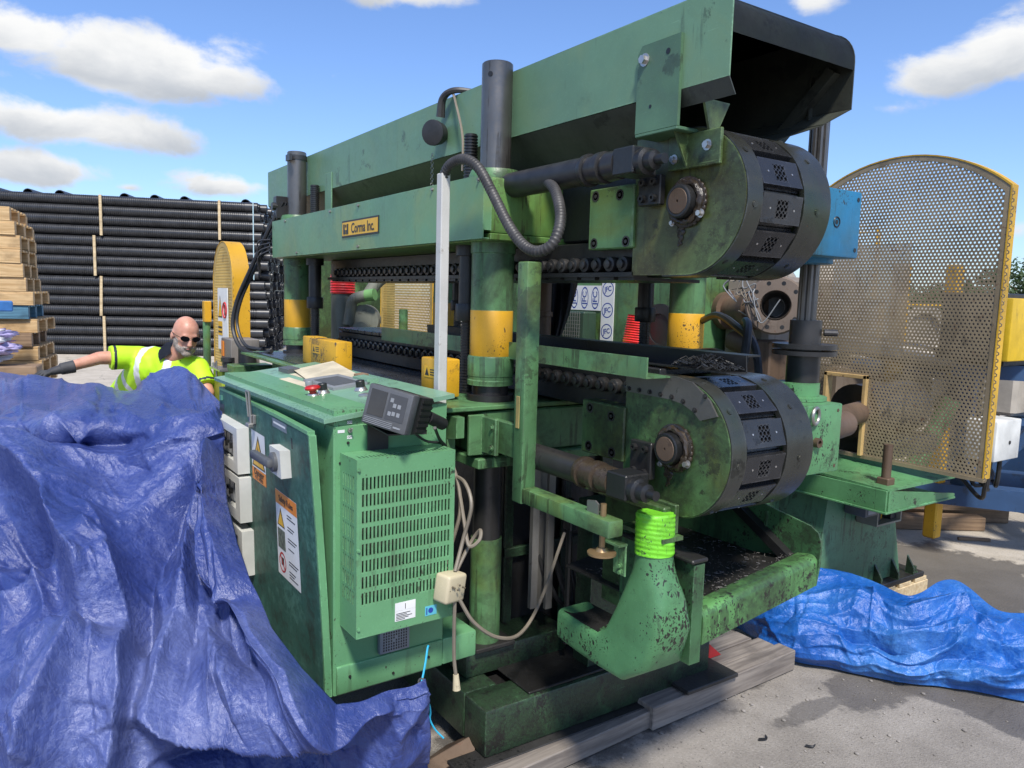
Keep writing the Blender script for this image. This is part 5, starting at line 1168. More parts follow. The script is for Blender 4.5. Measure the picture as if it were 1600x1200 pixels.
RIGHT_SHEET = [
    (11.4, 0, -2.47, 3.05, 0.01), (11.4, 0.3, -2.43, 2.99, 0.09), (11.4, 0.65, -2.42, 2.98, 0.16), (11.4, 1, -2.43, 2.98, 0.21),
    (11.9, 0, -2.25, 3.02, 0.01), (11.9, 0.3, -2.24, 3.00, 0.12), (11.9, 0.65, -2.29, 3.05, 0.20), (11.9, 1, -2.36, 3.13, 0.27),
    (12.4, 0, -2.05, 2.99, 0.01), (12.4, 0.3, -2.06, 3.00, 0.14), (12.4, 0.65, -2.16, 3.11, 0.24), (12.4, 1, -2.29, 3.29, 0.32),
    (12.9, 0, -1.93, 3.07, 0.01), (12.9, 0.3, -1.96, 3.09, 0.14), (12.9, 0.65, -2.06, 3.23, 0.23), (12.9, 1, -2.21, 3.44, 0.32),
    (13.3, 0, -1.84, 3.12, 0.01), (13.3, 0.3, -1.87, 3.16, 0.13), (13.3, 0.65, -1.97, 3.30, 0.22), (13.3, 1, -2.12, 3.52, 0.31),
    (13.8, 0, -1.73, 3.19, 0.01), (13.8, 0.3, -1.76, 3.22, 0.12), (13.8, 0.65, -1.85, 3.36, 0.21), (13.8, 1, -1.97, 3.56, 0.29),
    (14.2, 0, -1.65, 3.25, 0.01), (14.2, 0.3, -1.66, 3.26, 0.13), (14.2, 0.65, -1.73, 3.37, 0.21), (14.2, 1, -1.83, 3.54, 0.29),
    (14.4, 0, -1.61, 3.29, 0.01), (14.4, 0.3, -1.63, 3.31, 0.13), (14.4, 0.65, -1.71, 3.43, 0.22), (14.4, 1, -1.81, 3.62, 0.30),
    (14.65, 0, -1.57, 3.34, 0.01), (14.65, 0.3, -1.60, 3.38, 0.13), (14.65, 0.65, -1.69, 3.55, 0.23), (14.65, 1, -1.83, 3.80, 0.31),
    (14.9, 0, -1.52, 3.38, 0.01), (14.9, 0.3, -1.56, 3.43, 0.13), (14.9, 0.65, -1.66, 3.62, 0.23), (14.9, 1, -1.80, 3.90, 0.31),
    (15.2, 0, -1.47, 3.43, 0.01), (15.2, 0.3, -1.50, 3.47, 0.12), (15.2, 0.65, -1.58, 3.64, 0.21), (15.2, 1, -1.70, 3.88, 0.29),
    (15.5, 0, -1.41, 3.47, 0.01), (15.5, 0.3, -1.43, 3.50, 0.11), (15.5, 0.65, -1.49, 3.63, 0.19), (15.5, 1, -1.58, 3.82, 0.26),
    (16, 0, -1.31, 3.53, 0.01), (16, 0.3, -1.33, 3.57, 0.11), (16, 0.65, -1.40, 3.71, 0.18), (16, 1, -1.49, 3.91, 0.25),
    (16.6, 0, -1.21, 3.65, 0.01), (16.6, 0.3, -1.24, 3.70, 0.10), (16.6, 0.65, -1.30, 3.85, 0.18), (16.6, 1, -1.39, 4.06, 0.24),
    (17.2, 0, -1.12, 3.77, 0.01), (17.2, 0.3, -1.14, 3.82, 0.10), (17.2, 0.65, -1.20, 3.98, 0.17), (17.2, 1, -1.29, 4.21, 0.23)]
def spline_sheet(ctl, sb):
    """thin plate spline from sheet position to place"""
    ctl = np.array(ctl); X_ = ctl[:, :2] * np.array([1 / 3.0, sb])
    d = np.linalg.norm(X_[:, None] - X_[None], axis=2)
    K = np.where(d > 0, d * d * np.log(d + 1e-9), 0); n = len(X_)
    Pm = np.c_[np.ones(n), X_]; A = np.block([[K + 1e-3 * np.eye(n), Pm], [Pm.T, np.zeros((3, 3))]])
    w_ = np.linalg.solve(A, np.r_[ctl[:, 2:], np.zeros((3, 3))])
    def f(a, b):
        Q = np.c_[a.ravel() / 3.0, b.ravel() * sb]; d = np.linalg.norm(Q[:, None] - X_[None], axis=2)
        K = np.where(d > 0, d * d * np.log(d + 1e-9), 0)
        return (K @ w_[:n] + np.c_[np.ones(len(Q)), Q] @ w_[n:]).reshape(a.shape + (3,))
    return f
def fold(a, b, pl, amp, wl, wr, fade=0.6, pw=2.0):
    """ridge along a polyline on the sheet; wl / wr are its widths on the two sides"""
    pl = np.array(pl, float); best = np.full(a.shape, 1e9); side = np.zeros(a.shape); tt = np.zeros(a.shape)
    seg = np.linalg.norm(np.diff(pl, axis=0), axis=1); cum = np.r_[0, np.cumsum(seg)]
    for i in range(len(pl) - 1):
        p, v = pl[i], pl[i + 1] - pl[i]; t = np.clip(((a - p[0]) * v[0] + (b - p[1]) * v[1]) / (v @ v), 0, 1)
        dx = a - (p[0] + t * v[0]); dy = b - (p[1] + t * v[1]); d = np.hypot(dx, dy); m_ = d < best
        best = np.where(m_, d, best); side = np.where(m_, v[0] * dy - v[1] * dx, side); tt = np.where(m_, cum[i] + t * seg[i], tt)
    e = np.clip(np.minimum(tt, cum[-1] - tt) / fade + 0.2, 0, 1); e = e * e * (3 - 2 * e)
    return amp * e * np.exp(-(best / np.where(side < 0, wl, wr)) ** pw)
def vnoise(x, y, seed):
    T = np.random.RandomState(seed).rand(256, 256); xi = np.floor(x).astype(int); yi = np.floor(y).astype(int); fx, fy = x - xi, y - yi
    fx = fx * fx * (3 - 2 * fx); fy = fy * fy * (3 - 2 * fy); g_ = lambda p, q_: T[p % 256, q_ % 256]
    return (g_(xi, yi) * (1 - fx) + g_(xi + 1, yi) * fx) * (1 - fy) + (g_(xi, yi + 1) * (1 - fx) + g_(xi + 1, yi + 1) * fx) * fy
def creases(a, b, ang, f1, f2, seed):
    """thin sharp wrinkles elongated along direction ang"""
    u_ = a * cos(ang) + b * sin(ang); v_ = -a * sin(ang) + b * cos(ang)
    wv = vnoise(u_ * f1 * 0.7, v_ * f1, seed + 9) * 1.5
    n_ = vnoise(u_ * f1, v_ * f2 + wv, seed)
    return 1 - np.abs(2 * n_ - 1) ** 0.8
def facets(a, b, f, seed, jit=1.0):
    """crumple: distance between the two nearest scattered points, flat facets with sharp creases"""
    T = np.random.RandomState(seed).rand(64, 64, 3); x, y = a * f, b * f; xi = np.floor(x).astype(int); yi = np.floor(y).astype(int)
    d1 = np.full(a.shape, 9.0); d2 = np.full(a.shape, 9.0); hh = np.zeros(a.shape)
    for i in (-1, 0, 1):
        for j in (-1, 0, 1):
            p = T[(xi + i) % 64, (yi + j) % 64]; dx = x - (xi + i + p[..., 0]); dy = y - (yi + j + p[..., 1]); d = np.hypot(dx, dy)
            pl = (p[..., 2] - 0.5) * 1.2 + dx * (p[..., 0] - 0.5) * 1.6 + dy * (p[..., 1] - 0.5) * 1.6
            m_ = d < d1; hh = np.where(m_, pl, hh); d2 = np.where(m_, d1, np.minimum(d2, d)); d1 = np.where(m_, d, d1)
    return hh * np.clip((d2 - d1) * 2.2, 0, 1)
def tarp_mat(name, c0, c1, pale, rough=0.30):
    m, nt, b = newmat(name)
    v = nd(nt, 'ShaderNodeTexCoord').outputs['Object']
    n1 = noi(nt, v, 2.4, 6, 0.6, 0.4); n2 = noi(nt, v, 16.0, 8, 0.65, 1.0)
    c = mixc(nt, rmp(nt, n1, 0.3, 0.7), c0, c1)
    # scuffed creases where the coating has gone milky
    r1 = mth(nt, 'ABSOLUTE', mth(nt, 'SUBTRACT', noi(nt, v, 9.0, 7, 0.65, 1.6), 0.5))
    r2 = mth(nt, 'ABSOLUTE', mth(nt, 'SUBTRACT', noi(nt, scl(nt, v, (1, 1, 0.35)), 30.0, 5, 0.6, 0.6), 0.5))
    cr = mth(nt, 'MAXIMUM', rmp(nt, r1, 0.022, 0.0), mth(nt, 'MULTIPLY', rmp(nt, r2, 0.05, 0.0), 0.55))
    cr = mth(nt, 'MULTIPLY', cr, rmp(nt, n1, 0.38, 0.62))
    c = mixc(nt, mth(nt, 'MULTIPLY', cr, 0.40), c, pale)
    c = mixc(nt, mth(nt, 'MULTIPLY', rmp(nt, n2, 0.5, 0.75), 0.14), c, pale)
    dust = rmp(nt, noi(nt, v, 1.1, 7, 0.6), 0.50, 0.72)
    c = mixc(nt, mth(nt, 'MULTIPLY', dust, 0.30), c, pale)
    nt.links.new(c, b.inputs['Base Color'])
    nt.links.new(mth(nt, 'ADD', mth(nt, 'MULTIPLY', n2, 0.22), rough - 0.11), b.inputs['Roughness'])
    b.inputs['Specular IOR Level'].default_value = 0.5
    vo = vor(nt, vmth(nt, 'ADD', v, vmth(nt, 'MULTIPLY', nd(nt, 'ShaderNodeTexNoise', i_Vector=v, i_Scale=9.0).outputs['Color'], (0.12, 0.12, 0.12))), 30.0)
    h = mth(nt, 'MULTIPLY', r1, 1.5)
    h = mth(nt, 'ADD', h, mth(nt, 'MULTIPLY', r2, 0.9))
    h = mth(nt, 'ADD', h, mth(nt, 'MULTIPLY', vo, 0.55))
    h = mth(nt, 'ADD', h, mth(nt, 'MULTIPLY', noi(nt, v, 48.0, 6, 0.65, 0.8), 0.75))
    bump(nt, b, h, 0.50, 0.011)
    return m
def tarp(name, W, mat, label):
    nu, nv = W.shape[:2]
    q = MB(); g = [[q.bm.verts.new(W[i, j]) for j in range(nv)] for i in range(nu)]
    for i in range(nu - 1):
        for j in range(nv - 1): q.bm.faces.new((g[i][j], g[i + 1][j], g[i + 1][j + 1], g[i][j + 1]))
    o = obj(name, q, mat, label=label, cat='tarpaulin', ang=180)
    so = o.modifiers.new('thickness', 'SOLIDIFY'); so.thickness = 0.0015
    ss = o.modifiers.new('smooth', 'SUBSURF'); ss.levels = 1; ss.render_levels = 1; ss.subdivision_type = 'SIMPLE'
    return o
def grid_normals(W):
    du = np.gradient(W, axis=0); dv = np.gradient(W, axis=1); n_ = np.cross(du, dv); n_ /= np.linalg.norm(n_, axis=2, keepdims=True) + 1e-9
    return n_
def small_creases(a, b, box_, n, seed, ang0, spread, l0, l1, amp, w0, w1):
    """many short sharp creases pressed into the sheet"""
    r = random.Random(seed); A = np.zeros(a.shape)
    for _ in range(n):
        ca, cb = r.uniform(box_[0], box_[1]), r.uniform(box_[2], box_[3]); an = ang0 + r.gauss(0, spread); L = r.uniform(l0, l1); k = r.gauss(0, 0.25)
        p = [(ca - cos(an) * L / 2, cb - sin(an) * L / 2), (ca + k * L * 0.3 * sin(an), cb - k * L * 0.3 * cos(an)), (ca + cos(an) * L / 2, cb + sin(an) * L / 2)]
        m_ = (np.abs(a - ca) < L / 2 + 0.3) & (np.abs(b - cb) < L / 2 + 0.3)
        if m_.any(): A[m_] += fold(a[m_], b[m_], p, amp * r.uniform(0.4, 1.2) * r.choice((1, 1, -1)), r.uniform(w0, w1), r.uniform(w0, w1), L * 0.4, 1.0)
    return A
def left_sheet(NU=250, NV=210):
    e = np.array(LEFT_EDGE); sg = np.hypot(np.diff(e[:, 0]), 0.35 * np.diff(e[:, 1])); c_ = np.r_[0, np.cumsum(sg)] / sg.sum()
    u_ = np.linspace(0, 1, NU + 1); ca, ct = np.interp(u_, c_, e[:, 0]), np.interp(u_, c_, e[:, 1])
    v_ = np.linspace(0, 1, NV + 1); v_ = 0.55 * v_ + 0.45 * v_ ** 1.6
    a = np.repeat(ca[:, None], NV + 1, 1); b = ct[:, None] + (14.0 - ct[:, None]) * v_[None]
    W = spline_sheet(LEFT_SHEET, 1 / 3.0)(a, b); N = grid_normals(W)
    if N[NU // 2, NV // 2] @ np.array([0.83, -0.55, 0.3]) < 0: N = -N
    wa, wb = a + 0.10 * (vnoise(a * 3, b * 3, 61) - 0.5), b + 0.10 * (vnoise(a * 3, b * 3, 62) - 0.5)
    A = 0
    for pl, amp, wl, wr in LEFT_FOLDS: A = A + fold(wa, wb, pl, amp * 1.25, wl * 1.2, wr * 1.2, pw=1.2)
    for k in range(10):                     # swags pulled towards the cabinet corner
        A = A + fold(wa, wb, [(3.42, 6.50 + 0.02 * k), (2.2, 6.78 + 0.20 * k), (0.7, 6.75 + 0.24 * k), (-1.2, 6.8 + 0.22 * k)], (0.016, -0.012, 0.010)[k % 3], 0.08, 0.10 + 0.02 * (k % 2), 0.8, 1.1)
    for k in range(9):                      # pleats running down beside the cabinet
        A = A + fold(wa, wb, [(3.50, 6.75 + 0.05 * k), (3.30 + 0.07 * k, 8.2 + 0.15 * k), (2.75 + 0.30 * k, 10.0 + 0.06 * k), (2.5 + 0.5 * k, 11.2)], (0.034, -0.026, 0.024)[k % 3], 0.09, 0.12, 0.8, 1.1)
    A = A + 0.030 * (vnoise(a * 1.1, b * 1.3, 2) - 0.5)
    A = A + small_creases(wa, wb, (-1, 3.6, 6.4, 9.5), 110, 5, 0.35, 0.6, 0.25, 0.9, 0.010, 0.025, 0.06)
    A = A + small_creases(wa, wb, (-1, 6.7, 8.5, 12.6), 190, 6, 1.2, 0.9, 0.3, 1.1, 0.016, 0.03, 0.09)
    A = A + small_creases(wa, wb, (0, 3.5, 5.8, 6.6), 90, 8, 0.6, 0.8, 0.1, 0.5, 0.016, 0.02, 0.05)
    wx, wy = a + 0.12 * (vnoise(a * 4, b * 4, 21) - 0.5), b + 0.12 * (vnoise(a * 4, b * 4, 22) - 0.5)
    A = A + (0.35 + 0.9 * vnoise(a * 0.9, b * 0.9, 23)) * (0.007 * facets(wx, wy * 0.8, 2.2, 41) + 0.003 * facets(wx, wy, 5.2, 42))
    A = A * np.clip((b - ct[:, None]) / 0.14 + 0.08, 0, 1)
    W = W + N * A[..., None]; W[..., 2] = np.maximum(W[..., 2], 0.012); return W
def right_sheet(NU=210, NV=120):
    u_ = np.linspace(11.4, 17.2, NU + 1); a = np.repeat(u_[:, None], NV + 1, 1); b = np.repeat(np.linspace(0, 1, NV + 1)[None], NU + 1, 0)
    W = spline_sheet(RIGHT_SHEET, 1.0)(a, b); N = grid_normals(W)
    if N[NU // 2, NV // 2] @ np.array([0.83, -0.55, 0.6]) < 0: N = -N
    A = 0; bb = b * 1.4
    wa, wb = a + 0.10 * (vnoise(a * 3, bb * 3, 61) - 0.5), bb + 0.08 * (vnoise(a * 3, bb * 3, 62) - 0.5)
    for pl, amp, wl, wr in RIGHT_FOLDS: A = A + fold(wa, wb, [(p[0], p[1] * 1.4) for p in pl], amp, wl, wr, 0.4, 1.15)
    for k in range(7): A = A + fold(wa, wb, [(11.9, 0.10 + 0.12 * k), (13.2, 0.16 + 0.13 * k), (14.6, 0.22 + 0.12 * k), (16.4, 0.40 + 0.12 * k)], (0.026, -0.020, 0.018)[k % 3], 0.05, 0.07, 0.6, 1.1)
    A = A + 0.030 * (vnoise(a * 1.8, bb * 2.6, 7) - 0.5) + small_creases(wa, wb, (11.8, 17, 0.05, 1.35), 120, 15, 0.15, 0.7, 0.2, 0.8, 0.012, 0.02, 0.05) + 0.008 * facets(wa, wb * 0.8, 3.0, 51) + 0.005 * facets(wa, wb, 6.0, 52)
    A = A * np.clip(b * 6 + 0.15, 0, 1) * np.clip((1 - b) * 7 + 0.2, 0, 1)
    W = W + N * A[..., None]; W[..., 2] = np.maximum(W[..., 2], 0.012); return W
LEFT_FOLDS = [
    ([(0.05, 7.38), (0.60, 7.82), (1.03, 8.40), (1.24, 9.05), (1.32, 9.65), (1.40, 10.12)], .19, .80, .09), ([(1.40, 10.08), (1.12, 10.85), (0.75, 11.8), (0.5, 13.0)], .13, .35, .35),
    ([(1.40, 8.8), (1.96, 9.15), (2.09, 9.9), (1.98, 11.0), (1.72, 12.6)], .10, .09, .55), ([(3.45, 6.62), (3.0, 7.6), (2.55, 8.8), (2.38, 9.6), (2.14, 10.45)], -.08, .16, .28), ([(3.52, 6.8), (3.25, 7.8), (3.03, 9.0), (2.88, 10.1)], .06, .26, .16),
    ([(3.50, 6.7), (3.62, 7.9), (3.76, 8.8), (4.02, 9.75), (4.55, 10.55), (5.3, 11.18)], .05, .15, .13), ([(2.05, 11.26), (3.0, 11.46), (4.2, 11.3), (5.2, 11.1), (6.1, 10.9)], .12, .60, .08),
    ([(0, 10.88), (0.6, 10.62), (1.25, 10.0)], .07, .14, .20), ([(-0.4, 9.7), (0.6, 9.45), (1.18, 9.0)], .07, .12, .20), ([(0, 11.85), (0.7, 11.3), (1.12, 10.58)], .07, .14, .16), ([(-0.6, 8.6), (0.4, 8.5), (1.0, 8.72)], -.09, .25, .25), ([(-0.8, 7.0), (0.3, 7.35), (1.0, 8.0)], .04, .30, .18),
    ([(3.5, 6.52), (2.2, 6.84), (0.6, 6.72), (-0.8, 6.9)], .022, .10, .16), ([(3.46, 6.6), (2.3, 7.3), (1.1, 7.48)], .028, .14, .14), ([(3.44, 6.68), (2.62, 7.7), (2.0, 8.5)], .030, .14, .14), ([(3.0, 6.6), (1.8, 7.0), (0.4, 7.05)], -.02, .10, .12),
    ([(0, 6.03), (0.8, 6.12), (1.5, 6.25), (1.95, 6.4)], .05, .10, .12), ([(2.15, 6.4), (2.4, 6.1), (2.75, 5.9), (3.2, 6.15)], .05, .14, .12), ([(2.4, 6.2), (3.0, 6.25), (3.45, 6.34)], -.05, .08, .08),
    ([(6.68, 10.75), (6.1, 11.3), (5.7, 12.2)], .04, .22, .14), ([(6.0, 10.95), (4.8, 11.65), (3.8, 11.85), (2.3, 11.95)], -.06, .20, .20), ([(6.6, 11.5), (5.6, 11.9), (4.2, 12.3)], .05, .20, .14), ([(2.5, 9.0), (2.62, 10.0), (2.4, 10.9)], .035, .16, .12), ([(3.3, 9.0), (3.45, 9.85), (4.0, 10.6)], -.04, .14, .12),
    ([(3.3, 10.0), (3.8, 10.7), (4.7, 11.1)], .035, .12, .14), ([(0.6, 9.0), (0.75, 9.8), (0.3, 10.5)], .04, .16, .12), ([(-1.2, 11.0), (-0.2, 11.5), (0.4, 12.5)], .06, .20, .20), ([(3.6, 8.2), (3.5, 9.0), (3.62, 9.8)], .03, .10, .08), ([(0.1, 8.0), (0.5, 8.5), (0.8, 9.2)], -.05, .15, .15)]
RIGHT_FOLDS = [
    ([(11.85, .12), (13.0, .22), (14.2, .25), (16.0, .55), (17.2, .65)], .06, .10, .20), ([(12.3, .40), (13.3, .52), (14.2, .42), (15.2, .52)], .06, .10, .22), ([(12.5, .95), (13.3, .75), (14.3, .75), (15.2, .62)], .06, .20, .10), ([(12.7, .66), (13.5, .62), (14.5, .68), (15.6, .60)], .045, .12, .12),
    ([(14.6, .27), (15.3, .58), (16.0, .85)], .06, .14, .16), ([(14.4, .98), (14.7, .82), (15.4, .82)], -.05, .08, .08), ([(12.0, .08), (13.3, .05), (14.8, .09), (16.4, .16)], .035, .08, .10), ([(14.7, .03), (15.6, .22), (16.6, .42)], .06, .10, .14), ([(13.4, .82), (13.7, .66), (13.8, .5)], .035, .14, .14), ([(13.0, .32), (14.0, .30), (15.0, .38)], -.05, .07, .07), ([(15.4, .55), (16.0, .35), (17.0, .40)], -.06, .12, .12)]
TL = tarp('tarpaulin', left_sheet(), tarp_mat('violet_tarp', (0.026, 0.044, 0.175), (0.043, 0.066, 0.230), (0.20, 0.235, 0.42)), 'large violet blue tarpaulin draped over a load in front of the cabinet')
TR = tarp('tarpaulin', right_sheet(), tarp_mat('azure_tarp', (0.008, 0.078, 0.33), (0.016, 0.120, 0.43), (0.12, 0.30, 0.58)), 'bright blue tarpaulin crumpled on the ground beside the grey timbers')
q = MB(); q.torus((-1.966, 1.020, 0.478), (0.6, -0.7, 0.2), 0.0105, 0.003, 18, 6); obj('eyelet', q, STEELW, TL)
CORD = thing('cord', 'thin cyan cord tied through the eyelet of the violet tarpaulin', 'cord', (-1.97, 1.03, 0.24))
q = MB(); q.tube(smooth_path([(-1.962, 1.016, 0.476), (-1.975, 1.03, 0.50), (-1.99, 1.045, 0.53), (-2.005, 1.058, 0.558), (-2.012, 1.065, 0.565)], 6), 0.0033, 6); obj('upper_strand', q, CYAN, CORD)
q = MB(); q.tube(smooth_path([(-1.975, 1.032, 0.47), (-2.03, 1.085, 0.34), (-2.04, 1.09, 0.30), (-2.03, 1.105, 0.265), (-2.01, 1.125, 0.24)], 6), 0.0030, 6); obj('lower_strand', q, CYAN, CORD)

# ------------------------------------------------------------------ things on the ground round the machine
def timber(x0, x1, y0, y1, z0, z1, mat, label, name='timber', rot=0.0, group=None, cat='timber'):
    cx, cy = (x0 + x1) / 2, (y0 + y1) / 2
    q = MB(); q.box(-(x1 - x0) / 2, (x1 - x0) / 2, -(y1 - y0) / 2, (y1 - y0) / 2, 0, z1 - z0, 0.004)
    o = obj(name, q, mat, label=label, cat=cat, group=group, org=(0, 0, 0)); o.location = (cx, cy, z0); o.rotation_euler = (0, 0, rot); return o
def plank_y(y0, y1, x0, x1, z0, z1, mat, label, rot=0.0, cat='timber', group=None):
    o = timber(y0, y1, x0, x1, z0, z1, mat, label, rot=0.0, cat=cat, group=group)
    o.location = ((x0 + x1) / 2, (y0 + y1) / 2, z0); o.rotation_euler = (0, 0, pi / 2 + rot); return o
plank_y(2.02, 2.93, -2.075, -1.985, 0.004, 0.098, WOODG, 'grey timber with nail holes beside the blue tarpaulin, outer one of the stack', 0.03)
plank_y(2.10, 2.90, -2.17, -2.08, 0.004, 0.094, WOODG, 'grey timber lying against the inner side of the outer one', 0.03)
plank_y(2.12, 2.86, -2.265, -2.175, 0.004, 0.096, WOODG, 'grey timber innermost of the stack by the blue tarpaulin', 0.03)
plank_y(1.15, 2.03, -2.055, -1.965, 0.004, 0.075, WOODG, 'grey timber bearing the front corner of the machine', 0.06)
q = MB(); q.box(-2.30, -1.965, 2.20, 2.50, 0.100, 0.118, 0.003); q.cyl((-2.06, 2.45, 0.1185), (-2.06, 2.45, 0.1190), 0.011, n=14); obj('steel_plate', q, BLACKM, label='oily black steel plate lying on the grey timbers', cat='plate')
q = MB(); q.box(-2.12, -2.02, 1.20, 2.25, 0.066, 0.0795, 0.002); obj('steel_plate', q, BLACKM, label='long black steel strip under the front of the machine base', cat='plate')
q = MB(); q.prism([(2.52, 0.098), (2.60, 0.098), (2.52, 0.165)], 'x', -2.16, -2.145); obj('reflector', q, SIGNR, label='small red triangular reflector under the machine tray', cat='reflector')
q = MB(); q.sheet([(-2.23, 1.12, 0.004), (-2.07, 1.26, 0.004), (-2.15, 1.34, 0.12)], 0.006); q.sheet([(-2.23, 1.12, 0.004), (-2.15, 1.34, 0.12), (-2.30, 1.30, 0.004)], 0.006); obj('angle_offcut', q, RUSTY, label='rusty steel offcut leaning under the machine corner', cat='steel offcut')
rr = random.Random(23)
q = MB()
for k in range(420):
    x = -0.9 - 1.6 * rr.random(); y = 1.6 + 2.6 * rr.random(); r_ = 0.0025 + 0.006 * rr.random() ** 3
    q.ball((x, y, r_ * 0.5), r_, sc=(1.2, 0.9, 0.7))
obj('gravel', q, plain('grit', (0.22, 0.20, 0.18), 0.9, var=0.5, scale=3), kind='stuff', smooth=False)
for k, (x, y, a_, l_) in enumerate(((-1.60, 2.45, 0.5, 0.025), (-1.72, 2.33, 1.0, 0.03))):
    q = MB(); q.tube(smooth_path([(x, y, 0.005), (x + l_ * cos(a_), y + l_ * sin(a_), 0.010), (x + 1.6 * l_ * cos(a_ + 0.7), y + 1.6 * l_ * sin(a_ + 0.7), 0.006)], 4), 0.005, 5, rfun=lambda t: 0.006 - 0.004 * t)
    obj('swarf', q, BLACK, label=('small black curl of swarf on the concrete, further from the timbers', 'small black curl of swarf on the concrete, close to the timbers')[k], cat='swarf')

# drive pedestal behind the heads
PED = thing('drive_pedestal', 'green tapering pedestal with an open switch box standing on a wooden pallet', 'pedestal', (-2.35, 3.9, 0.10))
q = MB(); y0, y1 = 3.30, 4.20
prof = [(-2.62, 0.14), (-2.16, 0.14), (-2.26, 0.72), (-2.52, 0.72)]
def frustum(q, b, t, z0, z1):
    l0 = q.loop([(b[0], b[2], z0), (b[1], b[2], z0), (b[1], b[3], z0), (b[0], b[3], z0)]); l1 = q.loop([(t[0], t[2], z1), (t[1], t[2], z1), (t[1], t[3], z1), (t[0], t[3], z1)])
    q.bridge(l0, l1); q.cap(list(reversed(l0))); q.cap(l1)
frustum(q, (-2.75, -2.25, 3.40, 4.22), (-2.6, -2.24, 3.48, 4.02), 0.14, 0.80); obj('column', q, G_PED, PED)
q = MB(); q.box(-2.85, -2.20, 3.30, 4.40, 0.105, 0.135, 0.004); obj('foot_plate', q, BLACKM, PED)
q = MB()
for y in (4.28, 3.95, 4.12): q.prism([(-2.25, 0.135), (-2.20, 0.135), (-2.20, 0.17), (-2.245, 0.24)], 'y', y, y + 0.012)
q.bolt((-2.23, 4.34, 0.135), (0, 0, 1), 0.014, 0.03); obj('foot_rib', q, G_BASE, PED)
q = MB(); q.box(-2.235, -2.12, 3.72, 3.95, 0.52, 0.53); q.box(-2.235, -2.12, 3.72, 3.95, 0.67, 0.68); q.box(-2.235, -2.12, 3.72, 3.73, 0.53, 0.67); q.box(-2.235, -2.12, 3.94, 3.95, 0.53, 0.67); q.box(-2.237, -2.232, 3.72, 3.95, 0.52, 0.68); sb = obj('switch_box', q, paint('box_beige', (0.22, 0.20, 0.15), grime=0.3, rough=0.5), PED)
q = MB(); q.tube(smooth_path([(-2.20, 3.80, 0.66), (-2.17, 3.84, 0.60), (-2.18, 3.86, 0.56), (-2.16, 3.82, 0.545)], 6), 0.004, 5); q.tube(smooth_path([(-2.20, 3.84, 0.66), (-2.16, 3.87, 0.61), (-2.18, 3.84, 0.56)], 6), 0.004, 5); obj('wire', q, SIGNY, sb)
q = MB(); q.box(-2.22, -2.14, 3.88, 3.93, 0.535, 0.57); q.box(-2.22, -2.15, 3.75, 3.80, 0.535, 0.60); obj('terminal', q, RUBBER, sb)
q = MB(); q.box(-2.235, -2.115, 3.60, 3.715, 0.585, 0.70, 0.008, 2); sc_ = obj('socket', q, GREYP, PED)
q = MB(); q.box(-2.114, -2.112, 3.62, 3.69, 0.60, 0.64); q.box(-2.114, -2.112, 3.625, 3.65, 0.655, 0.675); q.box(-2.114, -2.112, 3.66, 3.69, 0.65, 0.68); obj('socket_plate', q, GREYL, sc_)
q = MB(); q.sheet([(-2.5, 3.40, 0.82), (-1.90, 3.40, 0.80), (-1.90, 4.02, 0.80), (-2.5, 4.02, 0.82)], 0.012)
shf = obj('tool_shelf', q, G_SPOT, PED)
q = MB(); q.box(-2.45, -1.90, 3.395, 3.405, 0.70, 0.80, 0.002); q.prism([(3.41, 0.70), (4.02, 0.70), (4.02, 0.715), (3.41, 0.80)], 'x', -1.906, -1.896); q.box(-2.45, -1.89, 3.385, 4.02, 0.69, 0.70, 0.002); q.cyl((-1.8955, 3.56, 0.755), (-1.894, 3.56, 0.755), 0.016, n=12); obj('shelf_rib', q, G_SPOT, shf)
q = MB(); q.cyl((-1.97, 3.50, 0.80), (-1.97, 3.50, 1.0), 0.022, n=14); q.box(-2.0, -1.94, 3.47, 3.53, 0.80, 0.84, 0.004); obj('shelf_post', q, RUSTY, shf)
q = MB(); q.cyl((-2.44, 3.95, 1.07), (-2.44, 4.5, 1.07), 0.15, n=24); q.box(-2.66, -2.24, 4.0, 4.5, 0.82, 0.93, 0.01); obj('drive_motor', q, DARKST, PED)
q = MB(); q.cyl((-2.03, 3.05, 1.12), (-2.36, 3.90, 1.08), 0.06, n=20); obj('drive_tube', q, RUSTY, PED)
PAL = thing('pallet', 'pale new wooden pallet under the drive pedestal', 'pallet', (-2.4, 4.0, 0.0))
for k in range(7):
    q = MB(); q.box(-2.90, -2.20, 3.32 + 0.165 * k, 3.44 + 0.165 * k, 0.082, 0.103, 0.002); obj('deck_board', q, WOODF, PAL)
for x in (-2.27, -2.55, -2.85):
    q = MB(); q.box(x, x + 0.075, 3.32, 4.44, 0.004, 0.081, 0.003); obj('bearer', q, WOODF, PAL)
for k, (x, y, a_, z, l_, lab) in enumerate(((-3.0, 5.6, 0.15, 0.004, 1.2, 'brown timber baulk under the blue frame, front lower one'), (-3.15, 5.85, 0.1, 0.004, 1.6, 'brown timber baulk behind the front lower one'), (-3.10, 5.80, 0.12, 0.106, 1.4, 'brown timber baulk resting on top of two others'))):
    o = timber(x - l_ / 2, x + l_ / 2, y - 0.06, y + 0.06, z, z + 0.10, WOODB, lab); o.rotation_euler = (0, 0, radians(48) + a_)
q = MB(); q.box(-0.11, 0.11, -0.012, 0.012, 0, 0.02, 0.002); o = obj('timber', q, WOODB, label='thin stick lying on the pale concrete by the wet patch', cat='stick', org=(0, 0, 0)); o.location = (-2.55, 5.75, 0.003); o.rotation_euler = (0, 0, 0.9)

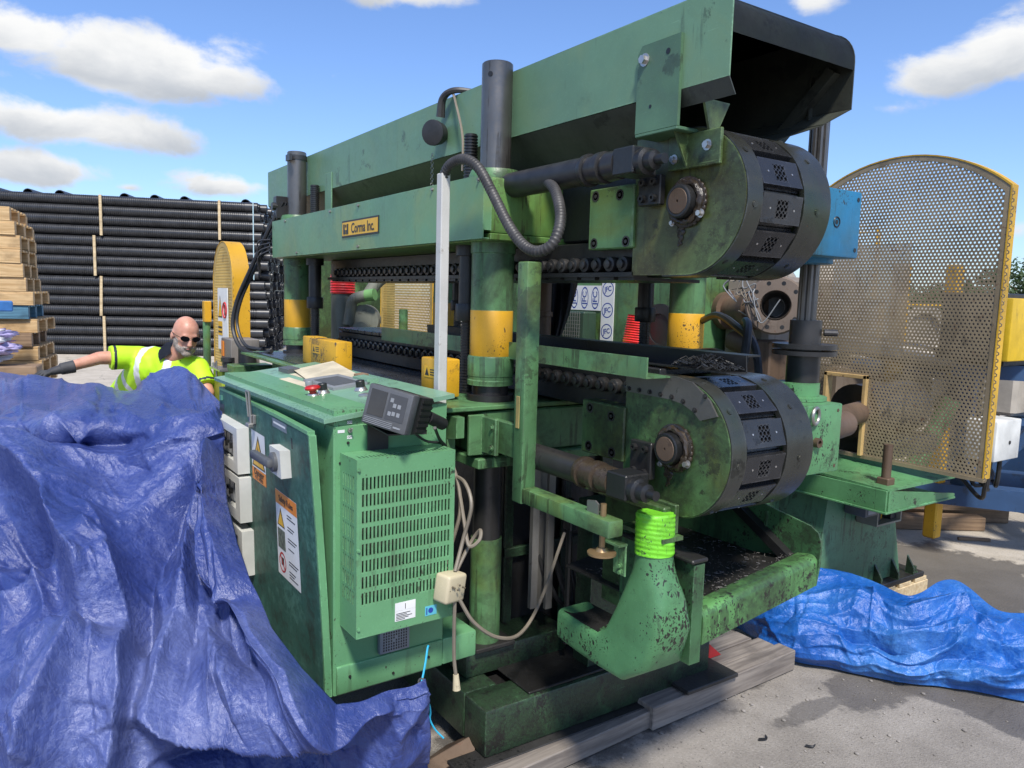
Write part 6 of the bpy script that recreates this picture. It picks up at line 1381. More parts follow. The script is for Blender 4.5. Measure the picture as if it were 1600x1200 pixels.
# perforated machine guards
def perf_guard(name, label, y, x0, x1, z0, ztop, pitch, hole, side, matm, matf, cut=None, depth=0.07, arch=None, band=0.03, group='perforated machine guards'):
    """sheet in the plane y, arched top; side = +1 puts the frame depth behind"""
    xc, hw = (x0 + x1) / 2, (x1 - x0) / 2; R_ = arch or hw
    zs = ztop - (R_ - sqrt(max(0, R_ * R_ - hw * hw)))
    def top(x): return ztop - R_ + sqrt(max(0, R_ * R_ - (x - xc) ** 2))
    t = thing(name, label, 'guard', (xc, y, z0), group=group)
    q = MB(); vm = {}
    def vert(x, z):
        k = (round(x * 5000), round(z * 5000))
        if k not in vm: vm[k] = q.bm.verts.new((x, y, z))
        return vm[k]
    dx, dz = pitch, pitch * sqrt(3) / 2; R6 = pitch / sqrt(3); j = 0; z = z0
    while z < ztop:
        x = x0 + (dx / 2 if j % 2 else 0)
        while x < x1 + dx:
            if x < x1 + 0.004 and x > x0 - 0.004 and z < top(x) - R6 and not (cut and cut[0] < x < cut[1] and z < cut[2]):
                o_ = [vert(x + R6 * sin(radians(60 * k)), z + R6 * cos(radians(60 * k))) for k in range(6)]
                i_ = [q.bm.verts.new((x + hole * sin(radians(60 * k)), y, z + hole * cos(radians(60 * k)))) for k in range(6)]
                for k in range(6): q.bm.faces.new((o_[k], o_[(k + 1) % 6], i_[(k + 1) % 6], i_[k]))
            x += dx
        z += dz; j += 1
    sh = obj('perforated_sheet', q, matm, t, smooth=False)
    so = sh.modifiers.new('thickness', 'SOLIDIFY'); so.thickness = 0.0022
    out_ = [(x0, z0)] + [(xc - hw * cos(a_), top(xc - hw * cos(a_))) for a_ in [pi * k / 28 for k in range(29)]] + [(x1, z0)]
    inn = [(x0 + 0.006, z0)] + [(xc - (hw - 0.006) * cos(a_), top(xc - hw * cos(a_)) - 0.006) for a_ in [pi * k / 28 for k in range(29)]] + [(x1 - 0.006, z0)]
    q = MB(); prev = None; ya, yb = y - 0.006, y + depth
    for (a_, b_) in zip(out_, inn):
        l = q.loop([(a_[0], ya, a_[1]), (a_[0], yb, a_[1]), (b_[0], yb, b_[1]), (b_[0], ya, b_[1])])
        if prev: q.bridge(prev, l)
        else: q.cap(l)
        prev = l
    q.cap(prev); obj('frame_band', q, matf, t)
    # blank margin between the holes and the band
    inn2 = [(x0 + band, z0)] + [(xc - (hw - band) * cos(a_), top(xc - hw * cos(a_)) - band) for a_ in [pi * k / 28 for k in range(29)]] + [(x1 - band, z0)]
    q = MB(); prev = None
    for (a_, b_) in zip(inn, inn2):
        l = q.loop([(a_[0], y - 0.0035, a_[1]), (a_[0], y + 0.0035, a_[1]), (b_[0], y + 0.0035, b_[1]), (b_[0], y - 0.0035, b_[1])])
        if prev: q.bridge(prev, l)
        prev = l
    obj('frame_margin', q, matm, t)
    q = MB(); q.box(x0, x1, y - 0.008, y + depth * 0.4, z0 - 0.015, z0 + 0.004); obj('bottom_rail', q, matm, t)
    return t
MESHM = paint('guard_sheet', (0.25, 0.195, 0.12), dark=(0.09, 0.07, 0.045), grime=0.5, streak=0.3, rough=0.5, rust=0.6, var=0.25)
MESHY = paint('guard_sheet_yellow', (0.48, 0.33, 0.10), dark=(0.20, 0.13, 0.05), grime=0.2, streak=0.2, rough=0.5)
GR = perf_guard('perforated_guard', 'big worn perforated guard with an arched top and yellow edge, beyond the blue gearbox', 3.80, -2.71, -1.668, 0.86, 2.408, 0.0190, 0.0056, 1, MESHM, YELFR, cut=(-2.52, -2.28, 1.275), arch=0.80, depth=0.055)
q = MB()
for (x0, x1, z0, z1) in ((-2.525, -2.505, 0.86, 1.29), (-2.295, -2.275, 0.86, 1.29), (-2.525, -2.275, 1.27, 1.29)): q.box(x0, x1, 3.775, 3.83, z0, z1, 0.002)
obj('opening_frame', q, paint('opening_tan', (0.45, 0.30, 0.12), grime=0.3, streak=0.3, rough=0.55, rust=0.4), GR)
GL = perf_guard('perforated_guard', 'narrow yellow perforated guard with an arched top and a warning notice', 1.45, -6.55, -5.92, 0.35, 2.02, 0.026, 0.0085, 1, MESHY, YEL, depth=0.12, band=0.045)
q = MB(); q.box(-6.36, -6.05, 1.436, 1.442, 1.18, 1.66); nt_ = obj('warning_notice', q, PAPER, GL)
q = MB(); q.sheet([(-6.345, 1.4345, 1.43), (-6.215, 1.4345, 1.43), (-6.28, 1.4345, 1.60)], 0.001); obj('hazard_triangle', q, SIGNB, nt_)
q = MB(); q.sheet([(-6.33, 1.4335, 1.44), (-6.23, 1.4335, 1.44), (-6.28, 1.4335, 1.575)], 0.001); q.box(-6.345, -6.215, 1.4335, 1.4345, 1.29, 1.40); obj('triangle_field', q, SIGNY, nt_)
q = MB(); q.torus((-6.13, 1.434, 1.49), (0, 1, 0), 0.058, 0.007, 24, 5); q.sheet([(-6.175, 1.434, 1.523), (-6.167, 1.434, 1.535), (-6.085, 1.434, 1.457), (-6.093, 1.434, 1.445)], 0.002); obj('prohibition_ring', q, SIGNR, nt_)
q = MB(); q.box(-6.15, -6.11, 1.4345, 1.435, 1.45, 1.53); q.box(-6.34, -6.22, 1.4325, 1.4333, 1.31, 1.325); q.box(-6.34, -6.22, 1.4325, 1.4333, 1.345, 1.36); obj('notice_print', q, SIGNB, nt_)
q = MB(); q.cyl((-6.60, 1.40, 0.0), (-6.60, 1.40, 1.38), 0.03, n=12); obj('guard_post', q, G_FRAME, GL)
q = MB(); q.box(-6.63, -6.55, 1.375, 1.43, 1.38, 1.55, 0.004); obj('post_cap', q, YEL, GL)
GM = perf_guard('perforated_guard', 'yellow perforated screen seen through the gap of the machine', 2.97, -6.66, -5.62, 0.7, 2.2, 0.026, 0.0082, 1, MESHY, YEL, depth=0.06, band=0.05)

# hydraulic unit at the far left end
HYD = thing('hydraulic_unit', 'small hydraulic unit with a lime tank and black pot by the narrow yellow guard', 'hydraulic unit', (-5.0, 1.28, 0.0))
q = MB(); q.box(-5.16, -4.93, 1.13, 1.34, 0.7, 1.14, 0.005); obj('tank', q, paint('lime_tank', (0.30, 0.38, 0.03), grime=0.3, rough=0.45), HYD)
q = MB(); q.box(-5.18, -4.90, 1.11, 1.36, 1.142, 1.152); obj('tank_lid', q, STEELW, HYD)
q = MB(); q.lathe([(0.055, 1.153), (0.055, 1.285), (0.05, 1.29)], (-4.98, 1.30, 0), (0, 0, 1), 20); obj('filter_pot', q, RUBBER, HYD)
q = MB(); q.lathe([(0.03, 1.153), (0.03, 1.19), (0.042, 1.19), (0.042, 1.215)], (-5.07, 1.20, 0), (0, 0, 1), 16); obj('filler_cap', q, RUBBER, HYD)
q = MB(); q.box(-5.32, -5.06, 1.22, 1.40, 1.14, 1.33, 0.004); obj('motor_housing', q, paint('motor_grey', (0.20, 0.18, 0.16), grime=0.3), HYD)
q = MB(); q.box(-5.30, -5.24, 1.214, 1.219, 1.21, 1.31); obj('warning_sticker', q, SIGNO, HYD)
q = MB(); q.cyl((-5.02, 1.12, 1.10), (-5.02, 1.12, 1.20), 0.006, n=6); q.cyl((-5.13, 1.13, 1.152), (-5.13, 1.13, 1.18), 0.012, n=8); obj('gauge_stem', q, STEELW, HYD, kind='stuff')
q = MB(); q.box(-4.92, -4.76, 1.16, 1.40, 0.5, 1.19, 0.004); obj('side_box', q, G_FRAME, HYD)

# downstream line on the far right: blue frame, panel, white box
BF = thing('blue_frame', 'dark blue steel machine frame carrying the yellow operator panel', 'machine frame', (-2.4, 5.4, 0.0))
def beam(q, p0, p1, h): 
    p0, p1 = Vector(p0), Vector(p1); d = (p1 - p0).normalized(); a = d.cross(up)
    a = a.normalized() if a.length > 0.01 else Vector((1, 0, 0)); b = a.cross(d)
    l0 = q.loop([p0 + a * s_ * h + b * t_ * h for s_, t_ in ((1, 1), (-1, 1), (-1, -1), (1, -1))]); l1 = q.loop([p1 + a * s_ * h + b * t_ * h for s_, t_ in ((1, 1), (-1, 1), (-1, -1), (1, -1))])
    q.bridge(l0, l1); q.cap(list(reversed(l0))); q.cap(l1)
for p0, p1, h in (((-3.4, 4.9, 1.24), (-1.2, 6.4, 1.24), 0.05), ((-3.4, 4.9, 0.38), (-1.2, 6.4, 0.38), 0.07), ((-2.55, 5.48, 0.4), (-2.55, 5.48, 1.2), 0.05), ((-2.0, 5.86, 0.4), (-2.0, 5.86, 1.2), 0.06), ((-2.5, 5.52, 0.45), (-2.05, 5.83, 1.15), 0.035), ((-3.3, 4.97, 0.4), (-3.3, 4.97, 1.2), 0.05), ((-3.5, 5.6, 0.38), (-1.6, 6.9, 0.38), 0.07), ((-3.3, 5.6, 0.4), (-3.3, 5.6, 1.2), 0.05), ((-2.9, 5.3, 0.32), (-3.5, 6.0, 0.32), 0.06), ((-2.0, 5.86, 0.32), (-2.7, 6.6, 0.32), 0.06)):
    q = MB(); beam(q, p0, p1, h); obj('frame_beam', q, BLUEF, BF)
q = MB(); q.box(-2.6, -2.3, 5.35, 5.75, 1.292, 1.33, 0.004); obj('frame_top', q, BLACKM, BF)
YB = thing('operator_panel', 'yellow operator panel with a column of dials on the blue frame', 'control panel', (-2.25, 5.5, 1.33))
q = MB(); q.box(-2.30, -2.24, 5.26, 5.90, 1.33, 1.73, 0.01, 2); obj('panel_face', q, paint('panel_yellow', (0.68, 0.44, 0.02), grime=0.1, streak=0.1, rough=0.4), YB)
q = MB(); q.box(-2.62, -2.301, 5.15, 5.88, 1.33, 1.76, 0.006); obj('panel_body', q, RUBBER, YB)
q = MB()
for z in (1.40, 1.46, 1.52, 1.58): q.lathe([(0.014, 0), (0.014, 0.008), (0.007, 0.010)], (-2.24, 5.50, z), (1, 0, 0), 12)
obj('dial', q, BLKP, YB)
q = MB(); q.cyl((-2.23, 5.52, 1.66), (-2.20, 5.72, 1.67), 0.012, n=8); q.box(-2.239, -2.236, 5.44, 5.50, 1.63, 1.65); obj('panel_handle', q, STEELW, YB)
WB = thing('white_box', 'white electrical box with a rust run below the yellow panel', 'electrical box', (-2.1, 5.2, 0.74))
q = MB(); q.box(-2.32, -2.14, 4.98, 5.30, 0.73, 0.98, 0.008, 2); obj('box_body', q, paint('white_paint', (0.62, 0.62, 0.58), dark=(0.28, 0.17, 0.08), grime=0.15, streak=0.25, rough=0.45), WB)
q = MB(); q.lathe([(0.012, 0), (0.012, 0.004)], (-2.14, 5.16, 0.84), (1, 0, 0), 12); obj('box_lock', q, BLKP, WB)
for i, (a_, b_) in enumerate((((-2.2, 5.05, 0.73), 0.0), ((-2.22, 5.12, 0.73), 0.06), ((-2.2, 5.20, 0.73), 0.1), ((-2.35, 5.2, 1.2), 0.14))):
    q = MB(); q.tube(smooth_path([a_, (a_[0] - 0.02, a_[1] + 0.03, 0.55), (-2.3, a_[1] + 0.15, 0.45 + b_), (-2.5, a_[1] + 0.2, 0.60 + b_)], 8), 0.014, 7); obj('cable', q, RUBBER, BF)

# things seen through the perforated guard
def drum_stack(label, x, y, n, r, l_, z, mat, rot):
    pass
BALE = paint('bale_grey', (0.40, 0.36, 0.30), dark=(0.12, 0.11, 0.09), grime=0.3, streak=0.3, rough=0.6)
def bale(x, y, z, sx, sy, sz, rot, lab):
    t = thing('pipe_bale', 'grey wrapped pipe bale beyond the big guard, ' + lab, 'bale', (x, y, z), rot, group='wrapped bales behind the big guard', local=True)
    q = MB(); n = max(2, int(sy / 0.42)); m_ = max(2, int(sz / 0.42)); r = min(sy / n, sz / m_) / 2
    for j in range(m_):
        for i in range(n): q.lathe([(r * 0.6, 0.03), (r * 0.62, 0), (r, 0.0), (r, sx), (r * 0.62, sx), (r * 0.6, sx - 0.03)], (0, (i + 0.5) * sy / n, (j + 0.5) * sz / m_), (1, 0, 0), 16)
    obj('wrapped_pipes', q, BALE, t, kind='stuff')
    for x_ in (0.25, sx - 0.3):
        q = MB(); q.box(x_, x_ + 0.05, -0.012, sy + 0.012, sz + 0.001, sz + 0.012); q.box(x_, x_ + 0.05, -0.014, -0.001, 0, sz + 0.012); obj('bale_strap', q, SIGNY, t)
# bales stand 7 to 10 m off, one on the other
bale(-3.75, 6.25, 0.02, 1.25, 1.25, 0.85, radians(118), 'bottom one of the tall pile'); bale(-3.72, 6.25, 0.88, 1.2, 1.22, 0.84, radians(118), 'middle one of the tall pile'); bale(-3.76, 6.2, 1.73, 1.15, 1.2, 0.62, radians(119), 'top one of the tall pile')
bale(-3.15, 7.35, 0.02, 1.2, 0.85, 0.85, radians(116), 'lower one of the short pile'); bale(-3.15, 7.3, 0.88, 1.2, 0.84, 0.80, radians(117), 'upper one of the short pile')
SIL = thing('hopper_machine', 'yellow and grey pump machine blurred behind the big guard', 'machine', (-2.7, 7.2, 0.0))
q = MB(); q.box(-3.05, -2.35, 6.9, 7.5, 0.0, 0.75, 0.03); obj('plinth', q, BLUEF, SIL)
q = MB(); q.lathe([(0.10, 0.75), (0.10, 1.2), (0.22, 1.3), (0.22, 1.85), (0.15, 1.95)], (-2.55, 7.3, 0), (0, 0, 1), 20); obj('vessel', q, YEL, SIL)
q = MB(); q.box(-3.15, -2.85, 6.9, 7.4, 0.78, 1.55, 0.03); obj('cover', q, BALE, SIL)
q = MB(); q.cyl((-2.5, 7.0, 0.78), (-2.2, 7.2, 1.15), 0.11, n=14); obj('elbow_pipe', q, G_FRAME, SIL)
CL = thing('filling_machine', 'rusty grey machine with yellow uprights half hidden behind the big guard', 'machine', (-3.3, 5.2, 0.0))
q = MB(); q.box(-3.75, -3.05, 4.75, 5.35, 0.05, 1.25, 0.03); obj('machine_bed', q, paint('bed_brown', (0.17, 0.13, 0.095), grime=0.5, rough=0.6, rust=0.6), CL)
q = MB(); q.lathe([(0.2, 1.25), (0.24, 1.3), (0.24, 1.75), (0.12, 1.95), (0.06, 2.0)], (-3.35, 5.0, 0), (0, 0, 1), 18); obj('hopper', q, BALE, CL)
for x_, y_ in ((-2.95, 5.1), (-2.72, 5.35)):
    q = MB(); q.box(x_, x_ + 0.09, y_, y_ + 0.09, 0.05, 1.95, 0.01); obj('upright', q, YEL, CL)
q = MB(); q.cyl((-3.1, 4.75, 1.42), (-2.6, 5.3, 1.30), 0.075, n=14); q.box(-2.95, -2.6, 5.1, 5.5, 1.0, 1.2, 0.01); obj('cross_pipe', q, STEEL, CL)
q = MB(); q.cyl((-2.75, 5.0, 0.3), (-2.55, 5.25, 1.05), 0.06, n=12); obj('prop', q, G_FRAME, CL)
m_, nt2, b2 = newmat('clear_sheet'); b2.inputs['Base Color'].default_value = (0.8, 0.8, 0.78, 1); b2.inputs['Roughness'].default_value = 0.5; b2.inputs['Transmission Weight'].default_value = 0.85; b2.inputs['Alpha'].default_value = 0.55
q = MB(); q.box(-2.56, -2.13, 3.845, 3.848, 1.40, 1.98); obj('plastic_sheet', q, m_, label='pale clear plastic sheet hung behind the big guard', cat='plastic sheet')

# background seen through the gap of the machine
GC = thing('green_cabinet', 'tall green machine cabinet patched with blue and white tape behind the machine', 'cabinet', (-4.2, 3.8, 0.0))
q = MB(); q.box(-5.85, -3.30, 3.60, 4.3, 0.0, 2.15, 0.01); obj('cabinet_body', q, G_FRAME, GC)
q = MB(); q.lathe([(0.165, 0), (0.165, 0.008)], (-3.62, 3.598, 1.47), (0, -1, 0), 28); obj('round_opening', q, BLACK, GC)
q = MB(); q.ring((-3.62, 3.592, 1.47), (0, -1, 0), 0.10, 0.165, 0.012, 28); obj('opening_seal', q, RUBBER, GC)
def tape_strip(x0, x1, z0, z1, n, vert):
    q = MB(); q.box(x0, x1, 3.594, 3.5985, z0, z1); t_ = obj('tape_strip', q, PAPER, GC)
    for k in range(n):
        if vert: cx, cz = (x0 + x1) / 2, z0 + (z1 - z0) * (k + 0.5) / n; ux, uz = (cos(0.15), 0, sin(0.15)), (-sin(0.15), 0, cos(0.15)); w_, h_ = (x1 - x0) * 0.9, (z1 - z0) / n * 0.8
        else: cx, cz = x0 + (x1 - x0) * (k + 0.5) / n, (z0 + z1) / 2; ux, uz = (0, 0, 1), (-1, 0, 0); w_, h_ = (z1 - z0) * 0.9, (x1 - x0) / n * 0.8
        text('JFC', min(h_ * 0.75, w_ * 0.42), (cx, 3.5935, cz), ux, uz, INKB, 'tape_lettering', t_, 0.0003, squash=1.0, bold=0.001)
        q = MB(); n_ = 24; P2 = lambda a, f: Vector((cx, 3.5937, cz)) + Vector(ux) * (cos(a) * w_ * 0.5 * f) + Vector(uz) * (sin(a) * h_ * 0.45 * f)
        A = q.loop([P2(2 * pi * i / n_, 1.0) for i in range(n_)]); B = q.loop([P2(2 * pi * i / n_, 0.86) for i in range(n_)]); q.bridge(A, B); obj('tape_oval', q, INKB, t_)
tape_strip(-4.72, -4.235, 1.57, 1.75, 4, False); tape_strip(-4.225, -4.09, 1.20, 1.80, 4, True)
FC = thing('fan_cage', 'wire fan cage with a dark fan in front of the green cabinet', 'fan', (-4.45, 3.45, 1.0))
q = MB()
for k in range(15): q.box(-4.62 + 0.026 * k, -4.617 + 0.026 * k, 3.42, 3.423, 1.15, 1.56)
for k in range(16): q.box(-4.62, -4.25, 3.424, 3.427, 1.15 + 0.0265 * k, 1.153 + 0.0265 * k)
obj('wire_cage', q, STEELW, FC, kind='stuff')
q = MB(); q.box(-4.62, -4.25, 3.46, 3.58, 1.15, 1.56, 0.01); obj('fan_body', q, paint('fan_dark', (0.02, 0.045, 0.025), grime=0.3), FC)
TP = thing('taped_pipe', 'pipe stub wrapped in red tape beside the fan cage', 'pipe stub', (-3.98, 3.45, 1.1))
q = MB(); pr = []; z = 1.34
while z < 1.555: pr += [(0.088 - 0.06 * (z - 1.34), z), (0.094 - 0.06 * (z - 1.34), z + 0.01)]; z += 0.016
q.lathe(pr, (-3.88, 3.45, 0), (0.05, 0.08, 1), 18); obj('red_wrap', q, REDTAPE, TP)
q = MB(); q.cyl((-3.88, 3.45, 1.1), (-3.88, 3.45, 1.36), 0.092, n=18); obj('stub', q, LIME, TP)
EX = thing('extruder_flange', 'rusty brown extruder die with a round bolted flange and dangling wires', 'extruder', (-2.9, 3.9, 1.0))
fo = Vector((-2.74, 3.60, 1.645)); fa = Vector((0.62, -0.78, 0.05))
q = MB(); q.lathe([(0.075, -0.02), (0.085, 0.0), (0.155, 0.0), (0.165, -0.012), (0.165, -0.05), (0.13, -0.07), (0.13, -0.3)], fo, fa, 30, caps=False); obj('flange', q, paint('flange_brown', (0.15, 0.115, 0.09), dark=(0.08, 0.055, 0.04), grime=0.3, streak=0.2, rough=0.6, metal=0.2, rust=0.5), EX)
q = MB(); q.lathe([(0.078, 0.004), (0.070, -0.10), (0.055, -0.25)], fo, fa, 24, caps=False); q.lathe([(0.055, -0.22), (0.001, -0.22)], fo, fa, 24, caps=False); obj('bore', q, DARKST, EX)
a1 = fa.orthogonal().normalized(); b1 = fa.cross(a1).normalized()
q = MB()
for k in range(10): t = 2 * pi * k / 10; p = fo + (a1 * cos(t) + b1 * sin(t)) * 0.128; q.cyl(p - fa * 0.01, p + fa * 0.001, 0.012, n=10)
obj('bolt_hole', q, BLACK, EX)
q = MB(); q.box(-3.28, -2.95, 3.80, 4.5, 1.25, 1.82, 0.03); obj('barrel_box', q, paint('barrel_grey', (0.25, 0.21, 0.17), dark=(0.08, 0.06, 0.04), grime=0.4, rough=0.6, rust=0.6), EX)
q = MB(); q.lathe([(0.10, 0), (0.12, 0.02), (0.12, 0.08), (0.09, 0.1), (0.09, 0.3), (0.12, 0.3), (0.12, 0.4)], (-2.92, 3.70, 1.62), (-1, 0.35, -0.05), 20); q.cyl((-3.2, 3.8, 1.42), (-2.9, 3.78, 1.36), 0.06, n=14); q.box(-2.98, -2.80, 3.66, 3.9, 1.0, 1.44, 0.01); obj('barrel', q, RUSTY, EX)
rr = random.Random(9)
for k in range(9):
    p = Vector((-3.08 + 0.2 * rr.random(), 3.52, 1.70 + 0.08 * rr.random())); q = MB(); q.tube(smooth_path([p, p + Vector((0.06, 0.0, 0.05 * rr.random())), p + Vector((0.12 * rr.random(), -0.02, -0.10 * rr.random())), p + Vector((0.10 + 0.08 * rr.random(), 0.0, -0.16 * rr.random())), p + Vector((0.20 * rr.random(), 0.05, -0.22 * rr.random()))], 7), 0.0035, 6); obj('wire', q, GREYL if k % 3 else WIREG, EX)
GT = thing('grey_duct_pump', 'grey green pump with a bent pipe and red wrapped top, seen through the machine', 'pump', (-5.7, 2.4, 0.0))
def gp_(r_, t_, z): return Vector((-5.70, 2.285, z)) + Vector((0.558, 0.83, 0)) * r_ + Vector((0.83, -0.558, 0)) * t_
q = MB(); q.cyl(gp_(-0.09, -0.1, 0.6), gp_(-0.09, -0.1, 1.66), 0.085, n=18); obj('housing', q, paint('pump_grey', (0.13, 0.14, 0.11), grime=0.3, rough=0.5), GT)
q = MB(); pr = []; z = 1.64
while z < 1.80: pr += [(0.094, z), (0.10, z + 0.012)]; z += 0.02
q.lathe(pr, gp_(-0.085, -0.1, 0), (0, 0, 1), 18); obj('red_wrap', q, REDTAPE, GT)
q = MB(); q.tube(smooth_path([gp_(-0.02, 0.0, 1.40), gp_(0.0, 0.0, 1.52), gp_(0.03, 0.02, 1.60), gp_(0.14, 0.04, 1.635)], 8), 0.043, 14); q.tube(smooth_path([gp_(0.12, -0.1, 1.64), gp_(0.17, -0.12, 1.72), gp_(0.25, -0.15, 1.80)], 5), 0.05, 12); q.lathe([(0.12, 0), (0.12, 0.12)], gp_(0.10, -0.12, 1.44), (0.83, -0.558, 0), 22); q.lathe([(0.05, 0), (0.07, 0.03), (0.07, 0.12)], gp_(0.10, 0.0, 1.36), (0.83, -0.558, 0), 18); obj('bent_pipe', q, paint('pump_grey_pipe', (0.16, 0.165, 0.13), grime=0.3, rough=0.5), GT)
q = MB(); q.cyl(gp_(0.13, 0.04, 1.632), gp_(0.20, 0.06, 1.642), 0.047, n=16); obj('green_cap', q, plain('cap_green', (0.14, 0.30, 0.10), 0.5), GT)
q = MB(); q.box(-7.3, -6.95, 2.45, 3.25, 0.6, 2.1, 0.01); obj('green_casing', q, G_HEADLOW, GT)
q = MB(); q.cyl(gp_(0.40, -0.1, 0.7), gp_(0.40, -0.1, 1.53), 0.035, n=16); obj('casing_post', q, G_FRAME, GT)

# ------------------------------------------------------------------ stack of corrugated pipes at the back of the yard
PIPEM = plain('pipe_black', (0.030, 0.031, 0.034), 0.33, var=0.25, scale=5, bmp=0)
PD, PL = 0.2330, 9.2
def pipe_mesh():
    q = MB(); pr = []; n = int((PL - 0.3) / 0.046); x = 0.0
    r0_, r1_ = PD / 2, PD / 2 - 0.010
    for k in range(n): pr += [(r1_, x + 0.004), (r0_, x + 0.012), (r0_, x + 0.034), (r1_, x + 0.042)]; x += 0.046
    pr += [(r1_, x), (r1_, x + 0.02), (r0_, x + 0.03), (r0_, PL), (r0_ - 0.016, PL), (r0_ - 0.018, PL - 0.9), (0.002, PL - 0.9)]
    q.lathe(pr, (0, 0, 0), (1, 0, 0), 14, caps=True); return q
pdir = Vector((0.40, 0.917, 0)).normalized(); pback = Vector((-pdir.y, pdir.x, 0))
pend = Vector((-19.29, 5.46, 0))                       # near right hand end of the stack
pr0 = None; rr = random.Random(4)
prot = (0, 0, atan2(pdir.y, pdir.x))
for row in range(16):
    for c_ in range(14):
        z = PD / 2 + row * PD * 1.004 + 0.014 * (row // 4); off = pback * (c_ * PD * 1.01 + 0.5 * PD * 0) + pdir * rr.uniform(-0.14, 0.14)
        if pr0 is None:
            pr0 = obj('corrugated_pipe', pipe_mesh(), PIPEM, cat='pipe', group='black corrugated pipes in the big stack', org=(0, 0, 0)); o = pr0
            pr0['label'] = 'black corrugated pipe in the front face of the big stack, bottom row'
        else:
            o = pr0.copy(); COL.objects.link(o)
            if c_ == 0: o['label'] = 'black corrugated pipe in the front face of the big stack, row %d from the top' % (16 - row)
            else: o['label'] = 'black corrugated pipe behind the front face of the big stack'; o['group'] = 'black corrugated pipes inside the big stack'
        o.location = pend - pdir * PL + off + Vector((0, 0, z)); o.rotation_euler = (rr.uniform(-3, 3), rr.uniform(-0.001, 0.001), prot[2])
for k in range(7):
    o = pr0.copy(); COL.objects.link(o); o['label'] = 'black pipe lying loose on top of the big stack'; o['group'] = 'loose pipes on top of the stack'
    o.location = pend + pback * (0.25 + 0.02 * k) + pdir * (-6.05 + 0.93 * k - 0.25 * (k % 3)) + Vector((0, 0, PD / 2 + 16 * PD * 1.004 - 0.080)); o.rotation_euler = (rr.uniform(-3, 3), 0, atan2(pback.y, pback.x) + pi)
    o.location = o.location + pback * PL
q = MB()
for row in range(16):
    for c_ in range(14, 34):
        p = pend + pback * (c_ * PD * 1.01) + pdir * rr.uniform(-0.14, 0.14) + Vector((0, 0, PD / 2 + row * PD * 1.004 + 0.014 * (row // 4)))
        q.lathe([(PD / 2, -0.8), (PD / 2, 0), (PD / 2 - 0.016, 0), (PD / 2 - 0.018, -0.5), (0.002, -0.5)], p, pdir, 10, caps=False)
obj('pipe_stack', q, PIPEM, label='rest of the black pipe stack running away behind the front rows', cat='pipe stack', kind='stuff')
for lab, t_, b0_, lean in (('battens on the top bundle, left', 6.80, 3, 0), ('top bundle, middle', 3.66, 3, 0), ('top bundle, right', 1.0, 3, 0), ('second bundle, left', 6.75, 2, 0), ('second bundle from the top, middle', 3.82, 2, 0.0), ('third bundle from the top, middle', 3.72, 1, 0.03), ('bottom bundle, middle', 3.66, 0, 0.0)):
    q = MB(); q.box(-0.03, 0.03, -0.02, 0.02, 0, 4.05 * PD, 0.003)
    o = obj('batten', q, WOODF, label='pale upright wooden batten holding the %s of the pipe stack' % lab.replace('battens on the ', ''), cat='batten', group='battens on the pipe stack', org=(0, 0, 0))
    o.location = pend - pdir * t_ - pback * (PD / 2 + 0.024) + Vector((0, 0, b0_ * (4 * PD * 1.004 + 0.014) - 0.01)); o.rotation_euler = (0, lean, prot[2])
for k, b_ in enumerate((3, 2)):
    q = MB(); q.box(-0.012, 0.012, -0.004, 0.004, 0, 4.0 * PD); o = obj('strap', q, plain('strap_blue', (0.35, 0.48, 0.52), 0.5), label='pale blue strap round the right end of the %s pipe bundle' % ('top' if k == 0 else 'second'), cat='strap', org=(0, 0, 0))
    o.location = pend - pdir * 0.22 - pback * (PD / 2 + 0.006) + Vector((0, 0, b_ * (4 * PD * 1.004 + 0.014))); o.rotation_euler = (0, 0, prot[2])

# ------------------------------------------------------------------ pallets and sacks on the left
pallet_turn = radians(79)
def pallet(z, dx, dy, rot, mat, label):
    t = thing('pallet', label, 'pallet', Vector((-9.43, 0.31, z)) + Vector((0.19, 0.98, 0)) * dx + Vector((-0.98, 0.19, 0)) * dy, pallet_turn + rot, group='pallets stacked on the left', local=True)
    for k in range(6):
        q = MB(); q.box(-1.2, 0, 0.01 + 0.165 * k, 0.11 + 0.165 * k, 0.120, 0.140, 0.002); obj('deck_board', q, mat, t)
    for y in (0.0, 0.45, 0.90):
        if y == 0: q = MB(); q.box(-1.2, 0.0, y, y + 0.095, 0.018, 0.1195, 0.003); obj('bearer', q, mat, t)
        else:
            for x in (-1.2, -0.66, -0.13): q = MB(); q.box(x, x + 0.13, y, y + 0.095, 0.018, 0.1195, 0.003); obj('block', q, mat, t)
    for y in (0.0, 0.45, 0.90):
        q = MB(); q.box(-1.2, 0.0, y, y + 0.095, 0.0, 0.0178, 0.002); obj('bottom_board', q, mat, t)
    return t
zp = 2.29; names = ['topmost pale pallet of the pallet stack', 'second pallet from the top of the pallet stack', 'third pallet from the top of the pallet stack', 'fourth pallet from the top of the pallet stack', 'pale pallet just above the stamped one', 'pallet with a dark stamp in the middle of the stack', 'pallet sticking out just above the blue one', 'faded blue pallet in the middle of the stack', 'pale pallet under the blue one', 'darker brown pallet above the sacks', 'pallet half hidden by the sacks', 'reddish pallet beside the sacks', 'lowest pallet showing beside the sacks']
for k, lab in enumerate(names):
    dx = (-0.10, -0.06, -0.02, -0.02, 0.0, 0.02, 0.08, 0.03, 0.10, 0.05, 0.10, 0.13, 0.12)[k] - 0.10
    pallet(zp - 0.1435 * k, dx, rr.uniform(-0.03, 0.03), rr.uniform(-0.03, 0.03), WOODBL if k == 7 else WOODB if k == 9 else WOODP, lab)
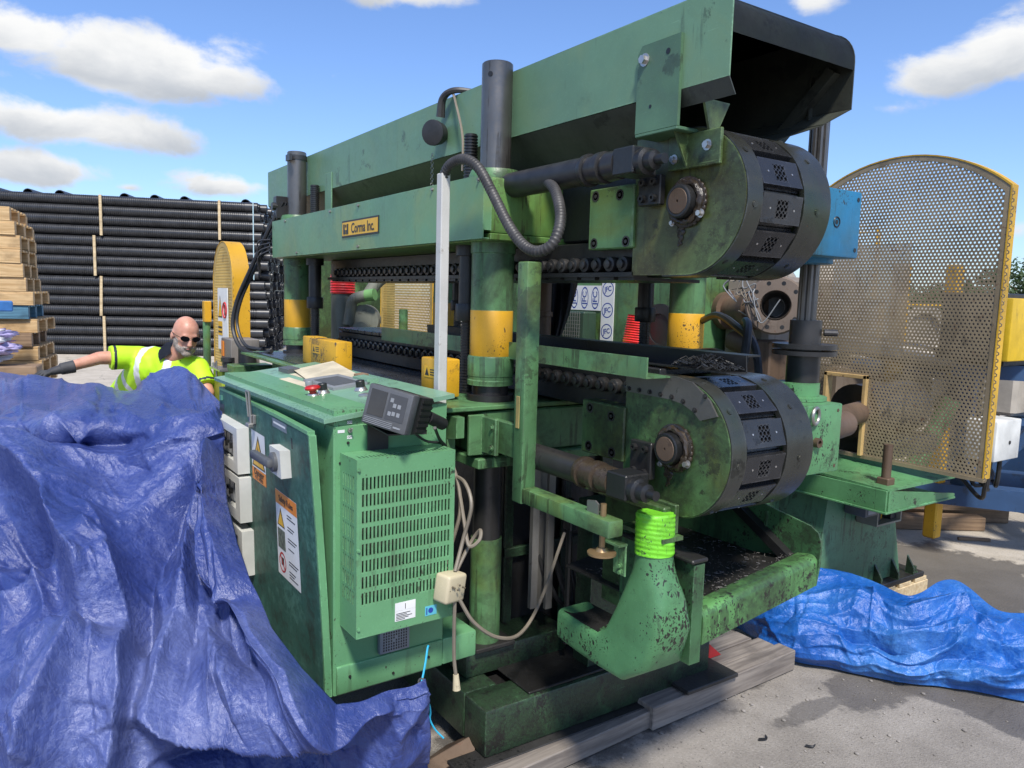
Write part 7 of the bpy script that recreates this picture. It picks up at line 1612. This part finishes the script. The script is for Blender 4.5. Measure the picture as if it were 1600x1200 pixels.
for k in range(3): pallet(zp - 0.1435 * (13 + k), -0.1, 0.03, 0.02, WOODP, ('pallet near the ground behind the sacks', 'second pallet from the ground behind the sacks', 'bottom pallet of the pallet stack')[k])
SACKM = plain('sack_white', (0.60, 0.58, 0.60), 0.7, var=0.12, scale=8, bmp=0.4)
SACKL = plain('sack_lilac', (0.42, 0.36, 0.58), 0.7, var=0.2, scale=9, bmp=0.4)
SACKP = plain('sack_pink', (0.55, 0.25, 0.33), 0.7, var=0.2, scale=9)
def sack(cx, dx, z, w_, h_, seed, label, mat):
    base_ = Vector((-8.95, -0.20, z)) + Vector((0.558, 0.83, 0)) * dx
    q = MB(); bmesh.ops.create_icosphere(q.bm, subdivisions=4, radius=1.0)
    for v in q.bm.verts:
        n_ = v.co.copy(); k_ = 1 + 0.30 * mnoise.noise(n_ * 2.2 + Vector((seed, 0, 0))) + 0.22 * mnoise.noise(n_ * 5 + Vector((seed, 3, 0))) - 0.22 * abs(mnoise.noise(n_ * 8 + Vector((seed, 0, 5)))) - 0.12 * abs(mnoise.noise(n_ * 17 + Vector((seed, 0, 2))))
        v.co = base_ + (Vector((0.558, 0.83, 0)) * n_.x * w_ + Vector((-0.83, 0.558, 0)) * n_.y * 0.32 + Vector((0, 0, n_.z * h_))) * k_
    o = obj('sack', q, mat, label=label, cat='sack', group='empty sacks piled by the pallets', ang=180)
    return o
sack(0, -0.15, 1.29, 0.26, 0.10, 1, 'white cloth sack on top of the heap', SACKM); sack(0, 0.0, 1.13, 0.28, 0.09, 2, 'white sack second in the heap', SACKM); o = sack(0, 0.10, 1.02, 0.25, 0.07, 3, 'lilac sack folded in the middle of the heap', SACKL)
sack(0, -0.05, 0.93, 0.30, 0.08, 4, 'white sack at the bottom of the heap', SACKM); sack(0, 0.18, 1.16, 0.08, 0.05, 5, 'small lilac sack loop sticking out', SACKL); sack(0, 0.06, 1.08, 0.2, 0.025, 6, 'pink striped sack squeezed in the heap', SACKP)
q = MB(); q.box(-9.1, -8.85, -0.12, 0.10, 1.38, 1.48, 0.01); obj('crate', q, plain('crate_blue', (0.03, 0.13, 0.35), 0.5), label='blue plastic crate on top of the sacks', cat='crate')
q = MB(); q.box(-0.22, 0.22, -0.16, 0.16, 0, 0.20, 0.01); o = obj('carton', q, WOODB, label='brown box with torn film under the sacks', cat='carton', org=(0, 0, 0)); o.location = (-8.85, 0.08, 0.66); o.rotation_euler = (0, 0, pallet_turn)
q = MB(); q.box(-0.5, 0.3, -0.4, 0.4, 0, 0.655, 0.01); o = obj('carton', q, WOODB, label='large brown box standing on the ground under the torn one', cat='carton', org=(0, 0, 0)); o.location = (-8.9, 0.0, 0.002); o.rotation_euler = (0, 0, pallet_turn)

# ------------------------------------------------------------------ people
def solid(name, parts, mats, parent, voxel=0.010, smooth_n=6, balls=(), pick=None, cutz=None):
    """one continuous surface grown from overlapping tapered limbs and rounded masses"""
    q = MB()
    for p0, p1, r0_, r1_, rnd in parts:
        p0, p1 = Vector(p0), Vector(p1); q.cyl(p0, p1, r0_, r1_, 18)
        if rnd & 1: q.ball(p0, r0_)
        if rnd & 2: q.ball(p1, r1_)
    for c_, rad, mt in balls:
        s_ = bmesh.ops.create_icosphere(q.bm, subdivisions=3, radius=1.0)
        for v in s_['verts']: v.co = Vector(c_) + mt @ Vector((v.co.x * rad[0], v.co.y * rad[1], v.co.z * rad[2]))
    me = bpy.data.meshes.new('tmp'); q.bm.to_mesh(me); q.bm.free(); o = bpy.data.objects.new('tmp', me); COL.objects.link(o)
    r = o.modifiers.new('r', 'REMESH'); r.mode = 'VOXEL'; r.voxel_size = voxel
    s_ = o.modifiers.new('s', 'SMOOTH'); s_.iterations = smooth_n; s_.factor = 0.5
    bpy.context.view_layer.update()
    m2 = bpy.data.meshes.new_from_object(o.evaluated_get(bpy.context.evaluated_depsgraph_get()))
    bpy.data.objects.remove(o); bpy.data.meshes.remove(me)
    bm = bmesh.new(); bm.from_mesh(m2); bpy.data.meshes.remove(m2)
    q = MB(); q.bm.free(); q.bm = bm
    o = obj(name, q, mats, parent, ang=180)
    if pick:
        og = ORG[o.name]
        for p in o.data.polygons: p.material_index = pick(p.center + og, p.normal)
    return o
m, nt, b = newmat('skin'); v = coords(nt)
c = mixc(nt, rmp(nt, noi(nt, v, 14, 5), 0.35, 0.7), (0.50, 0.235, 0.155), (0.62, 0.32, 0.225)); nt.links.new(c, b.inputs['Base Color']); b.inputs['Roughness'].default_value = 0.45; b.inputs['Subsurface Weight'].default_value = 0.12; b.inputs['Subsurface Radius'].default_value = (0.02, 0.008, 0.005)
SKIN = m
HIVIS = plain('hivis_yellow', (0.46, 0.78, 0.015), 0.65, var=0.08, scale=10, bmp=0.2)
SILVER = plain('reflective_tape', (0.62, 0.63, 0.64), 0.4, var=0.06)
NAVY = plain('navy_cloth', (0.018, 0.022, 0.035), 0.7)
GLOVE = plain('glove_grey', (0.045, 0.045, 0.048), 0.7, var=0.2, bmp=0.3)
TROUS = plain('trouser_dark', (0.022, 0.024, 0.030), 0.75, var=0.2, bmp=0.3)
BEARD = plain('beard_grey', (0.30, 0.25, 0.21), 0.8, var=0.35, scale=120, bmp=0.8)
V = Vector
pel, che, nek = V((-5.86, 0.76, 0.86)), V((-5.49, 0.89, 1.115)), V((-5.33, 0.965, 1.235))
rsh, lsh = V((-5.60, 0.752, 1.185)), V((-5.27, 1.055, 1.135))
relb, rwri = V((-5.58, 0.52, 1.185)), V((-5.505, 0.315, 1.130)); lelb, lwri = V((-5.12, 1.085, 0.985)), V((-4.96, 0.93, 0.93))
sa = (lsh - rsh).normalized()
hc = V((-5.252, 0.985, 1.352))
fd = (V((0.558, 0.83, 0)) * 0.60 + V((0.83, -0.558, 0)) * 0.72 + V((0, 0, -0.30))).normalized()
ud = (V((0, 0, 1)) + V((0.558, 0.83, 0)) * 0.10 + fd * 0.28); ud = (ud - fd * ud.dot(fd)).normalized(); sd = fd.cross(ud)
HM = Matrix((sd, fd, ud)).transposed()
H = lambda x, y, z: hc + HM @ V((x, y, z))
WK = thing('person', 'man in a yellow hi-vis polo shirt, grey beard and sunglasses leaning over the violet tarpaulin', 'person', (-5.85, 0.75, 0.0))
hipL, hipR = pel + sa * 0.09, pel - sa * 0.09
body_parts = [(pel - sa * 0.07, che - sa * 0.08, 0.115, 0.125, 3), (pel + sa * 0.07, che + sa * 0.08, 0.115, 0.125, 3), (rsh, lsh, 0.06, 0.06, 3), (che, nek, 0.09, 0.062, 3), (nek, H(0, -0.025, -0.05), 0.060, 0.056, 3),
    (rsh, relb, 0.052, 0.043, 3), (relb, rwri, 0.043, 0.029, 3), (lsh, lelb, 0.052, 0.043, 3), (lelb, lwri, 0.043, 0.029, 3),
    (hipL, V((-5.80, 0.93, 0.46)), 0.085, 0.058, 3), (V((-5.80, 0.93, 0.46)), V((-5.90, 0.93, 0.07)), 0.055, 0.04, 3), (hipR, V((-5.88, 0.66, 0.46)), 0.085, 0.058, 3), (V((-5.88, 0.66, 0.46)), V((-5.98, 0.66, 0.07)), 0.055, 0.04, 3)]
bl = [(H(0, -0.008, 0.025), (0.076, 0.098, 0.094), HM), (H(0, 0.035, -0.055), (0.058, 0.062, 0.062), HM), (H(0, 0.052, -0.012), (0.060, 0.045, 0.060), HM), (H(0, 0.098, -0.018), (0.013, 0.018, 0.028), HM), (H(0, 0.108, -0.034), (0.017, 0.014, 0.012), HM),
      (H(0.080, -0.012, -0.015), (0.010, 0.020, 0.031), HM), (H(-0.080, -0.012, -0.015), (0.010, 0.020, 0.031), HM), (H(0, 0.078, 0.022), (0.050, 0.018, 0.012), HM), (H(0, 0.080, -0.085), (0.026, 0.020, 0.018), HM), (H(0, 0.088, -0.062), (0.024, 0.014, 0.008), HM)]
bodyo = solid('body', body_parts, SKIN, WK, 0.0075, 4, bl)
def blend_pick(p, n_):
    # silver braces, a silver waist band and navy cuffs on the shirt
    d = p - che; s_ = d.dot(sa); ax = (che - pel).normalized(); h_ = (p - pel).dot(ax)
    for e, w_ in ((relb, rsh), (lelb, lsh)):
        a_ = (e - w_).normalized(); t_ = (p - w_).dot(a_)
        if t_ > 0.085 and (p - w_ - a_ * t_).length < 0.10:
            return 2 if 0.140 < t_ < 0.158 else 0
    if 0.085 < abs(s_) < 0.132: return 1
    if 0.10 < h_ < 0.145 or 0.22 < h_ < 0.262 and s_ < 0.2: return 1
    return 0
ru, lu = (relb - rsh).normalized(), (lelb - lsh).normalized()
solid('polo_shirt', [(pel - sa * 0.07 - (che - pel) * 0.1, che - sa * 0.08, 0.135, 0.140, 2), (pel + sa * 0.07 - (che - pel) * 0.1, che + sa * 0.08, 0.135, 0.140, 2), (rsh, lsh, 0.076, 0.076, 3), (che, nek - (nek - che) * 0.42, 0.12, 0.088, 1), (rsh, rsh + ru * 0.172, 0.074, 0.082, 1), (lsh, lsh + lu * 0.165, 0.074, 0.080, 1)], [HIVIS, SILVER, NAVY], WK, 0.0085, 5, pick=blend_pick)
q = MB(); nd_ = (nek - che).normalized(); f2 = (V((0.83, -0.558, 0)) + V((0.558, 0.83, 0)) * 0.35); f2 = (f2 - nd_ * f2.dot(nd_)).normalized(); s2 = f2.cross(nd_)
prev = None
for k in range(21):
    t_ = radians(-150 + 300 * k / 20) + pi; rr_ = 0.070; c_ = nek - nd_ * 0.02
    o0 = c_ + (f2 * cos(t_) + s2 * sin(t_)) * rr_ + nd_ * 0.026; o1 = c_ + (f2 * cos(t_) + s2 * sin(t_)) * (rr_ + 0.035) - nd_ * (0.022 + (0.045 if k < 4 or k > 16 else 0))
    l = q.loop([o0, o1])
    if prev: q.bridge(prev, l, closed=False)
    prev = l
bmesh.ops.solidify(q.bm, geom=q.bm.faces[:], thickness=0.005); obj('collar', q, NAVY, WK)
solid('trousers', [(pel - sa * 0.07, pel + sa * 0.07, 0.13, 0.13, 3), (hipL, V((-5.80, 0.93, 0.46)), 0.105, 0.078, 3), (V((-5.80, 0.93, 0.46)), V((-5.90, 0.93, 0.08)), 0.078, 0.062, 1), (hipR, V((-5.88, 0.66, 0.46)), 0.105, 0.078, 3), (V((-5.88, 0.66, 0.46)), V((-5.98, 0.66, 0.08)), 0.078, 0.062, 1)], TROUS, WK, 0.012, 4)
solid('boot', [(V((-5.90, 0.93, 0.08)), V((-5.89, 0.93, 0.05)), 0.055, 0.055, 3), (V((-5.89, 0.93, 0.042)), V((-5.74, 0.90, 0.036)), 0.045, 0.036, 3)], BLACK, WK, 0.009, 3)
solid('boot', [(V((-5.98, 0.66, 0.08)), V((-5.97, 0.66, 0.05)), 0.055, 0.055, 3), (V((-5.97, 0.66, 0.042)), V((-5.82, 0.62, 0.036)), 0.045, 0.036, 3)], BLACK, WK, 0.009, 3)
# gloved right hand lying on the sheet: palm and five bent fingers
hd_ = (V((-5.485, 0.13, 1.095)) - rwri).normalized(); hu = V((0, 0, 1)); hs = hd_.cross(hu).normalized()
G = lambda a_, s_, z_: rwri + hd_ * a_ + hs * s_ + hu * z_
gl = [(rwri - hd_ * 0.06, G(0.02, 0, 0), 0.041, 0.037, 0), (G(0.0, 0.0, 0), G(0.075, 0.016, -0.005), 0.032, 0.020, 3), (G(0.0, 0.0, 0), G(0.075, -0.016, -0.005), 0.032, 0.020, 3)]
for s_, L1, L2 in ((0.030, 0.040, 0.034), (0.011, 0.046, 0.038), (-0.009, 0.043, 0.036), (-0.028, 0.034, 0.028)):
    a0, a1_, a2 = G(0.078, s_, -0.004), G(0.078 + L1, s_ * 1.6, -0.004 + s_ * 0.25), G(0.078 + L1 + L2, s_ * 2.1, -0.026 + s_ * 0.45)
    gl += [(a0, a1_, 0.0110, 0.0100, 3), (a1_, a2, 0.0100, 0.0080, 3)]
gl += [(G(0.02, 0.028, -0.008), G(0.055, 0.058, -0.018), 0.015, 0.012, 3), (G(0.055, 0.058, -0.018), G(0.085, 0.066, -0.032), 0.012, 0.010, 3)]
solid('glove', gl, GLOVE, WK, 0.0045, 2)
hd2 = (V((-4.88, 0.86, 0.91)) - lwri).normalized()
gl = [(lwri - hd2 * 0.05, lwri + hd2 * 0.09, 0.040, 0.028, 3)] + [(lwri + hd2 * 0.085 + V((0, 0.02 * (k - 1.5), 0)), lwri + hd2 * 0.165 + V((0, 0.024 * (k - 1.5), -0.02)), 0.0115, 0.009, 3) for k in range(4)] + [(lwri + hd2 * 0.03, lwri + hd2 * 0.09 + V((0.03, 0.05, -0.01)), 0.014, 0.010, 3)]
solid('glove', gl, GLOVE, WK, 0.007, 3)
# beard, glasses
solid('beard', [], BEARD, WK, 0.006, 2, [(H(0, 0.036, -0.072), (0.064, 0.064, 0.048), HM), (H(0.052, 0.012, -0.045), (0.020, 0.034, 0.042), HM), (H(-0.052, 0.012, -0.045), (0.020, 0.034, 0.042), HM), (H(0, 0.078, -0.098), (0.036, 0.028, 0.026), HM), (H(0.018, 0.094, -0.054), (0.018, 0.010, 0.007), HM), (H(-0.018, 0.094, -0.054), (0.018, 0.010, 0.007), HM)])
solid('mouth', [], plain('lip_skin', (0.30, 0.12, 0.10), 0.5, bmp=0), WK, 0.004, 1, [(H(0, 0.099, -0.062), (0.022, 0.008, 0.0045), HM)])
solid('fringe', [], plain('stubble', (0.50, 0.34, 0.27), 0.8, bmp=0.3), WK, 0.006, 2, [(H(0, -0.040, 0.0), (0.0735, 0.072, 0.050), HM)])
q = MB()
for s_ in (-1, 1):
    A = q.loop([H(s_ * 0.034 + 0.027 * cos(t_), 0.102 - 0.010 * abs(cos(t_ if s_ > 0 else pi - t_) > 0.3) , 0.008 + 0.018 * sin(t_)) for t_ in [2 * pi * k / 16 for k in range(16)]]); B = q.loop([H(s_ * 0.034 + 0.027 * cos(t_), 0.106 - 0.010 * abs(cos(t_ if s_ > 0 else pi - t_) > 0.3), 0.008 + 0.018 * sin(t_)) for t_ in [2 * pi * k / 16 for k in range(16)]])
    q.bridge(A, B); q.cap(A); q.cap(B)
sg_ = obj('sunglasses', q, plain('lens_black', (0.008, 0.008, 0.010), 0.08, bmp=0), WK)
q = MB(); q.tube([H(-0.010, 0.107, 0.012), H(0.010, 0.107, 0.012)], 0.0022, 6)
for s_ in (-1, 1): q.tube([H(s_ * 0.060, 0.096, 0.014), H(s_ * 0.078, 0.05, 0.012), H(s_ * 0.083, -0.012, 0.010)], 0.0022, 6)
obj('glasses_frame', q, DARKST, sg_)

# dark cloth hanging behind the gap
q = MB()
def cloth_pt(u_, v_):
    w_ = 0.20 - 0.13 * v_; s_ = -0.23 + w_ * u_ + 0.02 * sin(3 * v_); f_ = 0.03 * sin(u_ * 9 + v_ * 3) + 0.02 * sin(u_ * 21 - v_ * 5)
    return Vector((-3.33, 2.72, 1.86 - 0.50 * v_)) + Vector((0.558, 0.83, 0)) * s_ + Vector((0.83, -0.558, 0)) * f_
q.grid(cloth_pt, 28, 20); bmesh.ops.solidify(q.bm, geom=q.bm.faces[:], thickness=0.006)
obj('cloth', q, plain('charcoal_cloth', (0.028, 0.029, 0.033), 0.8, var=0.25, bmp=0.4), label='charcoal grey cloth hanging in the gap behind the near columns', cat='cloth', ang=70)

# ------------------------------------------------------------------ trees beyond the yard on the right
def leafm(name, c0, c1):
    m, nt, b = newmat(name); v = coords(nt, world=True)
    c = mixc(nt, rmp(nt, noi(nt, v, 1.4, 4), 0.3, 0.7), c0, c1); nt.links.new(c, b.inputs['Base Color']); b.inputs['Roughness'].default_value = 0.6; return m
LEAF = leafm('leaf_green', (0.030, 0.060, 0.018), (0.065, 0.105, 0.030))
def tree(x, y, h_, w_, seed, label):
    t = thing('tree', label, 'tree', (x, y, 0), group='trees beyond the yard'); r = random.Random(seed)
    q = MB(); q.tube(smooth_path([(x, y, 0), (x + 0.1, y, h_ * 0.3), (x + 0.15, y + 0.1, h_ * 0.75)], 5), 0.1, 8, rfun=lambda k: 0.16 * (1 - 0.7 * k))
    for k in range(6):
        a_ = r.random() * 6.28; z0 = h_ * (0.25 + 0.08 * k); q.tube([(x + 0.1, y, z0), (x + cos(a_) * w_ * 0.35, y + sin(a_) * w_ * 0.35, z0 + h_ * 0.15), (x + cos(a_) * w_ * 0.6, y + sin(a_) * w_ * 0.6, z0 + h_ * 0.25)], 0.05, 6, rfun=lambda k: 0.07 * (1 - 0.7 * k))
    obj('trunk', q, WOODB, t)
    q = MB(); cl = [(V((r.gauss(0, w_ * 0.33), r.gauss(0, w_ * 0.33), h_ * (0.30 + 0.62 * r.random()))), w_ * (0.18 + 0.16 * r.random())) for _ in range(26)]
    for _ in range(5200):
        c_, s_ = cl[r.randrange(26)]; d = V((r.gauss(0, 1), r.gauss(0, 1), r.gauss(0, 1))).normalized(); p = V((x, y, 0)) + c_ + d * s_ * (0.6 + 0.45 * r.random())
        a_ = V((r.gauss(0, 1), r.gauss(0, 1), r.gauss(0, 1))).normalized(); b_ = a_.cross(d).normalized(); s2_ = 0.05 + 0.06 * r.random()
        q.bm.faces.new([q.bm.verts.new(p + a_ * s2_), q.bm.verts.new(p + b_ * s2_ * 0.6), q.bm.verts.new(p - a_ * s2_), q.bm.verts.new(p - b_ * s2_ * 0.6)])
    obj('crown', q, LEAF, t, smooth=False)
for k, (x, y, h_, w_, lab) in enumerate(((-16.6, 39.6, 3.7, 2.4, 'dark bushy tree beyond the yellow operator panel'), (-17.6, 37.0, 3.0, 2.0, 'lower bushy tree half hidden by the big guard'), (-15.0, 42.0, 3.9, 2.6, 'taller bushy tree just out past the right edge'), (-19.0, 36.5, 2.6, 2.2, 'low bush seen through the big guard'))): tree(x, y, h_, w_, 40 + k, lab)
